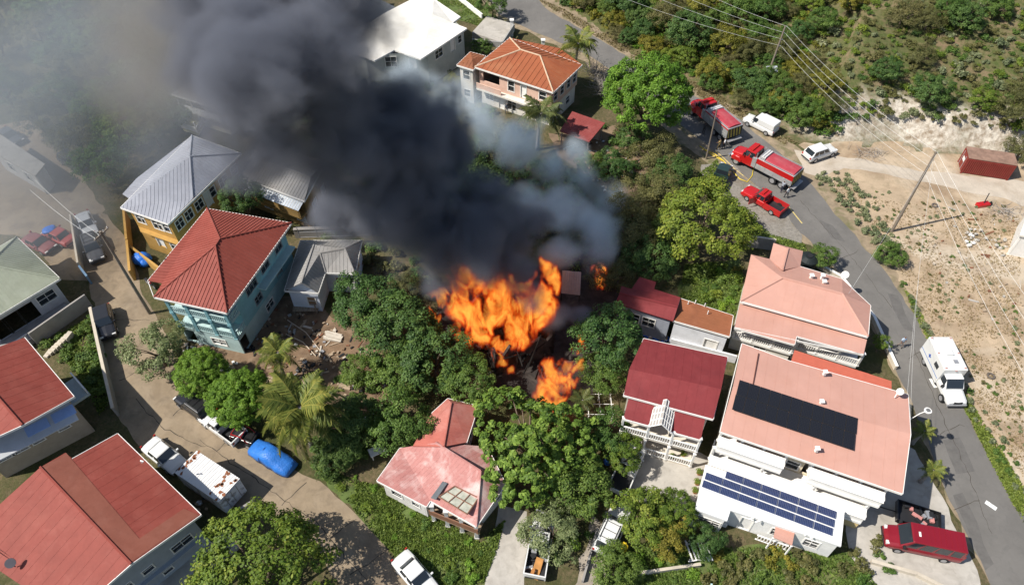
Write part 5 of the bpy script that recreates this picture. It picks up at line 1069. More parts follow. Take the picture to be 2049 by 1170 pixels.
grass('grass', 'green verge along the right side of the road', [(1800, 560), (1850, 640), (1900, 740), (1990, 880), (2049, 980), (2049, 1050), (1985, 930), (1935, 830), (1885, 740), (1835, 640)], 6000, LM['grass'], 4)
grass('grass', 'lawn beside the white roofed house', [(800, -30), (900, -30), (960, 10), (1000, 40), (975, 60), (920, 40)], 3000, LM['grass'], 5)
grass('grass', 'dry grass along the upper road edge', [(1060, -10), (1130, 20), (1240, 85), (1380, 160), (1500, 225), (1600, 290), (1570, 290), (1480, 235), (1370, 178), (1250, 108), (1150, 48)], 5000, LM['drygrass'], 6)
grass('grass', 'dry weeds across the dirt lot', [(1640, 350), (1760, 400), (2040, 430), (2049, 960), (1900, 720), (1800, 540), (1700, 420)], 7000, LM['drygrass'], 7, .12)
grass('grass', 'garden grass below the annex', [(1400, 1095), (1560, 1095), (1720, 1110), (1760, 1180), (1220, 1180), (1200, 1110), (1300, 1080)], 8000, LM['grass'], 8)
grass('grass', 'rough grass behind the street wall', [(90, 690), (150, 650), (195, 630), (225, 800), (200, 830), (150, 740)], 4000, LM['grass'], 9)

for poly, n, gap, kinds, lo, hi, lb, sd in (([(1090, -20), (1660, -20), (1640, 120), (1690, 262), (1600, 262), (1510, 212), (1400, 160), (1265, 92), (1150, 20)], 330, 15, ['mid', 'olive', 'yellow', 'mango', 'bright'], .5, 1.3, 'dense green scrub covering the slope above the upper road', 41), ([(1630, -20), (2060, -20), (2060, 262), (1900, 245), (1790, 238), (1700, 240), (1640, 120)], 400, 14, ['olive', 'mid', 'pale', 'olive', 'mango'], .25, .95, 'low scrub dotting the dry slope at the upper right', 42)):
    joined('scrub', lb, 'scrub', [(R.choice(kinds), G(x, y), *(lambda q: (q, q*.8))(R.uniform(lo, hi))) for x, y in scatter(poly, n, gap, sd)])
patch([(900, 300), (1120, 330), (1220, 420), (1230, 560), (1120, 520), (950, 430)], 60, 24, ['dark', 'olive', 'dark', 'mid'], .8, 1.7, 'dark undergrowth behind the burning house', None, 33)  # mixed shrubs, mostly in the dark and olive leaf colours
patch([(640, 470), (800, 500), (880, 560), (820, 600), (740, 540)], 24, 26, ['dark', 'olive'], .7, 1.4, 'dark undergrowth beneath the plume left of the fire', None, 34)
patch([(560, 80), (900, 180), (1050, 260), (900, 420), (700, 380), (560, 250)], 90, 40, ['dark', 'olive', 'mid'], 1., 2.2, 'dark yard trees hidden below the smoke plume', None, 35)
# ---------------------------------------------------------------- vehicles (local: x forward, y left, z up)
def paint(n, c, rough=.3, st=None): return mat('paint_'+n, c, rough, .05, 1., coat=.5, spec=.5, stain=st)
rubber = mat('tyre_rubber', (.02, .02, .02), .9, .1); steel = mat('wheel_steel', (.42, .42, .43), .4, .1, metal=.5); chrome = mat('bright_metal', (.6, .6, .62), .25, .05, metal=.8)
blackp = mat('black_plastic', (.022, .022, .024), .5, .1); lampw = mat('lamp_lens', (.7, .7, .68), .1, 0, spec=.7); lampr = mat('tail_lens', (.4, .02, .015), .2, 0)
cglass = mat('car_glass', (.02, .026, .032), .06, 0, spec=.8)
def loft(mb, secs, m=0):
    n = len(secs[0]); vs = [p for s in secs for p in s]; fs = []
    for i in range(len(secs)-1): fs += [(i*n+k, i*n+(k+1) % n, (i+1)*n+(k+1) % n, (i+1)*n+k) for k in range(n)]
    fs += [tuple(range(n-1, -1, -1)), tuple(range((len(secs)-1)*n, len(secs)*n))]; mb.raw(vs, fs, m)
def section(x, w_, zb, zt, crown=.06):
    h = zt-zb; return [Vector((x, y, z)) for y, z in ((-w_*.9, zb), (-w_, zb+h*.25), (-w_, zb+h*.62), (-w_*.93, zb+h*.86), (-w_*.7, zt-.02), (0, zt+crown*.4), (w_*.7, zt-.02), (w_*.93, zb+h*.86), (w_, zb+h*.62), (w_, zb+h*.25), (w_*.9, zb))]
def wheel(t, x, y, r=.34, wd=.22):
    m = MB(); m.disc((x, y, r), (0, 1, 0), r, wd, 18); o = m.build('wheel', rubber, t, smooth=False); k = 1 if y > 0 else -1; m = MB(); m.disc((x, y+k*wd*.42, r), (0, 1, 0), r*.62, wd*.3, 14); m.build('rim', steel, o); return o
def place(name, label, cat, rear, front, off=0., group=None):
    a, b = P(*rear), P(*front); c = (a+b)/2; return thing(name, label, cat, (c.x, c.y, .02), math.atan2(b.y-a.y, b.x-a.x), group), (b-a).length
def local(t): BASE[t.name] = Vector(); return t
def quad3(t, name, q, mt, parent=None, th=.012):
    q = [Vector(p) for p in q]; n = nrm(q)*th; m = MB(); m.raw([p-n for p in q]+[p+n for p in q], [(3, 2, 1, 0), (4, 5, 6, 7), (0, 1, 5, 4), (1, 2, 6, 5), (2, 3, 7, 6), (3, 0, 4, 7)]); return m.build(name, mt, parent or t)
def shrink(q, fx, fy):
    q = [Vector(p) for p in q]; c = cen(q); ex = ((q[1]-q[0])+(q[2]-q[3]))/2; ey = ((q[3]-q[0])+(q[2]-q[1]))/2
    return [c+(-ex*fx-ey*fy)/2, c+(ex*fx-ey*fy)/2, c+(ex*fx+ey*fy)/2, c+(-ex*fx+ey*fy)/2]
def cabin(t, x0, x1, xr0, xr1, zb, zt, wb, wr, col, sidewin=2, rear=True, name='cabin', rack=False):
    """greenhouse: x0/x1 rear/front at the belt, xr0/xr1 at the roof"""
    B = [Vector((x0, -wb, zb)), Vector((x1, -wb, zb)), Vector((x1, wb, zb)), Vector((x0, wb, zb))]; T = [Vector((xr0, -wr, zt)), Vector((xr1, -wr, zt)), Vector((xr1, wr, zt)), Vector((xr0, wr, zt))]
    m = MB(); m.hexa(B+T); o = m.build(name, col, t, bevel=.07)
    quad3(t, 'windscreen', shrink([B[1], B[2], T[2], T[1]], .9, .84), cglass)
    if rear: quad3(t, 'rear_window', shrink([B[3], B[0], T[0], T[3]], .84, .76), cglass)
    for s in (0, 1):
        q = [B[0], B[1], T[1], T[0]] if s == 0 else [B[2], B[3], T[3], T[2]]
        for k in range(sidewin):
            a, b = (k+.06)/sidewin, (k+.94)/sidewin; a = max(a, .06); b = min(b, .94); w4 = [q[0].lerp(q[1], a), q[0].lerp(q[1], b), q[3].lerp(q[2], b), q[3].lerp(q[2], a)]; quad3(t, 'side_window', shrink(w4, .97, .74), cglass)
    if rack:
        for y in (-wr*.8, wr*.8): m = MB(); m.tube([(xr0+.15, y, zt+.07), (xr1-.2, y, zt+.07)], .03, 5); m.build('roof_rail', blackp, t)
        for k in range(3): x = xr0+.3+k*(xr1-xr0-.6)/2; m = MB(); m.tube([(x, -wr*.8, zt+.08), (x, wr*.8, zt+.08)], .025, 5); m.build('roof_bar', blackp, t)
    return o
def car(name, label, cat, rear, front, kind, col, L_=None, W_=1.82, group=None, rack=False, panel=False):
    t, ln = place(name, label, cat, rear, front, group=group); local(t); L_ = L_ or {'sedan': 4.6, 'suv': 4.6, 'pickup': 5.5, 'van': 4.8}[kind]; w_ = W_/2; h = L_/2
    hood = {'sedan': .86, 'suv': 1.0, 'pickup': 1.08, 'van': 1.05}[kind]; zb = .28; belt = hood+.05
    m = MB()
    if kind == 'pickup':
        loft(m, [section(x, ww, zb, zt) for x, ww, zt in ((-h*.16, w_, belt), (h*.3, w_, belt), (h*.42, w_, hood), (h*.85, w_*.97, hood-.08), (h*.97, w_*.9, hood-.2), (h, w_*.82, hood-.35))]); m.build('body', col, t, smooth=False, bevel=.03)
        bed = MB(); x0, x1 = -h, -h*.17
        for q in ((x0, x1, -w_, -w_+.1), (x0, x1, w_-.1, w_), (x0, x0+.1, -w_+.101, w_-.101), (x1-.1, x1, -w_+.101, w_-.101)): bed.obox((q[0], q[2], .45), (q[1]-q[0], 0, 0), (0, q[3]-q[2], 0), (0, 0, belt-.47))
        bed.obox((x0, -w_+.02, .32), (x1-x0, 0, 0), (0, 2*w_-.04, 0), (0, 0, .128)); bed.build('bed', col, t); fl = MB(); fl.obox((x0+.102, -w_+.102, .45), (x1-x0-.204, 0, 0), (0, 2*w_-.204, 0), (0, 0, .06)); fl.build('bed_liner', blackp, t)
        cabin(t, -h*.16, h*.42, -h*.12, h*.2, belt-.02, 1.78, w_*.94, w_*.78, col, 2)
    else:
        tail = {'sedan': ((-h, w_*.86, .75), (-h*.95, w_*.95, .88), (-h*.6, w_, .92)), 'suv': ((-h, w_*.9, .95), (-h*.94, w_*.97, 1.05), (-h*.6, w_, 1.05)), 'van': ((-h, w_*.94, 1.05), (-h*.96, w_*.98, 1.1), (-h*.5, w_, 1.1))}[kind]
        loft(m, [section(x, ww, zb, zt) for x, ww, zt in (*tail, (h*.2, w_, belt), (h*.45, w_*.99, hood), (h*.85, w_*.95, hood-.1), (h*.97, w_*.88, hood-.22), (h, w_*.78, hood-.36))]); m.build('body', col, t, bevel=.03)
        if kind == 'sedan': cabin(t, -h*.62, h*.42, -h*.36, h*.12, .88, 1.44, w_*.92, w_*.72, col, 2)
        elif kind == 'suv': cabin(t, -h*.92, h*.42, -h*.72, h*.14, 1.0, 1.66, w_*.94, w_*.78, col, 3, rack=rack)
        else:
            cabin(t, h*.05, h*.55, h*.05, h*.25, 1.06, 1.86, w_*.95, w_*.82, col, 1, False); m = MB(); m.obox((-h*.97, -w_*.97, 1.0), (h*1.04, 0, 0), (0, w_*1.94, 0), (0, 0, .92)); m.build('cargo_box', col, t, bevel=.12)
    for x in (-h*.6, h*.62):
        for y in (-w_+.1, w_-.1): wheel(t, x, y, .36 if kind != 'sedan' else .33)
    for y in (-1, 1):
        m = MB(); m.box((h*.955, y*w_*.66, hood-.36), (.14, .36, .16)); m.build('headlight', lampw, t); m = MB(); m.box((-h*.985, y*w_*.78, .72), (.08, .2, .26)); m.build('tail_light', lampr, t)
        m = MB(); m.box((h*.36, y*(w_+.06), belt+.02), (.14, .2, .15)); m.build('mirror', col, t)
    m = MB(); m.box((h*.985, 0, .36), (.16, w_*1.6, .2)); m.build('front_bumper', blackp, t, bevel=.03); m = MB(); m.box((-h*.99, 0, .38), (.14, w_*1.7, .2)); m.build('rear_bumper', blackp, t, bevel=.03)
    m = MB(); m.box((h*.992, 0, .58), (.06, w_*.9, .12)); m.build('grille', blackp, t); return t
vwhite = paint('white', (.66, .66, .64)); vred = paint('fire_red', (.42, .01, .01)); vblack = paint('black', (.015, .015, .017)); vdkred = paint('deep_red', (.2, .008, .016)); vgreen = paint('dark_green', (.02, .04, .035)); vsilver = paint('silver', (.52, .53, .54)); vteal = paint('pale_teal', (.45, .62, .58)); vgrey = paint('dark_grey', (.07, .07, .075))
car('panel_van', 'white panel van parked at the road edge opposite the fire tanker', 'van', (1550, 272), (1490, 242), 'van', vwhite, 4.7)
car('parked_car', 'white hatchback suv on the dirt track beside the bend', 'car', (1611, 322), (1663, 304), 'suv', vwhite, 4.6)
pk = car('pickup_truck', 'red fire service pickup with open door on the lay-by', 'pickup', (1563, 430), (1490, 388), 'pickup', vred, 5.6, 1.95)
q = MB(); q.obox((.55, .98, .5), (.35, .95, 0), (.05, -.02, 0), (0, 0, .95)); q.build('open_door', vred, pk); q = MB(); q.box((.2, 0, 1.80), (.25, 1.1, .12)); q.build('light_bar', lampr, pk, bevel=.03)
car('pickup_truck', 'dark green pickup parked beside the grassy pole', 'pickup', (1434, 374), (1448, 346), 'pickup', vgreen, 4.7)
car('parked_car', 'black suv with roof rack under the round tree', 'car', (424, 838), (368, 798), 'suv', vblack, 4.5, rack=True)
car('pickup_truck', 'white pickup half hidden under the round street tree', 'pickup', (478, 880), (420, 838), 'pickup', vwhite, 4.9)
car('parked_car', 'white sedan parked behind the white box container', 'car', (308, 896), (360, 938), 'sedan', vwhite, 4.4)
car('parked_car', 'black suv parked tight against the street wall', 'car', (210, 625), (222, 680), 'suv', vblack, 4.4)
car('pickup_truck', 'dark pickup with cluttered roof by the yard wall', 'pickup', (183, 480), (200, 528), 'suv', vgrey, 4.7, rack=True)
car('parked_car', 'silver grey car in the haze above the dark pickup', 'car', (172, 442), (185, 470), 'sedan', vsilver, 4.3)
rc = car('parked_car', 'red car with blue tarp over its hood in the yard', 'car', (142, 488), (104, 470), 'sedan', paint('dull_red', (.32, .05, .045), .5), 4.3)
q = MB(); q.ball((1.5, 0, .9), .8, 12, 0, (.8, 1, .25), .2); q.build('hood_tarp', M['blue_tarp'], rc, smooth=True)
car('parked_car', 'dull maroon car with cardboard on the hood in the yard', 'car', (66, 486), (100, 502), 'sedan', paint('dull_maroon', (.2, .05, .05), .6), 4.2)
car('parked_car', 'dark car on the hazy yard near the far left', 'car', (10, 270), (40, 290), 'sedan', vgrey, 4.3)
car('parked_car', 'dark car by the wood edge in the haze', 'car', (130, 318), (170, 345), 'suv', vgrey, 4.5)
car('pickup_truck', 'white flatbed pickup at the head of the courtyard', 'pickup', (1240, 975), (1268, 912), 'pickup', vwhite, 5.3)
car('parked_car', 'silver white suv beside the citrus tree', 'car', (1208, 1098), (1238, 1032), 'suv', vwhite, 4.7, rack=True)
car('parked_car', 'white sedan entering at the bottom edge of the street', 'car', (812, 1130), (858, 1185), 'sedan', vwhite, 4.5)
car('parked_car', 'pale teal car cut by the bottom edge', 'car', (1482, 1204), (1404, 1204), 'sedan', vteal, 4.4)
# work truck under the bush
wt = car('work_truck', 'white work truck with clutter under the yellowish bush', 'truck', (1072, 1140), (1088, 1048), 'pickup', vwhite, 5.6)
for k in range(9): q = MB(); q.box((R.uniform(-2.6, -.7), R.uniform(-.6, .6), .52), (R.uniform(.2, .7), R.uniform(.1, .4), R.uniform(.1, .45)), R.uniform(0, 3)); q.build('cargo', R.choice([white, blackp, steel, mat('orange_board', (.4, .17, .05), .8, .2)]), wt)
p = P(1070, 1140, .8); ob = thing('plywood_board', 'orange plywood board leaning at the bottom of the driveway', 'board', (p.x, p.y, 0)); q = MB(); q.slab([P(1060, 1155, .5), P(1076, 1160, .5), P(1088, 1118, .9), P(1074, 1113, .9)], .05); q.build('board', mat('orange_ply', (.42, .2, .06), .8, .25, 2.), ob)
# buggy
t, _ = place('off_road_buggy', 'black and red off-road buggy behind the covered car', 'buggy', (470, 872), (512, 886)); local(t); m = MB(); m.box((0, 0, .4), (2.4, 1.0, .35)); m.build('body', vblack, t, bevel=.06); m = MB(); m.box((-.3, 0, .75), (.9, .9, .18)); m.build('seat', blackp, t, bevel=.05); m = MB()
for y in (-.6, .6): m.tube([(-.9, y, .7), (-.6, y, 1.6), (.4, y, 1.6), (.9, y, .75)], .04, 5)
for x in (-.6, .4): m.tube([(x, -.6, 1.6), (x, .6, 1.6)], .04, 5)
m.build('roll_cage', mat('cage_red', (.4, .02, .02), .4, 0), t)
for x in (-.9, .9):
    for y in (-.65, .65): wheel(t, x, y, .36, .28)
# car under a blue cover
def covered():
    t, _ = place('covered_car', 'car under a crinkled blue cover at the street edge', 'car', (515, 900), (580, 940)); local(t); m = MB(); S = []; h = 2.35
    for x, w_, z in ((-h, .62, .55), (-h*.95, .8, .8), (-h*.7, .9, .98), (-h*.45, .92, 1.25), (-h*.2, .9, 1.5), (h*.08, .9, 1.52), (h*.3, .92, 1.25), (h*.5, .93, 1.02), (h*.8, .88, .92), (h*.96, .76, .75), (h, .6, .55)):
        s = []
        for k in range(17):
            a = math.pi*k/16; y = -math.cos(a); zz = math.sin(a)**.45; n = noise.noise(Vector((x*2.2, y*2.5, zz*2)))*.06; s.append(Vector((x+n, y*w_*(1+.05*math.sin(x*5+k))+n, .12+(z-.12)*zz+n*.8)))
        S.append(s)
    loft(m, S); m.build('cover', mat('blue_cover', (.03, .16, .52), .4, .2, 1.5, 1., 7), t, smooth=True); m = MB(); m.tube([(-.6, -.93, .4), (-.6, -.9, 1.05), (-.6, 0, 1.5), (-.6, .9, 1.05), (-.6, .93, .4)], .03, 5); m.build('strap', mat('dark_strap', (.02, .05, .16), .6, 0), t)
    for x in (-1.4, 1.4):
        for y in (-.72, .72): wheel(t, x, y, .3, .2)
covered()
# box container on the street
def box_container():
    z = 2.5; A, B, C, D = P(351, 946, z), P(437, 1004, z), P(470, 958, z), P(384, 910, z); ex = B-A; ey = D-A; ey = ey-ex*(ey.dot(ex)/ex.length_squared); ey = ey.normalized()*2.4; A0 = xy(A, .35); t = thing('box_container', 'white rusting truck box standing on the street', 'container', (A.x, A.y, 0)); rw = mat('rusting_white', (.74, .73, .71), .6, .06, 1., stain=((.24, .1, .05), 1.4, .0, (.6, .58, .55), .6, .5)); rs = mat('rust_patch_white', (.72, .71, .69), .6, .08, 1., stain=((.22, .09, .045), .9, 1.))
    m = MB(); m.obox(A0, ex, ey, (0, 0, z-.35)); b = m.build('box', rs, t); m = MB(); up = Vector((0, 0, z)); o = xy(A, z+.003); m.obox(o-ex*.005-ey*.01, ex*1.01, ey*1.02, (0, 0, .05)); rf = m.build('roof', rw, t); r_ = MB()
    for k in range(20): r_.obox(o+ex*((k+.4)/20)+Vector((0, 0, .05)), ex*.012, ey, (0, 0, .035))
    r_.build('roof_ribs', rw, rf, 'stuff'); rp = mat('rust', (.25, .1, .05), .9, .4, 5.); m = MB(); rr = random.Random(2)
    for k in range(26): u = rr.choice([rr.uniform(0, .1), rr.uniform(.72, .99)]); v = rr.random(); q_ = o+ex*u+ey*v+Vector((0, 0, .055)); m.poly([q_+Vector((rr.uniform(.05, .25)*math.cos(a), rr.uniform(.05, .25)*math.sin(a), .034)) for a in (0, 1.1, 2.2, 3.3, 4.4, 5.4)])
    m.build('rust_spots', rp, rf, 'stuff'); e = ex.normalized(); m = MB(); m.obox(A0+ex+ey*.02, e*.06, ey*.96, (0, 0, z-.45)); d = m.build('rear_door', mat('blue_white_door', (.60, .63, .70), .6, .08, stain=((.06, .05, .05), 1.6, .85)), t)
    for v in (.25, .5, .75): m = MB(); m.tube([A0+ex+e*.09+ey*v+Vector((0, 0, .1)), A0+ex+e*.09+ey*v+Vector((0, 0, z-.5))], .03, 5); m.build('lock_bar', steel, d)
    for u in (.15, .85):
        for v in (.12, .88): m = MB(); m.box(xy(A+ex*u+ey*v, 0), (.3, .3, .355)); m.build('support_block', paleconc, t)
box_container()
# ambulance
def ambulance():
    t, _ = place('ambulance', 'white box ambulance parked on the right side of the road', 'ambulance', (1862, 718), (1902, 804)); local(t); w_ = 1.12; m = MB(); loft(m, [section(x, ww, .4, zt) for x, ww, zt in ((.6, .98, 1.3), (1.6, .98, 1.3), (1.9, .98, 1.22), (3.0, .93, 1.1), (3.25, .85, .95))]); m.build('body', vwhite, t, bevel=.03)
    cabin(t, .6, 1.95, .6, 1.25, 1.28, 2.12, .94, .82, vwhite, 1, False); m = MB(); m.obox((-3.2, -w_, .55), (3.95, 0, 0), (0, 2*w_, 0), (0, 0, 2.2)); b = m.build('patient_box', vwhite, t, bevel=.06); m = MB(); m.obox((-3.15, -w_+.15, .3), (3.9, 0, 0), (0, 2*w_-.3, 0), (0, 0, .25)); m.build('chassis', blackp, t)
    for y in (-1, 1): m = MB(); m.obox((-3.15, y*(w_+.004)-.01, 1.15), (3.8, 0, 0), (0, .02, 0), (0, 0, .07)); m.build('stripe', mat('blue_stripe', (.12, .2, .42), .5, 0), b); m = MB(); m.obox((-.7, y*(w_+.006)-.01, 1.7), (.7, 0, 0), (0, .02, 0), (0, 0, .5)); m.build('side_window', cglass, t)
    for y in (-1, 1):
        m = MB(); m.obox((-1.9, y*(w_+.005)-.012, 1.6), (.42, 0, 0), (0, .024, 0), (0, 0, .13)); m.obox((-1.755, y*(w_+.005)-.012, 1.455), (.13, 0, 0), (0, .024, 0), (0, 0, .42)); m.build('blue_cross', mat('emblem_blue', (.03, .1, .4), .5, 0), b)
    for x, y in ((-3.0, -.9), (-3.0, .9), (.55, -.9), (.55, .9), (.78, 0), (-1.2, -.95), (-1.2, .95)): m = MB(); m.box((x, y, 2.62 if x > .7 else 2.752), (.12, .18, .07)); m.build('warning_light', mat('lamp_pinkish', (.45, .25, .22), .3, 0), t)
    m = MB(); m.box((-1.3, 0, 2.755), (.8, .7, .2)); m.build('air_unit', vwhite, t, bevel=.05); m = MB(); m.box((-.2, .3, 2.755), (.4, .4, .06)); m.build('roof_hatch', steel, t)
    for x in (-1.9, 2.35):
        for y in (-.95, .95): wheel(t, x, y, .4, .26)
    for y in (-1, 1): m = MB(); m.box((3.12, y*.62, .72), (.2, .3, .2)); m.build('headlight', lampw, t); m = MB(); m.box((1.7, y*1.15, 1.35), (.12, .24, .3)); m.build('mirror', blackp, t)
    m = MB(); m.box((3.25, 0, .45), (.16, 1.85, .24)); m.build('front_bumper', steel, t, bevel=.03); m = MB(); m.box((3.2, 0, .75), (.14, .8, .24)); m.build('grille', blackp, t); m = MB(); m.box((-3.32, 0, .45), (.3, 1.9, .1)); m.build('rear_step', steel, t)
ambulance()
# long red van
def red_van():
    t, _ = place('cargo_van', 'long deep red cargo van on the concrete apron', 'van', (1903, 1106), (1770, 1078)); local(t); m = MB(); loft(m, [section(x, ww, .35, zt) for x, ww, zt in ((-2.9, .95, 1.2), (-2.8, 1.0, 1.25), (1.4, 1.0, 1.25), (1.9, 1.0, 1.22), (2.7, .94, 1.02), (2.95, .82, .8))]); m.build('body', vdkred, t, bevel=.03)
    cabin(t, -2.88, 2.0, -2.8, 1.25, 1.2, 2.25, .97, .86, vdkred, 4, True); 
    for k in range(9): m = MB(); m.tube([(-2.5+k*.42, -.72, 2.26), (-2.5+k*.42, .72, 2.26)], .018, 4); m.build('roof_rib', vdkred, t)
    m = MB(); m.box((.75, .1, 2.262), (.16, .4, .03)); m.build('roof_sticker', white, t)
    for x in (-1.7, 1.85):
        for y in (-.9, .9): wheel(t, x, y, .37, .24)
    for y in (-1, 1): m = MB(); m.box((2.78, y*.66, .8), (.22, .3, .2)); m.build('headlight', lampw, t); m = MB(); m.box((-2.9, y*.85, 1.0), (.06, .14, .5)); m.build('tail_light', lampr, t); m = MB(); m.box((1.75, y*1.1, 1.3), (.14, .24, .28)); m.build('mirror', blackp, t)
    m = MB(); m.box((2.92, 0, .4), (.16, 1.7, .22)); m.build('front_bumper', blackp, t, bevel=.03); m = MB(); m.box((2.9, 0, .66), (.1, .9, .14)); m.build('grille', blackp, t); m = MB(); m.box((-2.95, 0, .42), (.14, 1.8, .18)); m.build('rear_bumper', blackp, t)
red_van()
# fire tankers
frame_s = mat('silver_body', (.45, .45, .45), .35, .12, 1., metal=.4, stain=((.3, .28, .26), .7, .4)); tarpr = mat('red_tank_cover', (.36, .045, .06), .6, .12, .8, .4, 5, stain=((.46, .13, .14), .5, .6)); yel = mat('safety_yellow', (.75, .55, .03), .5, .1)
def tanker(label, rear, front, side, topcol, L_, sz=2.3):
    t, _ = place('fire_truck', label, 'fire truck', rear, front); local(t); h = L_/2; w_ = 1.22; m = MB(); m.obox((-h, -.45, .55), (L_-.3, 0, 0), (0, .9, 0), (0, 0, .3)); m.build('chassis', blackp, t)
    m = MB(); loft(m, [section(x, ww, .75, zt) for x, ww, zt in ((h-3.2, 1.0, 1.9), (h-1.75, .98, 1.85), (h-.35, .88, 1.6), (h-.12, .8, 1.45))]); m.build('hood', vred, t, bevel=.04)
    cabin(t, h-3.4, h-1.6, h-3.3, h-2.0, 1.85, 2.85, 1.08, .98, vred, 2, True); m = MB(); m.obox((h-3.4, -1.08, .75), (1.8, 0, 0), (0, 2.16, 0), (0, 0, 1.12)); m.build('cab_base', vred, t)
    m = MB(); m.box((h-2.6, 0, 2.86), (.3, 1.7, .16)); m.build('light_bar', lampr, t, bevel=.03)
    for y in (-1, 1):
        m = MB(); loft(m, [section(x, .25, .7, z) for x, z in ((h-1.75, 1.0), (h-1.4, 1.35), (h-.9, 1.38), (h-.35, 1.15))]); 
        for v in m.v: v.y += y*1.0
        m.build('fender', vred, t, bevel=.03); m = MB(); m.box((h-.3, y*.95, 1.02), (.2, .26, .2)); m.build('headlight', lampw, t); m = MB(); m.box((h-1.9, y*1.3, 1.95), (.1, .16, .5)); m.build('mirror', blackp, t); m = MB(); m.tube([(h-3.5, y*.95, .8), (h-3.5, y*.95, 3.0)], .07, 6); m.build('exhaust_stack', chrome, t)
    m = MB(); m.box((h+.05, 0, .6), (.3, 2.3, .38)); m.build('front_bumper', chrome, t, bevel=.04); m = MB(); m.box((h-.09, 0, .95), (.08, 1.1, .6)); m.build('grille', chrome, t)
    x0, x1 = -h, h-3.75; m = MB(); m.obox((x0, -w_, .95), (x1-x0, 0, 0), (0, 2*w_, 0), (0, 0, 1.55)); b = m.build('tank_body', side, t, bevel=.04)
    for y in (-1, 1):                               # lockers along the side
        n = 4
        for k in range(n):
            if k == 1: continue
            u = x0+.12+k*(x1-x0-.2)/n; m = MB(); m.obox((u, y*(w_+.012)-.012, 1.05), ((x1-x0)/n-.12, 0, 0), (0, .024, 0), (0, 0, .62)); m.build('locker_door', frame_s, t)
        m = MB(); m.obox((x0, y*(w_+.02)-.02, sz), (x1-x0, 0, 0), (0, .04, 0), (0, 0, 2.46-sz)); m.build('red_panel', vred, t)
        m = MB(); m.tube([(x0+.2, y*(w_-.08), 2.62), (x1-.2, y*(w_-.08), 2.62)], .04, 5); m.build('top_rail', steel, t)
    m = MB(); loft(m, [[Vector((x, yy*(w_-.2), 2.5+zz+noise.noise(Vector((x, yy, 0)))*.04)) for yy, zz in ((-1, .0), (-.9, .16), (-.4, .24), (0, .26), (.4, .24), (.9, .16), (1, .0))] for x in [x0+.15+k*(x1-x0-1.1)/7 for k in range(8)]]); m.build('tank_cover', topcol, t)
    m = MB(); m.obox((x1-.85, -w_+.2, 2.503), (.75, 0, 0), (0, 2*w_-.4, 0), (0, 0, .25)); m.build('hose_tray', frame_s, t); 
    for k in range(4): m = MB(); m.tube([(x1-.75+k*.16, -w_+.35, 2.8), (x1-.75+k*.16, w_-.35, 2.8)], .08, 6); m.build('folded_hose', steel if k % 2 else white, t)
    ch = MB(); ch.obox((x0-.03, -w_+.05, 1.0), (.03, 0, 0), (0, 2*w_-.1, 0), (0, 0, 1.4)); rb = ch.build('rear_panel', blackp, t)
    for k in range(5):
        ch = MB(); y = -w_+.15+k*.46; ch.raw([(x0-.035, y, 1.05), (x0-.035, y+.22, 1.05), (x0-.035, y+.5, 2.35), (x0-.035, y+.28, 2.35)], [(3, 2, 1, 0)]); ch.build('chevron', mat('worn_yellow', (.4, .32, .06), .6, .2), rb)
    m = MB(); m.box((x0-.25, 0, .7), (.5, 2.2, .08)); m.build('rear_step', steel, t)
    m = MB(); m.obox((x1+.05, w_-.35, 1.0), (.55, 0, 0), (0, .35, 0), (0, 0, 1.3)); m.obox((x1+.05, -w_, 1.0), (.55, 0, 0), (0, .35, 0), (0, 0, 1.3)); m.build('pump_panel', frame_s, t)
    for x in (h-1.1, -h+2.4, -h+1.15):
        for y in (-1.02, 1.02): wheel(t, x, y, .5, .32 if x > 0 else .46)
    return t
tanker('red and silver fire tanker half under the domed tree', (1466, 288), (1384, 216), frame_s, tarpr, 8.6)
tanker('red fire tanker with bright cab parked across from the red pickup', (1578, 372), (1474, 318), frame_s, tarpr, 8.8, 1.75)
# trailer full of scrap
def trailer():
    t, _ = place('trailer', 'black flat trailer loaded with scrap beside the red van', 'trailer', (1860, 1052), (1798, 1032)); local(t); m = MB(); m.box((0, 0, .5), (3.4, 1.9, .12)); m.build('deck', blackp, t)
    for a, b in (((-1.7, -.95), (3.4, .05)), ((-1.7, .9), (3.4, .05)), ((-1.7, -.899), (.05, 1.798)), ((1.65, -.899), (.05, 1.798))): m = MB(); m.obox((a[0], a[1], .622), (b[0], 0, 0), (0, b[1], 0), (0, 0, .45)); m.build('side_board', vblack, t)
    m = MB(); m.tube([(1.7, 0, .55), (2.9, 0, .5)], .06, 5); m.build('drawbar', blackp, t)
    for y in (-1.05, 1.05): wheel(t, -.2, y, .33, .2)
    for k in range(14): m = MB(); m.box((R.uniform(-1.3, 1.2), R.uniform(-.7, .7), .63+R.uniform(0, .2)), (R.uniform(.2, .8), R.uniform(.1, .4), R.uniform(.1, .35)), R.uniform(0, 3)); m.build('scrap', R.choice([blackp, rp_, steel, mat('scrap_pink', (.5, .22, .2), .7, .2)]), t)
rp_ = mat('scrap_rust', (.2, .09, .05), .9, .4, 4.)
trailer()
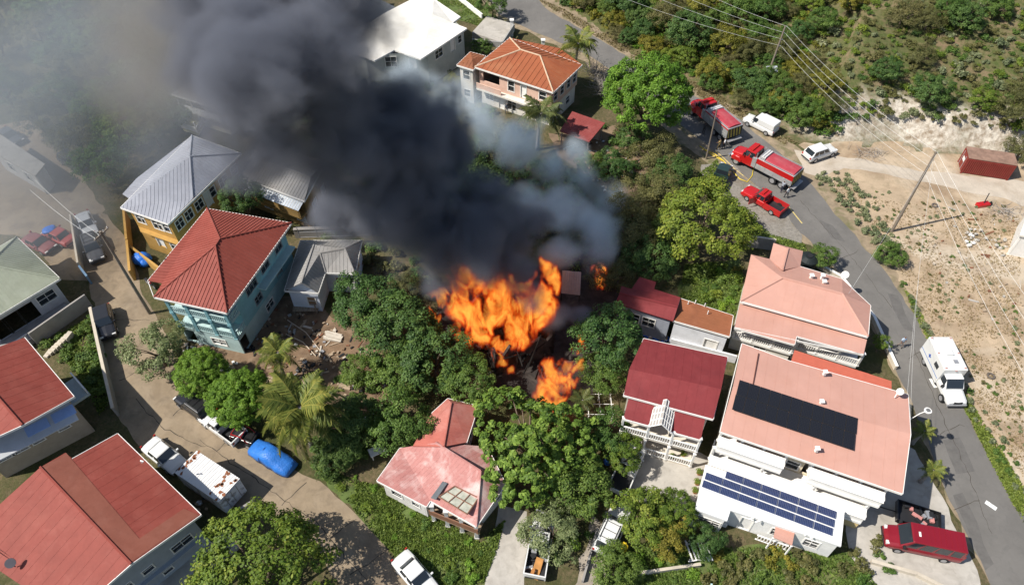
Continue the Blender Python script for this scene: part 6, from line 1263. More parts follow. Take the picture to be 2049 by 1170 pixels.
# motorcycle by the teal house
t, _ = place('motorcycle', 'black and red motorcycle parked by the teal house', 'motorcycle', (294, 566), (314, 580)); local(t)
for x in (-.65, .65): m = MB(); m.disc((x, 0, .32), (0, 1, 0), .32, .12, 16); o = m.build('wheel', rubber, t); m = MB(); m.disc((x, 0, .32), (0, 1, 0), .2, .14, 12); m.build('rim', steel, o)
m = MB(); m.ball((.15, 0, .78), .3, 10, 0, (1.2, .6, .6)); m.build('fuel_tank', vdkred, t, smooth=True); m = MB(); m.box((-.4, 0, .74), (.7, .3, .12)); m.build('seat', blackp, t, bevel=.04); m = MB(); m.box((0, 0, .35), (.55, .35, .35)); m.build('engine', steel, t); m = MB(); m.tube([(.65, 0, .32), (.42, 0, 1.0)], .05, 6); m.tube([(.4, -.38, 1.02), (.4, .38, 1.02)], .025, 5); m.build('fork', blackp, t)
# ---------------------------------------------------------------- poles, wires, walls, clutter
polew = mat('weathered_pole', (.20, .165, .13), .9, .25, 3.); wirem = mat('wire_metal', (.6, .6, .58), .4, 0)
def zfor(b, py):                                   # height above b whose picture row is py
    lo, hi = 0., 40.
    for i in range(40):
        z = (lo+hi)/2; d = Vector((b.x, b.y, b.z+z))-Vector((0, 0, CAM_H)); Z = d.y*math.cos(CAM_PITCH)-d.z*math.sin(CAM_PITCH); Y = d.y*math.sin(CAM_PITCH)+d.z*math.cos(CAM_PITCH)
        if 585-CAM_F*Y/Z > py: lo = z
        else: hi = z
    return z
def pole(label, b, top, arms=1, r=.14, ang=.5, vert=0):
    t = thing('utility_pole', label, 'utility pole', b); m = MB(); m.tube([b-Vector((0, 0, .2)), b.lerp(top, .5), top], [r*1.25, r, r*.8], 8); m.build('mast', polew, t); ends = []
    d = Vector((math.cos(ang), math.sin(ang), 0))
    for k in range(arms):
        c = top-Vector((0, 0, .35+.9*k)); m = MB(); m.obox(c-d*.9-Vector((0, 0, .06)), d*1.8, Vector((-d.y, d.x, 0))*.1, (0, 0, .12)); a = m.build('crossarm', polew, t)
        for s in (-.8, -.3, .3, .8): q = c+d*s+Vector((0, 0, .06)); i = MB(); i.tube([q, q+Vector((0, 0, .2))], [.05, .035], 6); i.build('insulator', white, a); ends.append(q+Vector((0, 0, .2)))
    for k in range(vert):                          # conductors one below the other
        q = top-Vector((0, 0, .15+.95*k)); i = MB(); i.tube([q, q+d*.28], [.05, .04], 6); i.build('insulator', white, t); ends.append(q+d*.28)
    m = MB(); c = top-Vector((0, 0, 2.2)); m.tube([c+d*.3, c+d*.3+Vector((0, 0, .7))], .2, 10); 
    if arms > 1: m.build('transformer', steel, t)
    return t, ends
b1 = P(1784, 463); t1, e1 = pole('tall utility pole at the lot edge casting a long shadow', b1, b1+Vector((.25, .3, 11.3)), 0, vert=4)
b2 = G(1531, 165); t2, e2 = pole('utility pole with solar lamp box on the bushy hillside', b2, b2+Vector((.6, .4, zfor(b2, 55))), 0, vert=4)
c = b2+Vector((.1, .0, 2.2)); m = MB(); m.obox(c+Vector((-.7, -.9, -.1)), (1.5, 0, .0), (0, .75, .45), (-.0, -.1, .22)); m.build('solar_lamp_box', mat('lamp_box', (.45, .48, .52), .3, .15, 3.), t2)
b3 = P(1413, 318); t3, e3 = pole('thin leaning pole on the grass beside the fire tanker', b3, b3+Vector((-.3, -.2, 7.6)), 0, .1)
b4 = P(300, 627); t4, e4 = pole('dark street pole rising beside the teal house', b4, b4+Vector((0, 0, 12.)), 1, .15, 1.2)
def wire(label, a, b, sag=.8, r=.014, group=None, name='power_line'):
    m = MB(); m.tube([a.lerp(b, k/14)-Vector((0, 0, sag*4*(k/14)*(1-k/14))) for k in range(15)], r, 4, caps=False); return tag(m.build(name, wirem), label, 'power line', group)
off1 = P(2230, 820, 10.5); off2 = P(1200, -130, 15)
for k in range(4):
    wire('power line strung between the hillside pole and the tall lot pole', e2[k], e1[k], .9, group='power lines from the hillside pole'); wire('power line running from the tall lot pole to the lower right', e1[k], off1+Vector((-k*1.2, -k*.7, -k*.6)), 1., group='power lines over the lot'); wire('power line running from the hillside pole up to the left', e2[k], off2+Vector((-k*2.5, -k*1.2, -k*.9)), 1., group='power lines to the upper left')
wire('dark wire from the street pole across the left street', e4[0], P(60, 380, 9), .6, group='wires at the street pole'); wire('dark wire from the street pole across the left street', e4[1], P(70, 360, 9), .6, group='wires at the street pole')
wire('service wire from the tall lot pole to the pink verandah house', e1[0], P(1690, 600, 5.6), .5, .009); wire('service wire crossing the road to the apartment corner', e1[1], P(1815, 795, 6.8), .5, .009)
wire('thin dark wire hanging along the road towards the apartments', P(1838, 560, 9), P(1822, 840, 7), .3, .009)
# low walls
def wall(label, pts, h, th, mt, cap=None, name='boundary_wall'):
    q = [P(*p) for p in pts]; t = thing(name, label, 'wall', q[0]); n = len(q)
    for a, b in zip(q, q[1:]):
        e = b-a; d = Vector((-e.y, e.x, 0)).normalized()*th; m = MB(); m.obox(a-d*.5, e, d, (0, 0, h)); m.build('wall_run', mt, t)
        if cap: m = MB(); m.obox(a-d*.65+Vector((0, 0, h+.002)), e, d*1.3, (0, 0, .08)); m.build('coping', cap, t)
    return t
blk = wallmat('grey_block_wall', (.30, .28, .26)); cre = wallmat('cream_wall', (.52, .46, .37))
wall('long street wall with pale coping beside the black suv', [(192, 632), (207, 700), (222, 765), (238, 832)], 1.4, .22, blk, cre)
wall('grey block wall between the green roof and the red gable', [(75, 690), (185, 612)], 1.9, .2, blk)
wall('hazy yard wall running down to a blue gate post', [(152, 448), (168, 545)], 1.6, .2, cre)
wall('short blue wall at the mouth of the yard', [(168, 547), (184, 568)], 1.3, .2, wallmat('blue_wall', (.16, .26, .38)))
wall('low wall running along the bottom garden', [(1262, 1152), (1330, 1142), (1400, 1132)], .45, .18, cre, cre)
wall('long grey retaining wall in the smoke behind the cottage', [(592, 475), (745, 470)], 1.3, .3, blk, blk)
wall('grey wall beside the terrace of the rear yard', [(1490, 492), (1545, 500)], 1.6, .2, blk, cre)
wall('white wall between the maroon house and the apartments', [(1340, 690), (1470, 725)], 1.1, .2, wallmat('chalk_wall', (.66, .66, .67)))
wall('low white kerb wall beside the apron', [(1740, 1125), (1830, 1150), (1890, 1180)], .4, .22, cre, cre)
wall('white parapet along the lawn at the top edge', [(905, -10), (965, 38)], .7, .25, white, white)
wall('grey side wall below the big red roof', [(470, 1040), (515, 1012)], 1.2, .2, blk)
wall('low edge wall along the footpath', [(1195, 1060), (1165, 1165)], .5, .18, blk)
wall('low wall along the road by the verandah house', [(1608, 520), (1680, 560), (1745, 640), (1790, 740)], .6, .22, cre, white)
# wire fence on the retaining wall
f = thing('wire_fence', 'wire mesh fence on the grey wall in the smoke', 'fence', P(592, 475)); a, b = P(600, 476, 1.35), P(742, 471, 1.35)
for k in range(5): q = a.lerp(b, k/4); m = MB(); m.tube([q, q+Vector((0, 0, 1.7))], .04, 5); m.build('post', steel, f)
for zz in (.1, .9, 1.65): m = MB(); m.tube([a+Vector((0, 0, zz)), b+Vector((0, 0, zz))], .025, 4); m.build('rail', steel, f)
m = MB()
for k in range(60): q = a.lerp(b, k/59); m.tube([q+Vector((0, 0, .1)), q+Vector((.12, 0, 1.65))], .008, 3, caps=False)
m.build('mesh_wires', steel, f, 'stuff')
# white posts at the upper road
for x, y, h, lb in ((1024, 72, 2.6, 'white gate post on the terrace corner by the road'), (1086, 100, 1.6, 'white post behind the orange roof by the road')):
    p = P(x, y); t = thing('gate_post', lb, 'post', p); m = MB(); m.box(p, (.5, .5, h)); m.build('shaft', white, t); m = MB(); m.box(p+Vector((0, 0, h+.002)), (.65, .65, .12)); m.build('cap', white, t)
# satellite dish by the verandah house
d = P(1690, 552, 3.2); s = thing('satellite_dish', 'white satellite dish behind the pink verandah roof by the road', 'satellite dish', (d.x, d.y, 0)); m = MB(); m.tube([xy(d, 0), d], .05, 6); m.build('mast', white, s); m = MB(); m.disc(d+Vector((0, 0, .2)), (-.5, -.5, .7), .38, .06, 20); m.build('dish', white, s)
# water cistern
d = P(1613, 530, .6); s = thing('water_tank', 'black round water tank beside the pink verandah house', 'tank', (d.x, d.y, 0)); m = MB(); m.tube([(d.x, d.y, 0), (d.x, d.y, 1.7), (d.x, d.y, 2.0)], [1.05, 1.05, .5], 20); m.build('drum', mat('black_tank', (.015, .02, .02), .5, .1), s); m = MB(); m.disc((d.x, d.y, 2.05), (0, 0, 1), .3, .1, 14); m.build('lid', blackp, s)
# fire hoses
def hose(label, px, r=.05): m = MB(); pts = [P(x, y, .07) for x, y in px]; m.tube(pts, r, 6); return tag(m.build('fire_hose', yel, smooth=True), label, 'hose')
hose('yellow fire hose running from the red tanker back past the pole', [(1508, 335), (1505, 352), (1495, 364), (1480, 358), (1462, 338), (1448, 322), (1430, 308), (1412, 300)])
hose('yellow fire hose leading down into the smoky yard', [(1262, 312), (1245, 326), (1228, 338), (1212, 350)])
hose('yellow fire hose loop beside the silver tanker', [(1400, 292), (1418, 306), (1436, 316), (1446, 322)])
# clutter
def bits(name, label, cat, px, py, fn, z=0.): p = P(px, py, z); t = thing(name, label, cat, p); fn(t, p); return t
timber = mat('old_plank', (.34, .26, .18), .9, .3, 3.)
def planks(n, ln, mt):
    def f(t, p):
        for k in range(n): m = MB(); m.box(p+Vector((R.uniform(-.1, .1), (k % 4)*.28-.4, (k//4)*.09+.01)), (ln*R.uniform(.85, 1.05), .22, .07), R.uniform(-.06, .06)-.25); m.build('plank', mt, t)
    return f
bits('plank_stack', 'stack of pale planks in the dirt yard', 'planks', 668, 675, planks(10, 2.0, mat('pale_plank', (.5, .45, .38), .9, .2, 3.)))
bits('plank_stack', 'loose brown boards near the small palm', 'planks', 545, 765, planks(5, 1.5, timber))
bits('plank_stack', 'weathered boards beside the banana bush', 'planks', 690, 770, planks(6, 1.3, timber))
def heap(n, s, mts, h=.4):
    def f(t, p):
        for k in range(n): m = MB(); m.ball(p+Vector((R.gauss(0, s), R.gauss(0, s), R.uniform(.02, h))), R.uniform(.12, .34), 6, 0, (1, R.uniform(.6, 1), R.uniform(.4, .8)), .5); m.build('piece', R.choice(mts), t)
    return f
bits('rubbish_heap', 'heap of black rubbish bags in the yard shade', 'rubbish', 615, 735, heap(14, .7, [blackp, blackp, steel]))
bits('rubbish_heap', 'clutter heap behind the white kerb wall of the maroon house', 'rubbish', 1375, 690, heap(12, .9, [mat('blue_plastic', (.04, .14, .5), .4, .1), blackp, white, timber]))
bits('rubbish_heap', 'pale rubbish scattered below the teal house', 'rubbish', 395, 705, heap(12, .8, [white, steel, blackp], .2))
bits('rubbish_heap', 'dark clutter between the big red roof and the box', 'rubbish', 385, 1005, heap(14, .8, [blackp, timber, steel]))
bits('rubbish_heap', 'junk under the dark red shed roof', 'rubbish', 1195, 320, heap(14, 1.1, [blackp, timber, steel, rp_]))
bits('rock_heap', 'pile of pale rubble in the middle of the dirt lot', 'rubble', 1945, 470, heap(16, .8, [white, paleconc, trackdirt]))
bits('rock_heap', 'smaller rubble pile at the right of the dirt lot', 'rubble', 1997, 490, heap(12, .9, [paleconc, paleconc, lotdirt]))
bits('rock_heap', 'white boulder alone in the dirt lot', 'rubble', 1941, 492, heap(3, .2, [white]))
def brush(t, p):
    m = MB()
    for k in range(60): a = p+Vector((R.gauss(0, 1), R.gauss(0, .6), R.uniform(.05, .5))); d = Vector((R.gauss(0, 1), R.gauss(0, 1), R.uniform(-.1, .4))).normalized()*R.uniform(.5, 1.6); m.tube([a, a+d], [.03, .012], 3)
    m.build('branches', greybark, t, 'stuff')
bits('brush_pile', 'pile of cut branches at the right of the dirt lot', 'branches', 2012, 425, brush)
bits('brush_pile', 'dry branches under the cut bank beside the track', 'branches', 1735, 310, brush)
def tyre(t, p): m = MB(); m.tube([p+Vector((.3*math.cos(k*.3927), .3*math.sin(k*.3927), .1)) for k in range(17)], .1, 8, caps=False); m.build('tyre', mat('dusty_rubber', (.12, .1, .085), .95, .2), t, smooth=True)
bits('old_tyre', 'old tyre lying in the dirt lot', 'tyre', 1870, 412, tyre)
bits('old_tyre', 'grey tyre on the dirt slope above the ambulance', 'tyre', 1982, 753, tyre)
def wreck(t, p): m = MB(); m.box(p, (1.6, .7, .45), .2); m.build('frame', vred, t, bevel=.08); m = MB(); m.tube([p+Vector((0, 0, .4)), p+Vector((.3, .5, 1.6))], .06, 5); m.build('handle', blackp, t); m = MB(); m.disc(p+Vector((.9, .1, .25)), (0, 1, 0), .28, .15, 12); m.build('wheel', rubber, t)
bits('mower', 'red machine lying by the track in the dirt lot', 'machine', 1965, 412, wreck)
def barrel(col):
    def f(t, p): m = MB(); m.tube([p, p+Vector((0, 0, .1)), p+Vector((0, 0, .45)), p+Vector((0, 0, .9))], [.3, .33, .34, .31], 14); m.build('drum', col, t); m = MB(); m.disc(p+Vector((0, 0, .92)), (0, 0, 1), .33, .05, 14); m.build('lid', col, t)
    return f
bl = M['blue_plastic']; bits('barrel', 'blue plastic barrel under the bush near the white pickup', 'barrel', 1215, 925, barrel(bl)); bits('barrel', 'blue barrel grill at the corner of the annex', 'barrel', 1641, 1096, barrel(mat('bright_blue', (.01, .16, .42), .3, .05))); bits('barrel', 'yellow drum behind the silver white suv', 'barrel', 1246, 1100, barrel(yel)); bits('barrel', 'brown barrel at the right end of the annex', 'barrel', 1697, 1040, barrel(mat('brown_drum', (.2, .13, .08), .6, .2)))
def ptable(t, p):
    m = MB(); m.box(p+Vector((0, 0, .7)), (1.5, .9, .05), .5); m.build('tabletop', white, t)
    for sx, sy in ((-.6, -.35), (.6, -.35), (-.6, .35), (.6, .35)): m = MB(); q = p+Vector((sx*.88-sy*.48, sx*.48+sy*.88, 0)); m.box(q, (.07, .07, .7)); m.build('leg', white, t)
bits('table', 'white plastic table beside the rose roofed house', 'table', 757, 908, ptable); bits('table', 'second white table under the trees left of the rose roof', 'table', 738, 848, ptable)
def pallet(t, p):
    for k in range(6): m = MB(); m.box(p+Vector((-.8+k*.32, 0, .45)), (.12, 1.7, .06), .2); m.build('slat', white, t)
    for y in (-.7, .7): m = MB(); m.box(p+Vector((0, y, .38)), (2.0, .1, .07), .2); m.build('rail', white, t)
    for sx in (-.8, .8):
        for sy in (-.7, .7): m = MB(); m.box(p+Vector((sx, sy, 0)), (.1, .1, .38)); m.build('leg', white, t)
bits('slatted_bench', 'white slatted bench frame in the garden below the annex', 'bench', 1396, 1105, pallet)
def pergola(t, p):
    for k in range(3):
        for j in range(3): m = MB(); m.box(p+Vector((k*1.1, j*1.1, 0)), (.06, .06, 1.1)); m.build('post', white, t)
    for k in range(3): m = MB(); m.obox(p+Vector((k*1.1-.03, -.2, 1.102)), (.06, 0, 0), (0, 2.6, 0), (0, 0, .06)); m.build('beam', white, t); m = MB(); m.obox(p+Vector((-.2, k*1.1-.03, 1.164)), (2.6, 0, 0), (0, .05, 0), (0, 0, .05)); m.build('crossbeam', white, t)
bits('pergola', 'white open frame between the fire and the lattice porch house', 'frame', 1176, 842, pergola)
def pot(t, p): m = MB(); m.tube([p, p+Vector((0, 0, .35))], [.16, .24], 10); m.build('pot', mat('terracotta', (.4, .16, .08), .8, .1), t); o = link('plant', SH[[k for k in SH if k.startswith('mango')][0]], t); o.location = (0, 0, .32); o.scale = (.4,)*3
for x, y, lb in ((1345, 918, 'potted plant at the foot of the lattice porch steps'), (1366, 912, 'potted plant before the white lower railing'), (1398, 948, 'potted plant at the upper left annex corner'), (1394, 968, 'potted plant beside the annex wall'), (1390, 985, 'potted plant nearest the citrus trees at the annex')): bits('potted_plant', lb, 'potted plant', x, y, pot)
def debris(label, poly, n, mts, seed):
    rr = random.Random(seed); m = MB(); x0, x1 = min(p[0] for p in poly), max(p[0] for p in poly); y0, y1 = min(p[1] for p in poly), max(p[1] for p in poly); k = 0
    while k < n:
        x, y = rr.uniform(x0, x1), rr.uniform(y0, y1)
        if not inpoly(x, y, poly): continue
        k += 1; p = P(x, y); big = rr.random() < .25; m.box(p, (rr.uniform(.4, 1.4), rr.uniform(.08, .25), rr.uniform(.04, .12)) if big else (rr.uniform(.1, .4), rr.uniform(.1, .35), rr.uniform(.05, .25)), rr.uniform(0, 3.1), rr.randrange(len(mts)))
    tag(m.build('debris', mts, None, 'stuff'), label, 'debris')
debris('scattered boards, scrap and stones over the dirt yard', [(480, 700), (560, 600), (640, 640), (740, 700), (790, 770), (700, 800), (600, 780)], 230, [timber, timber, blackp, steel, M['pale_plank'], yarddirt, rp_, blackp], 4)
debris('stones and scrap strewn over the dirt lot', [(1850, 400), (2045, 440), (2045, 700), (1930, 620), (1840, 500)], 80, [trackdirt, lotdirt, paleconc, timber, rp_], 5)
debris('litter and scrap in the smoky yard behind the fire', [(1120, 290), (1240, 270), (1310, 350), (1220, 400)], 110, [timber, blackp, steel, white, rp_], 6)
debris('clutter along the foot of the teal house', [(360, 680), (480, 730), (460, 750), (370, 710)], 60, [timber, white, blackp, paleconc], 7)
debris('oddments behind the white retaining wall of the maroon house', [(1300, 665), (1440, 700), (1430, 715), (1290, 680)], 60, [M['blue_plastic'], white, blackp, timber], 8)
# stairs beside the red gable house
st = thing('garden_steps', 'garden steps rising beside the red gable house', 'steps', P(110, 700))
for k in range(7): p = P(98+k*7.5, 708-k*4.5); m = MB(); m.box(p, (.45, 1.0, .2+.12*k), -.2); m.build('step', cre, st)
# ladder in the yard below the shed
ld = thing('ladder', 'yellow ladder lying in the smoky yard', 'ladder', P(1225, 352)); a, b = P(1208, 360, .2), P(1248, 330, .2); n = Vector((.12, .2, 0))
for s in (-1, 1): m = MB(); m.tube([a+n*s, b+n*s], .035, 5); m.build('rail', yel, ld)
for k in range(8): q = a.lerp(b, (k+.5)/8); m = MB(); m.tube([q-n, q+n], .025, 4); m.build('rung', yel, ld)
# sticks lying in the dirt yard
for (p0, p1, lb) in (((575, 640), (640, 700), 'long pale pole lying from the deck across the dirt yard'), ((572, 668), (632, 712), 'second curved stick lying in the dirt yard')): m = MB(); a, b = P(*p0, .1), P(*p1, .1); m.tube([a, a.lerp(b, .5)+Vector((.2, .3, .05)), b], .05, 5); tag(m.build('stick', mat('bleached_wood', (.5, .42, .33), .9, .2)), lb, 'stick')

# ---------------------------------------------------------------- people: one continuous skinned body, coloured by garment
def person(label, px, py, face, shirt, trousers, hat=None, arm=(0, 0), stride=.12, hair=(.02, .015, .012), tall=1.75, skin=(.16, .085, .055)):
    p = P(px, py); t = thing('person', label, 'person', p, face); k = tall/1.75
    V = [(0, 0, .95), (0, 0, 1.15), (0, 0, 1.38), (.02, 0, 1.5), (.03, 0, 1.58), (.035, 0, 1.68),
         (0, .10, .92), (stride, .11, .5), (stride*.8, .11, .09), (stride*.8+.16, .12, .04), (0, -.10, .92), (-stride*.4, -.11, .5), (-stride*1.4, -.11, .09), (-stride*1.4+.16, -.12, .04)]
    E = [(0, 1), (1, 2), (2, 3), (3, 4), (4, 5), (0, 6), (6, 7), (7, 8), (8, 9), (0, 10), (10, 11), (11, 12), (12, 13)]; Rd = [.15, .135, .16, .06, .085, .095, .09, .065, .05, .04, .09, .065, .05, .04]
    for s, a in ((1, arm[0]), (-1, arm[1])):
        i = len(V); V += [(0, s*.2, 1.42), (.05+.12*a, s*.25, 1.16+.1*a), (.14+.26*a, s*.2, .95+.32*a), (.17+.3*a, s*.19, .88+.36*a)]; E += [(2, i), (i, i+1), (i+1, i+2), (i+2, i+3)]; Rd += [.06, .05, .04, .042]
        for f in range(5): j = len(V); V.append((.19+.3*a+(.05 if f else .02), s*(.19-.035+.018*f), .8+.37*a+(.03 if not f else 0))); E.append((i+3, j)); Rd.append(.011)
    me = bpy.data.meshes.new('body'); me.from_pydata([Vector(v)*k for v in V], E, []); o = link('body', me, t); sk = o.modifiers.new('skin', 'SKIN'); me.skin_vertices[0].data[0].use_root = True
    for i, r in enumerate(Rd): me.skin_vertices[0].data[i].radius = (r*k, r*k)
    o.modifiers.new('sub', 'SUBSURF').levels = 1; dg = bpy.context.evaluated_depsgraph_get(); nm = bpy.data.meshes.new_from_object(o.evaluated_get(dg)); o.modifiers.clear(); o.data = nm; nm.materials.clear()
    for mm in (mat('skin_tone', skin, .6, .05), mat('cloth_%.2f_%.2f_%.2f' % shirt, shirt, .85, .12, 6.), mat('cloth_%.2f_%.2f_%.2f' % trousers, trousers, .85, .12, 6.), mat('shoe_black', (.015, .015, .015), .6, 0), mat('hair_dark', hair, .8, .1)): nm.materials.append(mm)
    for f in nm.polygons:
        c = f.center/k; f.use_smooth = True
        if c.z < .12: i = 3
        elif c.z < .98 and abs(c.y) < .19 and c.x < .12+stride: i = 2
        elif c.z > 1.68 or (c.z > 1.58 and c.x < -.01): i = 4
        elif c.z > 1.5: i = 0
        elif abs(c.y) > .17 and c.z < 1.22+.1*max(arm): i = 0
        elif c.z < .98 and abs(c.y) > .17: i = 0
        else: i = 1
        f.material_index = i
    for s in (-1, 1): m = MB(); m.ball((.115*k, s*.035*k, 1.66*k), .014*k, 6); m.build('eye', white, o)
    m = MB(); m.ball((.13*k, 0, 1.62*k), .018*k, 6, 0, (1, .7, 1.3)); m.build('nose', M['skin_tone'], o)
    if hat: m = MB(); m.ball((.035*k, 0, 1.70*k), .125*k, 12, 0, (1.1, 1, .75)); m.disc((.05*k, 0, 1.71*k), (0, 0, 1), .17*k, .02, 14); m.build('helmet', hat, t)
    return t
hel = mat('helmet_yellow', (.75, .5, .02), .3, 0); wcap = mat('cap_white', (.75, .75, .73), .6, 0)
person('person in white shirt walking by the rear of the red tanker', 1572, 396, 2.2, (.7, .7, .7), (.03, .03, .04), stride=.16)
person('person in grey uniform standing at the tail of the red tanker', 1562, 384, .6, (.3, .32, .36), (.03, .03, .05))
person('person in white cap and white shirt behind the silver tanker', 1447, 298, 2.8, (.72, .72, .72), (.02, .02, .025), wcap)
person('person in tan jacket bending to the hose behind the silver tanker', 1437, 300, 2.4, (.45, .33, .14), (.12, .09, .04), None, (.6, .6))
person('firefighter in yellow helmet beside the silver tanker pump', 1407, 268, 1.2, (.05, .05, .05), (.03, .03, .03), hel, (.8, .4))
person('person in pale blue shirt walking on the road by the verandah house', 1799, 694, -1.4, (.45, .55, .68), (.25, .2, .17), stride=.18)
person('person in dark clothes walking on the left street', 626, 1068, .4, (.05, .04, .04), (.04, .035, .03), stride=.2)
person('person in dark shirt standing before the orange roofed house', 1014, 228, -1., (.06, .07, .1), (.05, .05, .07))
# ---------------------------------------------------------------- smoke and flames: density grids shaped by puffs and turbulence
def volmat(name, col, dens, aniso=.1, absorb=None, emis=None):
    m = bpy.data.materials.new(name); m.use_nodes = True; t = m.node_tree; L = t.links.new
    t.nodes.remove(t.nodes['Principled BSDF']); out = t.nodes['Material Output']
    v = nd(t, 'ShaderNodeVolumePrincipled'); v.inputs['Color'].default_value = (*col, 1)
    v.inputs['Density Attribute'].default_value = 'density'
    v.inputs['Density'].default_value = dens; v.inputs['Anisotropy'].default_value = aniso
    if absorb: v.inputs['Absorption Color'].default_value = (*absorb, 1)
    if emis:                                       # hot gas: colour and strength follow the density
        at = nd(t, 'ShaderNodeAttribute', attribute_name='density'); rp = nd(t, 'ShaderNodeValToRGB'); cr = rp.color_ramp
        cr.elements[0].position = 0; cr.elements[0].color = (.5, .02, .0, 1); cr.elements[1].position = 1; cr.elements[1].color = (1, .42, .06, 1)
        for pos, c in ((.35, (1, .055, .002, 1)), (.75, (1, .15, .01, 1))):
            e = cr.elements.new(pos); e.color = c
        L(at.outputs['Fac'], rp.inputs[0]); L(rp.outputs[0], v.inputs['Emission Color'])
        pw = nd(t, 'ShaderNodeMath', operation='POWER', in_={1: emis[1]}); L(at.outputs['Fac'], pw.inputs[0])
        ml = nd(t, 'ShaderNodeMath', operation='MULTIPLY', in_={1: emis[0]}); L(pw.outputs[0], ml.inputs[0]); L(ml.outputs[0], v.inputs['Emission Strength'])
    L(v.outputs[0], out.inputs['Volume']); return m
def puffs(name, label, cat, blobs, mt, vox, nscale=.16, amp=.9, thr=.28, gain=2.2, warp=2.5, stretch=(1, 1, 1), detail=5., nrough=.58, seed=0., ridged=False):
    """blobs: (centre, radius). A volume grid: union of the puffs pushed about by turbulence"""
    pad = 1.0+warp*.6
    mn = Vector([min(b[0][i]-b[1] for b in blobs)-pad for i in range(3)]); mx = Vector([max(b[0][i]+b[1] for b in blobs)+pad for i in range(3)])
    mn.z = max(mn.z, .05)
    ng = bpy.data.node_groups.new(name, 'GeometryNodeTree'); ng.interface.new_socket('Geometry', in_out='OUTPUT', socket_type='NodeSocketGeometry')
    t = ng; L = t.links.new
    pos = nd(t, 'GeometryNodeInputPosition').outputs[0]
    sm = nd(t, 'ShaderNodeVectorMath', operation='MULTIPLY'); L(pos, sm.inputs[0]); sm.inputs[1].default_value = stretch
    ad = nd(t, 'ShaderNodeVectorMath', operation='ADD'); L(sm.outputs[0], ad.inputs[0]); ad.inputs[1].default_value = (seed, seed*1.7, seed*.6)
    wn = nd(t, 'ShaderNodeTexNoise', in_={'Scale': nscale*.8, 'Detail': 2.}); L(ad.outputs[0], wn.inputs['Vector'])
    ws = nd(t, 'ShaderNodeVectorMath', operation='SUBTRACT'); L(wn.outputs['Color'], ws.inputs[0]); ws.inputs[1].default_value = (.5, .5, .5)
    wk = nd(t, 'ShaderNodeVectorMath', operation='SCALE', in_={'Scale': warp*2}); L(ws.outputs[0], wk.inputs[0])
    pw = nd(t, 'ShaderNodeVectorMath', operation='ADD'); L(pos, pw.inputs[0]); L(wk.outputs[0], pw.inputs[1])
    f = None
    for c, r in blobs:
        d = nd(t, 'ShaderNodeVectorMath', operation='DISTANCE'); L(pw.outputs[0], d.inputs[0]); d.inputs[1].default_value = c
        k = nd(t, 'ShaderNodeMath', operation='MULTIPLY_ADD', in_={1: -1/r, 2: 1.}); L(d.outputs['Value'], k.inputs[0])
        if f is None: f = k.outputs[0]
        else:
            s = nd(t, 'ShaderNodeMath', operation='SMOOTH_MAX', in_={2: .15}); L(f, s.inputs[0]); L(k.outputs[0], s.inputs[1]); f = s.outputs[0]
    n = nd(t, 'ShaderNodeTexNoise', in_={'Scale': nscale, 'Detail': detail, 'Roughness': nrough, 'Distortion': .4}); L(ad.outputs[0], n.inputs['Vector'])
    if ridged: n.noise_type = 'RIDGED_MULTIFRACTAL'; n.inputs['Offset'].default_value = .9; n.inputs['Gain'].default_value = 1.6; n.normalize = False; n.inputs['Distortion'].default_value = .9
    na = nd(t, 'ShaderNodeMath', operation='MULTIPLY_ADD', in_={1: amp*2, 2: -amp-thr}); L(n.outputs[0], na.inputs[0])
    fs = nd(t, 'ShaderNodeMath', operation='ADD'); L(f, fs.inputs[0]); L(na.outputs[0], fs.inputs[1])
    g = nd(t, 'ShaderNodeMath', operation='MULTIPLY', in_={1: gain}, use_clamp=True); L(fs.outputs[0], g.inputs[0])
    # nothing outside the puffs themselves
    ib = nd(t, 'ShaderNodeMath', operation='MULTIPLY', in_={1: 4.}, use_clamp=True); L(f, ib.inputs[0])
    gd = nd(t, 'ShaderNodeMath', operation='MULTIPLY'); L(g.outputs[0], gd.inputs[0]); L(ib.outputs[0], gd.inputs[1])
    vc = nd(t, 'GeometryNodeVolumeCube'); L(gd.outputs[0], vc.inputs['Density'])
    vc.inputs['Min'].default_value = mn; vc.inputs['Max'].default_value = mx
    for i, a in enumerate('XYZ'): vc.inputs['Resolution '+a].default_value = max(8, int((mx[i]-mn[i])/vox))
    st = nd(t, 'GeometryNodeSetMaterial'); st.inputs['Material'].default_value = mt; L(vc.outputs[0], st.inputs[0])
    go = nd(t, 'NodeGroupOutput'); L(st.outputs[0], go.inputs[0])
    me = bpy.data.meshes.new(name); me.from_pydata([], [], [])
    me.materials.append(mt)
    o = link(name, me, None, 'stuff'); tag(o, label, cat)
    md = o.modifiers.new('smoke', 'NODES'); md.node_group = ng
    return o
BL = lambda *l: [(P(px, py, z), r) for px, py, z, r in l]
UP = lambda *l: [(P(px, py, z+u), r*(58-z-u)/(58-z)) for px, py, z, r in l for u in (min((z-8)*.5, max(0, 33-z)) if z > 9 else 0,)]
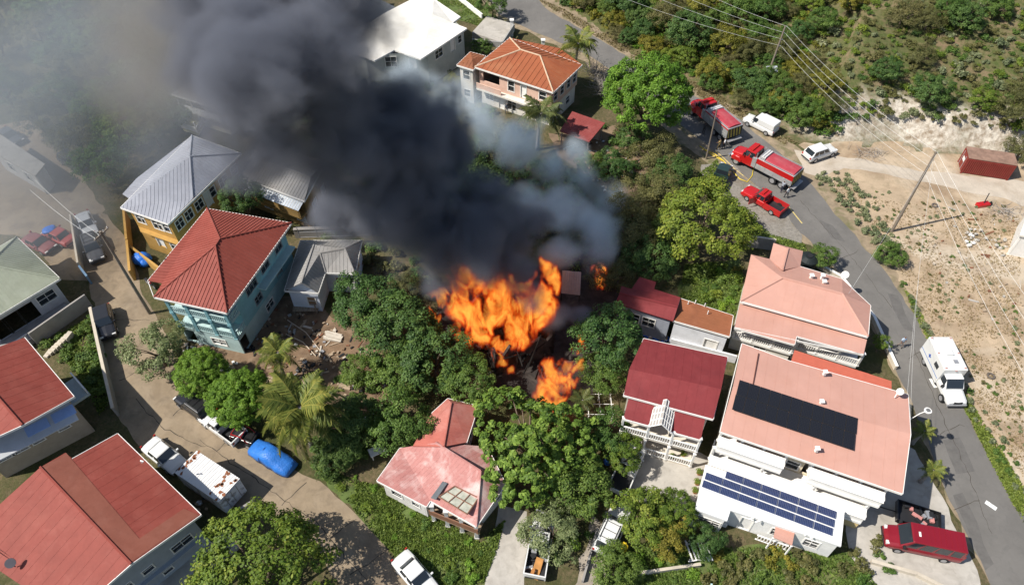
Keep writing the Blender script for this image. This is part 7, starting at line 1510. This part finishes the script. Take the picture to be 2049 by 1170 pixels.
puffs('smoke', 'thick dark grey smoke plume billowing up from the burning house', 'smoke',
      UP((1065, 575, 8.5, 2.2), (1010, 550, 9, 3.), (950, 530, 9.5, 3.4), (1105, 640, 5, 1.8), (1150, 640, 4, 1.8), (1020, 490, 10, 4.4), (920, 480, 11, 5.4), (690, 440, 12, 4), (830, 480, 12, 4.5), (860, 400, 13, 6.5), (960, 420, 12, 5),
         (765, 410, 15, 5.2), (760, 300, 17, 7.5), (860, 270, 15, 6), (665, 290, 19, 6), (650, 210, 21, 7.5), (770, 210, 19, 5.5), (540, 180, 24, 7), (520, 270, 22, 5), (615, 110, 25, 7), (500, 70, 28, 7.5), (620, 0, 31, 8), (460, -60, 34, 9), (660, 40, 27, 4)),
      volmat('dark_smoke', (.27, .285, .335), 1.05, .0), .26, nscale=.18, amp=1.3, thr=.17, gain=2.0, warp=3.4, detail=8., nrough=.68)
puffs('smoke', 'pale blue white smoke drifting off the right side of the fire', 'smoke',
      BL((1212, 385, 4.5, 2.9), (1165, 352, 5.5, 3.6), (1105, 325, 6.5, 3.8), (1040, 285, 8, 3.8), (965, 245, 9.5, 4.2), (890, 205, 11, 4.4), (820, 175, 12.5, 4), (1150, 300, 5.5, 2.4), (1190, 505, 4.5, 2.8), (1180, 455, 5, 3.4), (1120, 430, 6.5, 3.8), (1060, 410, 8, 3.2), (1205, 420, 4, 2.4), (1130, 510, 5.5, 2.6)),
      volmat('pale_smoke', (.86, .94, 1.0), .5, .2), .3, nscale=.24, amp=1.15, thr=.12, gain=1.2, warp=2.6, seed=9., nrough=.66, detail=6.)
puffs('smoke', 'ragged grey veil of smoke trailing left of the plume', 'smoke',
      BL((520, 230, 22, 5), (430, 150, 24, 7.5), (340, 60, 26, 8), (400, -20, 30, 9), (690, 480, 10, 3.6), (300, 170, 20, 6), (720, 90, 24, 3.6)),
      volmat('veil_smoke', (.40, .375, .35), .17, .05), .45, nscale=.13, amp=1.2, thr=.1, gain=1.3, warp=4, seed=21., detail=6., nrough=.64)
puffs('smoke', 'thin blue grey smoke drifting over the parking yard and the woods', 'smoke',
      BL((80, 120, 12, 16), (60, 330, 8, 12), (250, 60, 16, 15), (330, 180, 14, 10), (160, 430, 5, 6), (30, 470, 6, 7), (380, 20, 22, 13), (-80, 250, 10, 16), (420, 130, 20, 9), (300, 330, 10, 7)),
      volmat('thin_smoke', (.50, .54, .59), .06, .1), 1.2, nscale=.06, amp=.6, thr=.1, gain=1.5, warp=5, seed=4.)
FL = volmat('flame_gas', (.05, .03, .02), .9, 0, emis=(1.0, 1.6))
FK = dict(nscale=.62, amp=.8, thr=.74, gain=1.05, warp=1.7, stretch=(1, 1, .36), detail=9., nrough=.72, ridged=True)
puffs('flames', 'tall orange flames burning through the roof of the house', 'fire',
      BL((925, 590, 6.5, 1.6), (945, 630, 5.5, 1.8), (985, 600, 6.8, 2), (1000, 650, 5, 2), (1045, 660, 4.6, 2), (1030, 610, 6.5, 1.8), (1075, 640, 5.5, 1.8), (960, 665, 4.3, 2.0), (1075, 590, 7, 1.7), (965, 565, 8, 1.7), (930, 555, 8, 1.6), (915, 620, 6, 1.6), (1050, 570, 8, 1.6), (1090, 615, 6, 1.6), (1010, 575, 8, 1.7)), FL, .13, **FK)
puffs('flames', 'flames beside the upright metal sheet behind the burning house', 'fire', BL((1105, 550, 4, 1.4), (1112, 575, 3, 1.2), (1098, 530, 5.2, 1)), FL, .12, seed=3., **FK)
puffs('flames', 'tall flames licking up in front of the burning house by the tree', 'fire', BL((1105, 765, 3.6, 1.5), (1110, 800, 2.4, 1.4), (1090, 790, 2.6, 1.2), (1130, 770, 3.2, 1.3), (1145, 730, 4, 1.1), (1100, 740, 4.4, 1.2)), FL, .11, seed=5., **FK)
puffs('flames', 'flames pouring out of the doorway of the burning house', 'fire', BL((1005, 705, 2.6, 1.1), (1010, 725, 1.6, .9), (1000, 690, 3.4, 1)), FL, .1, seed=7., **FK)
puffs('flames', 'small patch of fire on the ground below the burning doorway', 'fire', BL((1014, 752, .8, .9), (1018, 760, .5, .6)), FL, .1, seed=8., **FK)
puffs('flames', 'small flames at the left edge of the burning house', 'fire', BL((872, 630, 1.2, .9), (882, 592, 2, .9), (915, 660, 1.6, .8)), FL, .1, seed=12., **FK)
puffs('flames', 'small flames at the dark tree on the right of the fire', 'fire', BL((1160, 692, 1.6, .9), (1154, 668, 2.2, .7), (1204, 548, 2, 1)), FL, .1, seed=14., **FK)
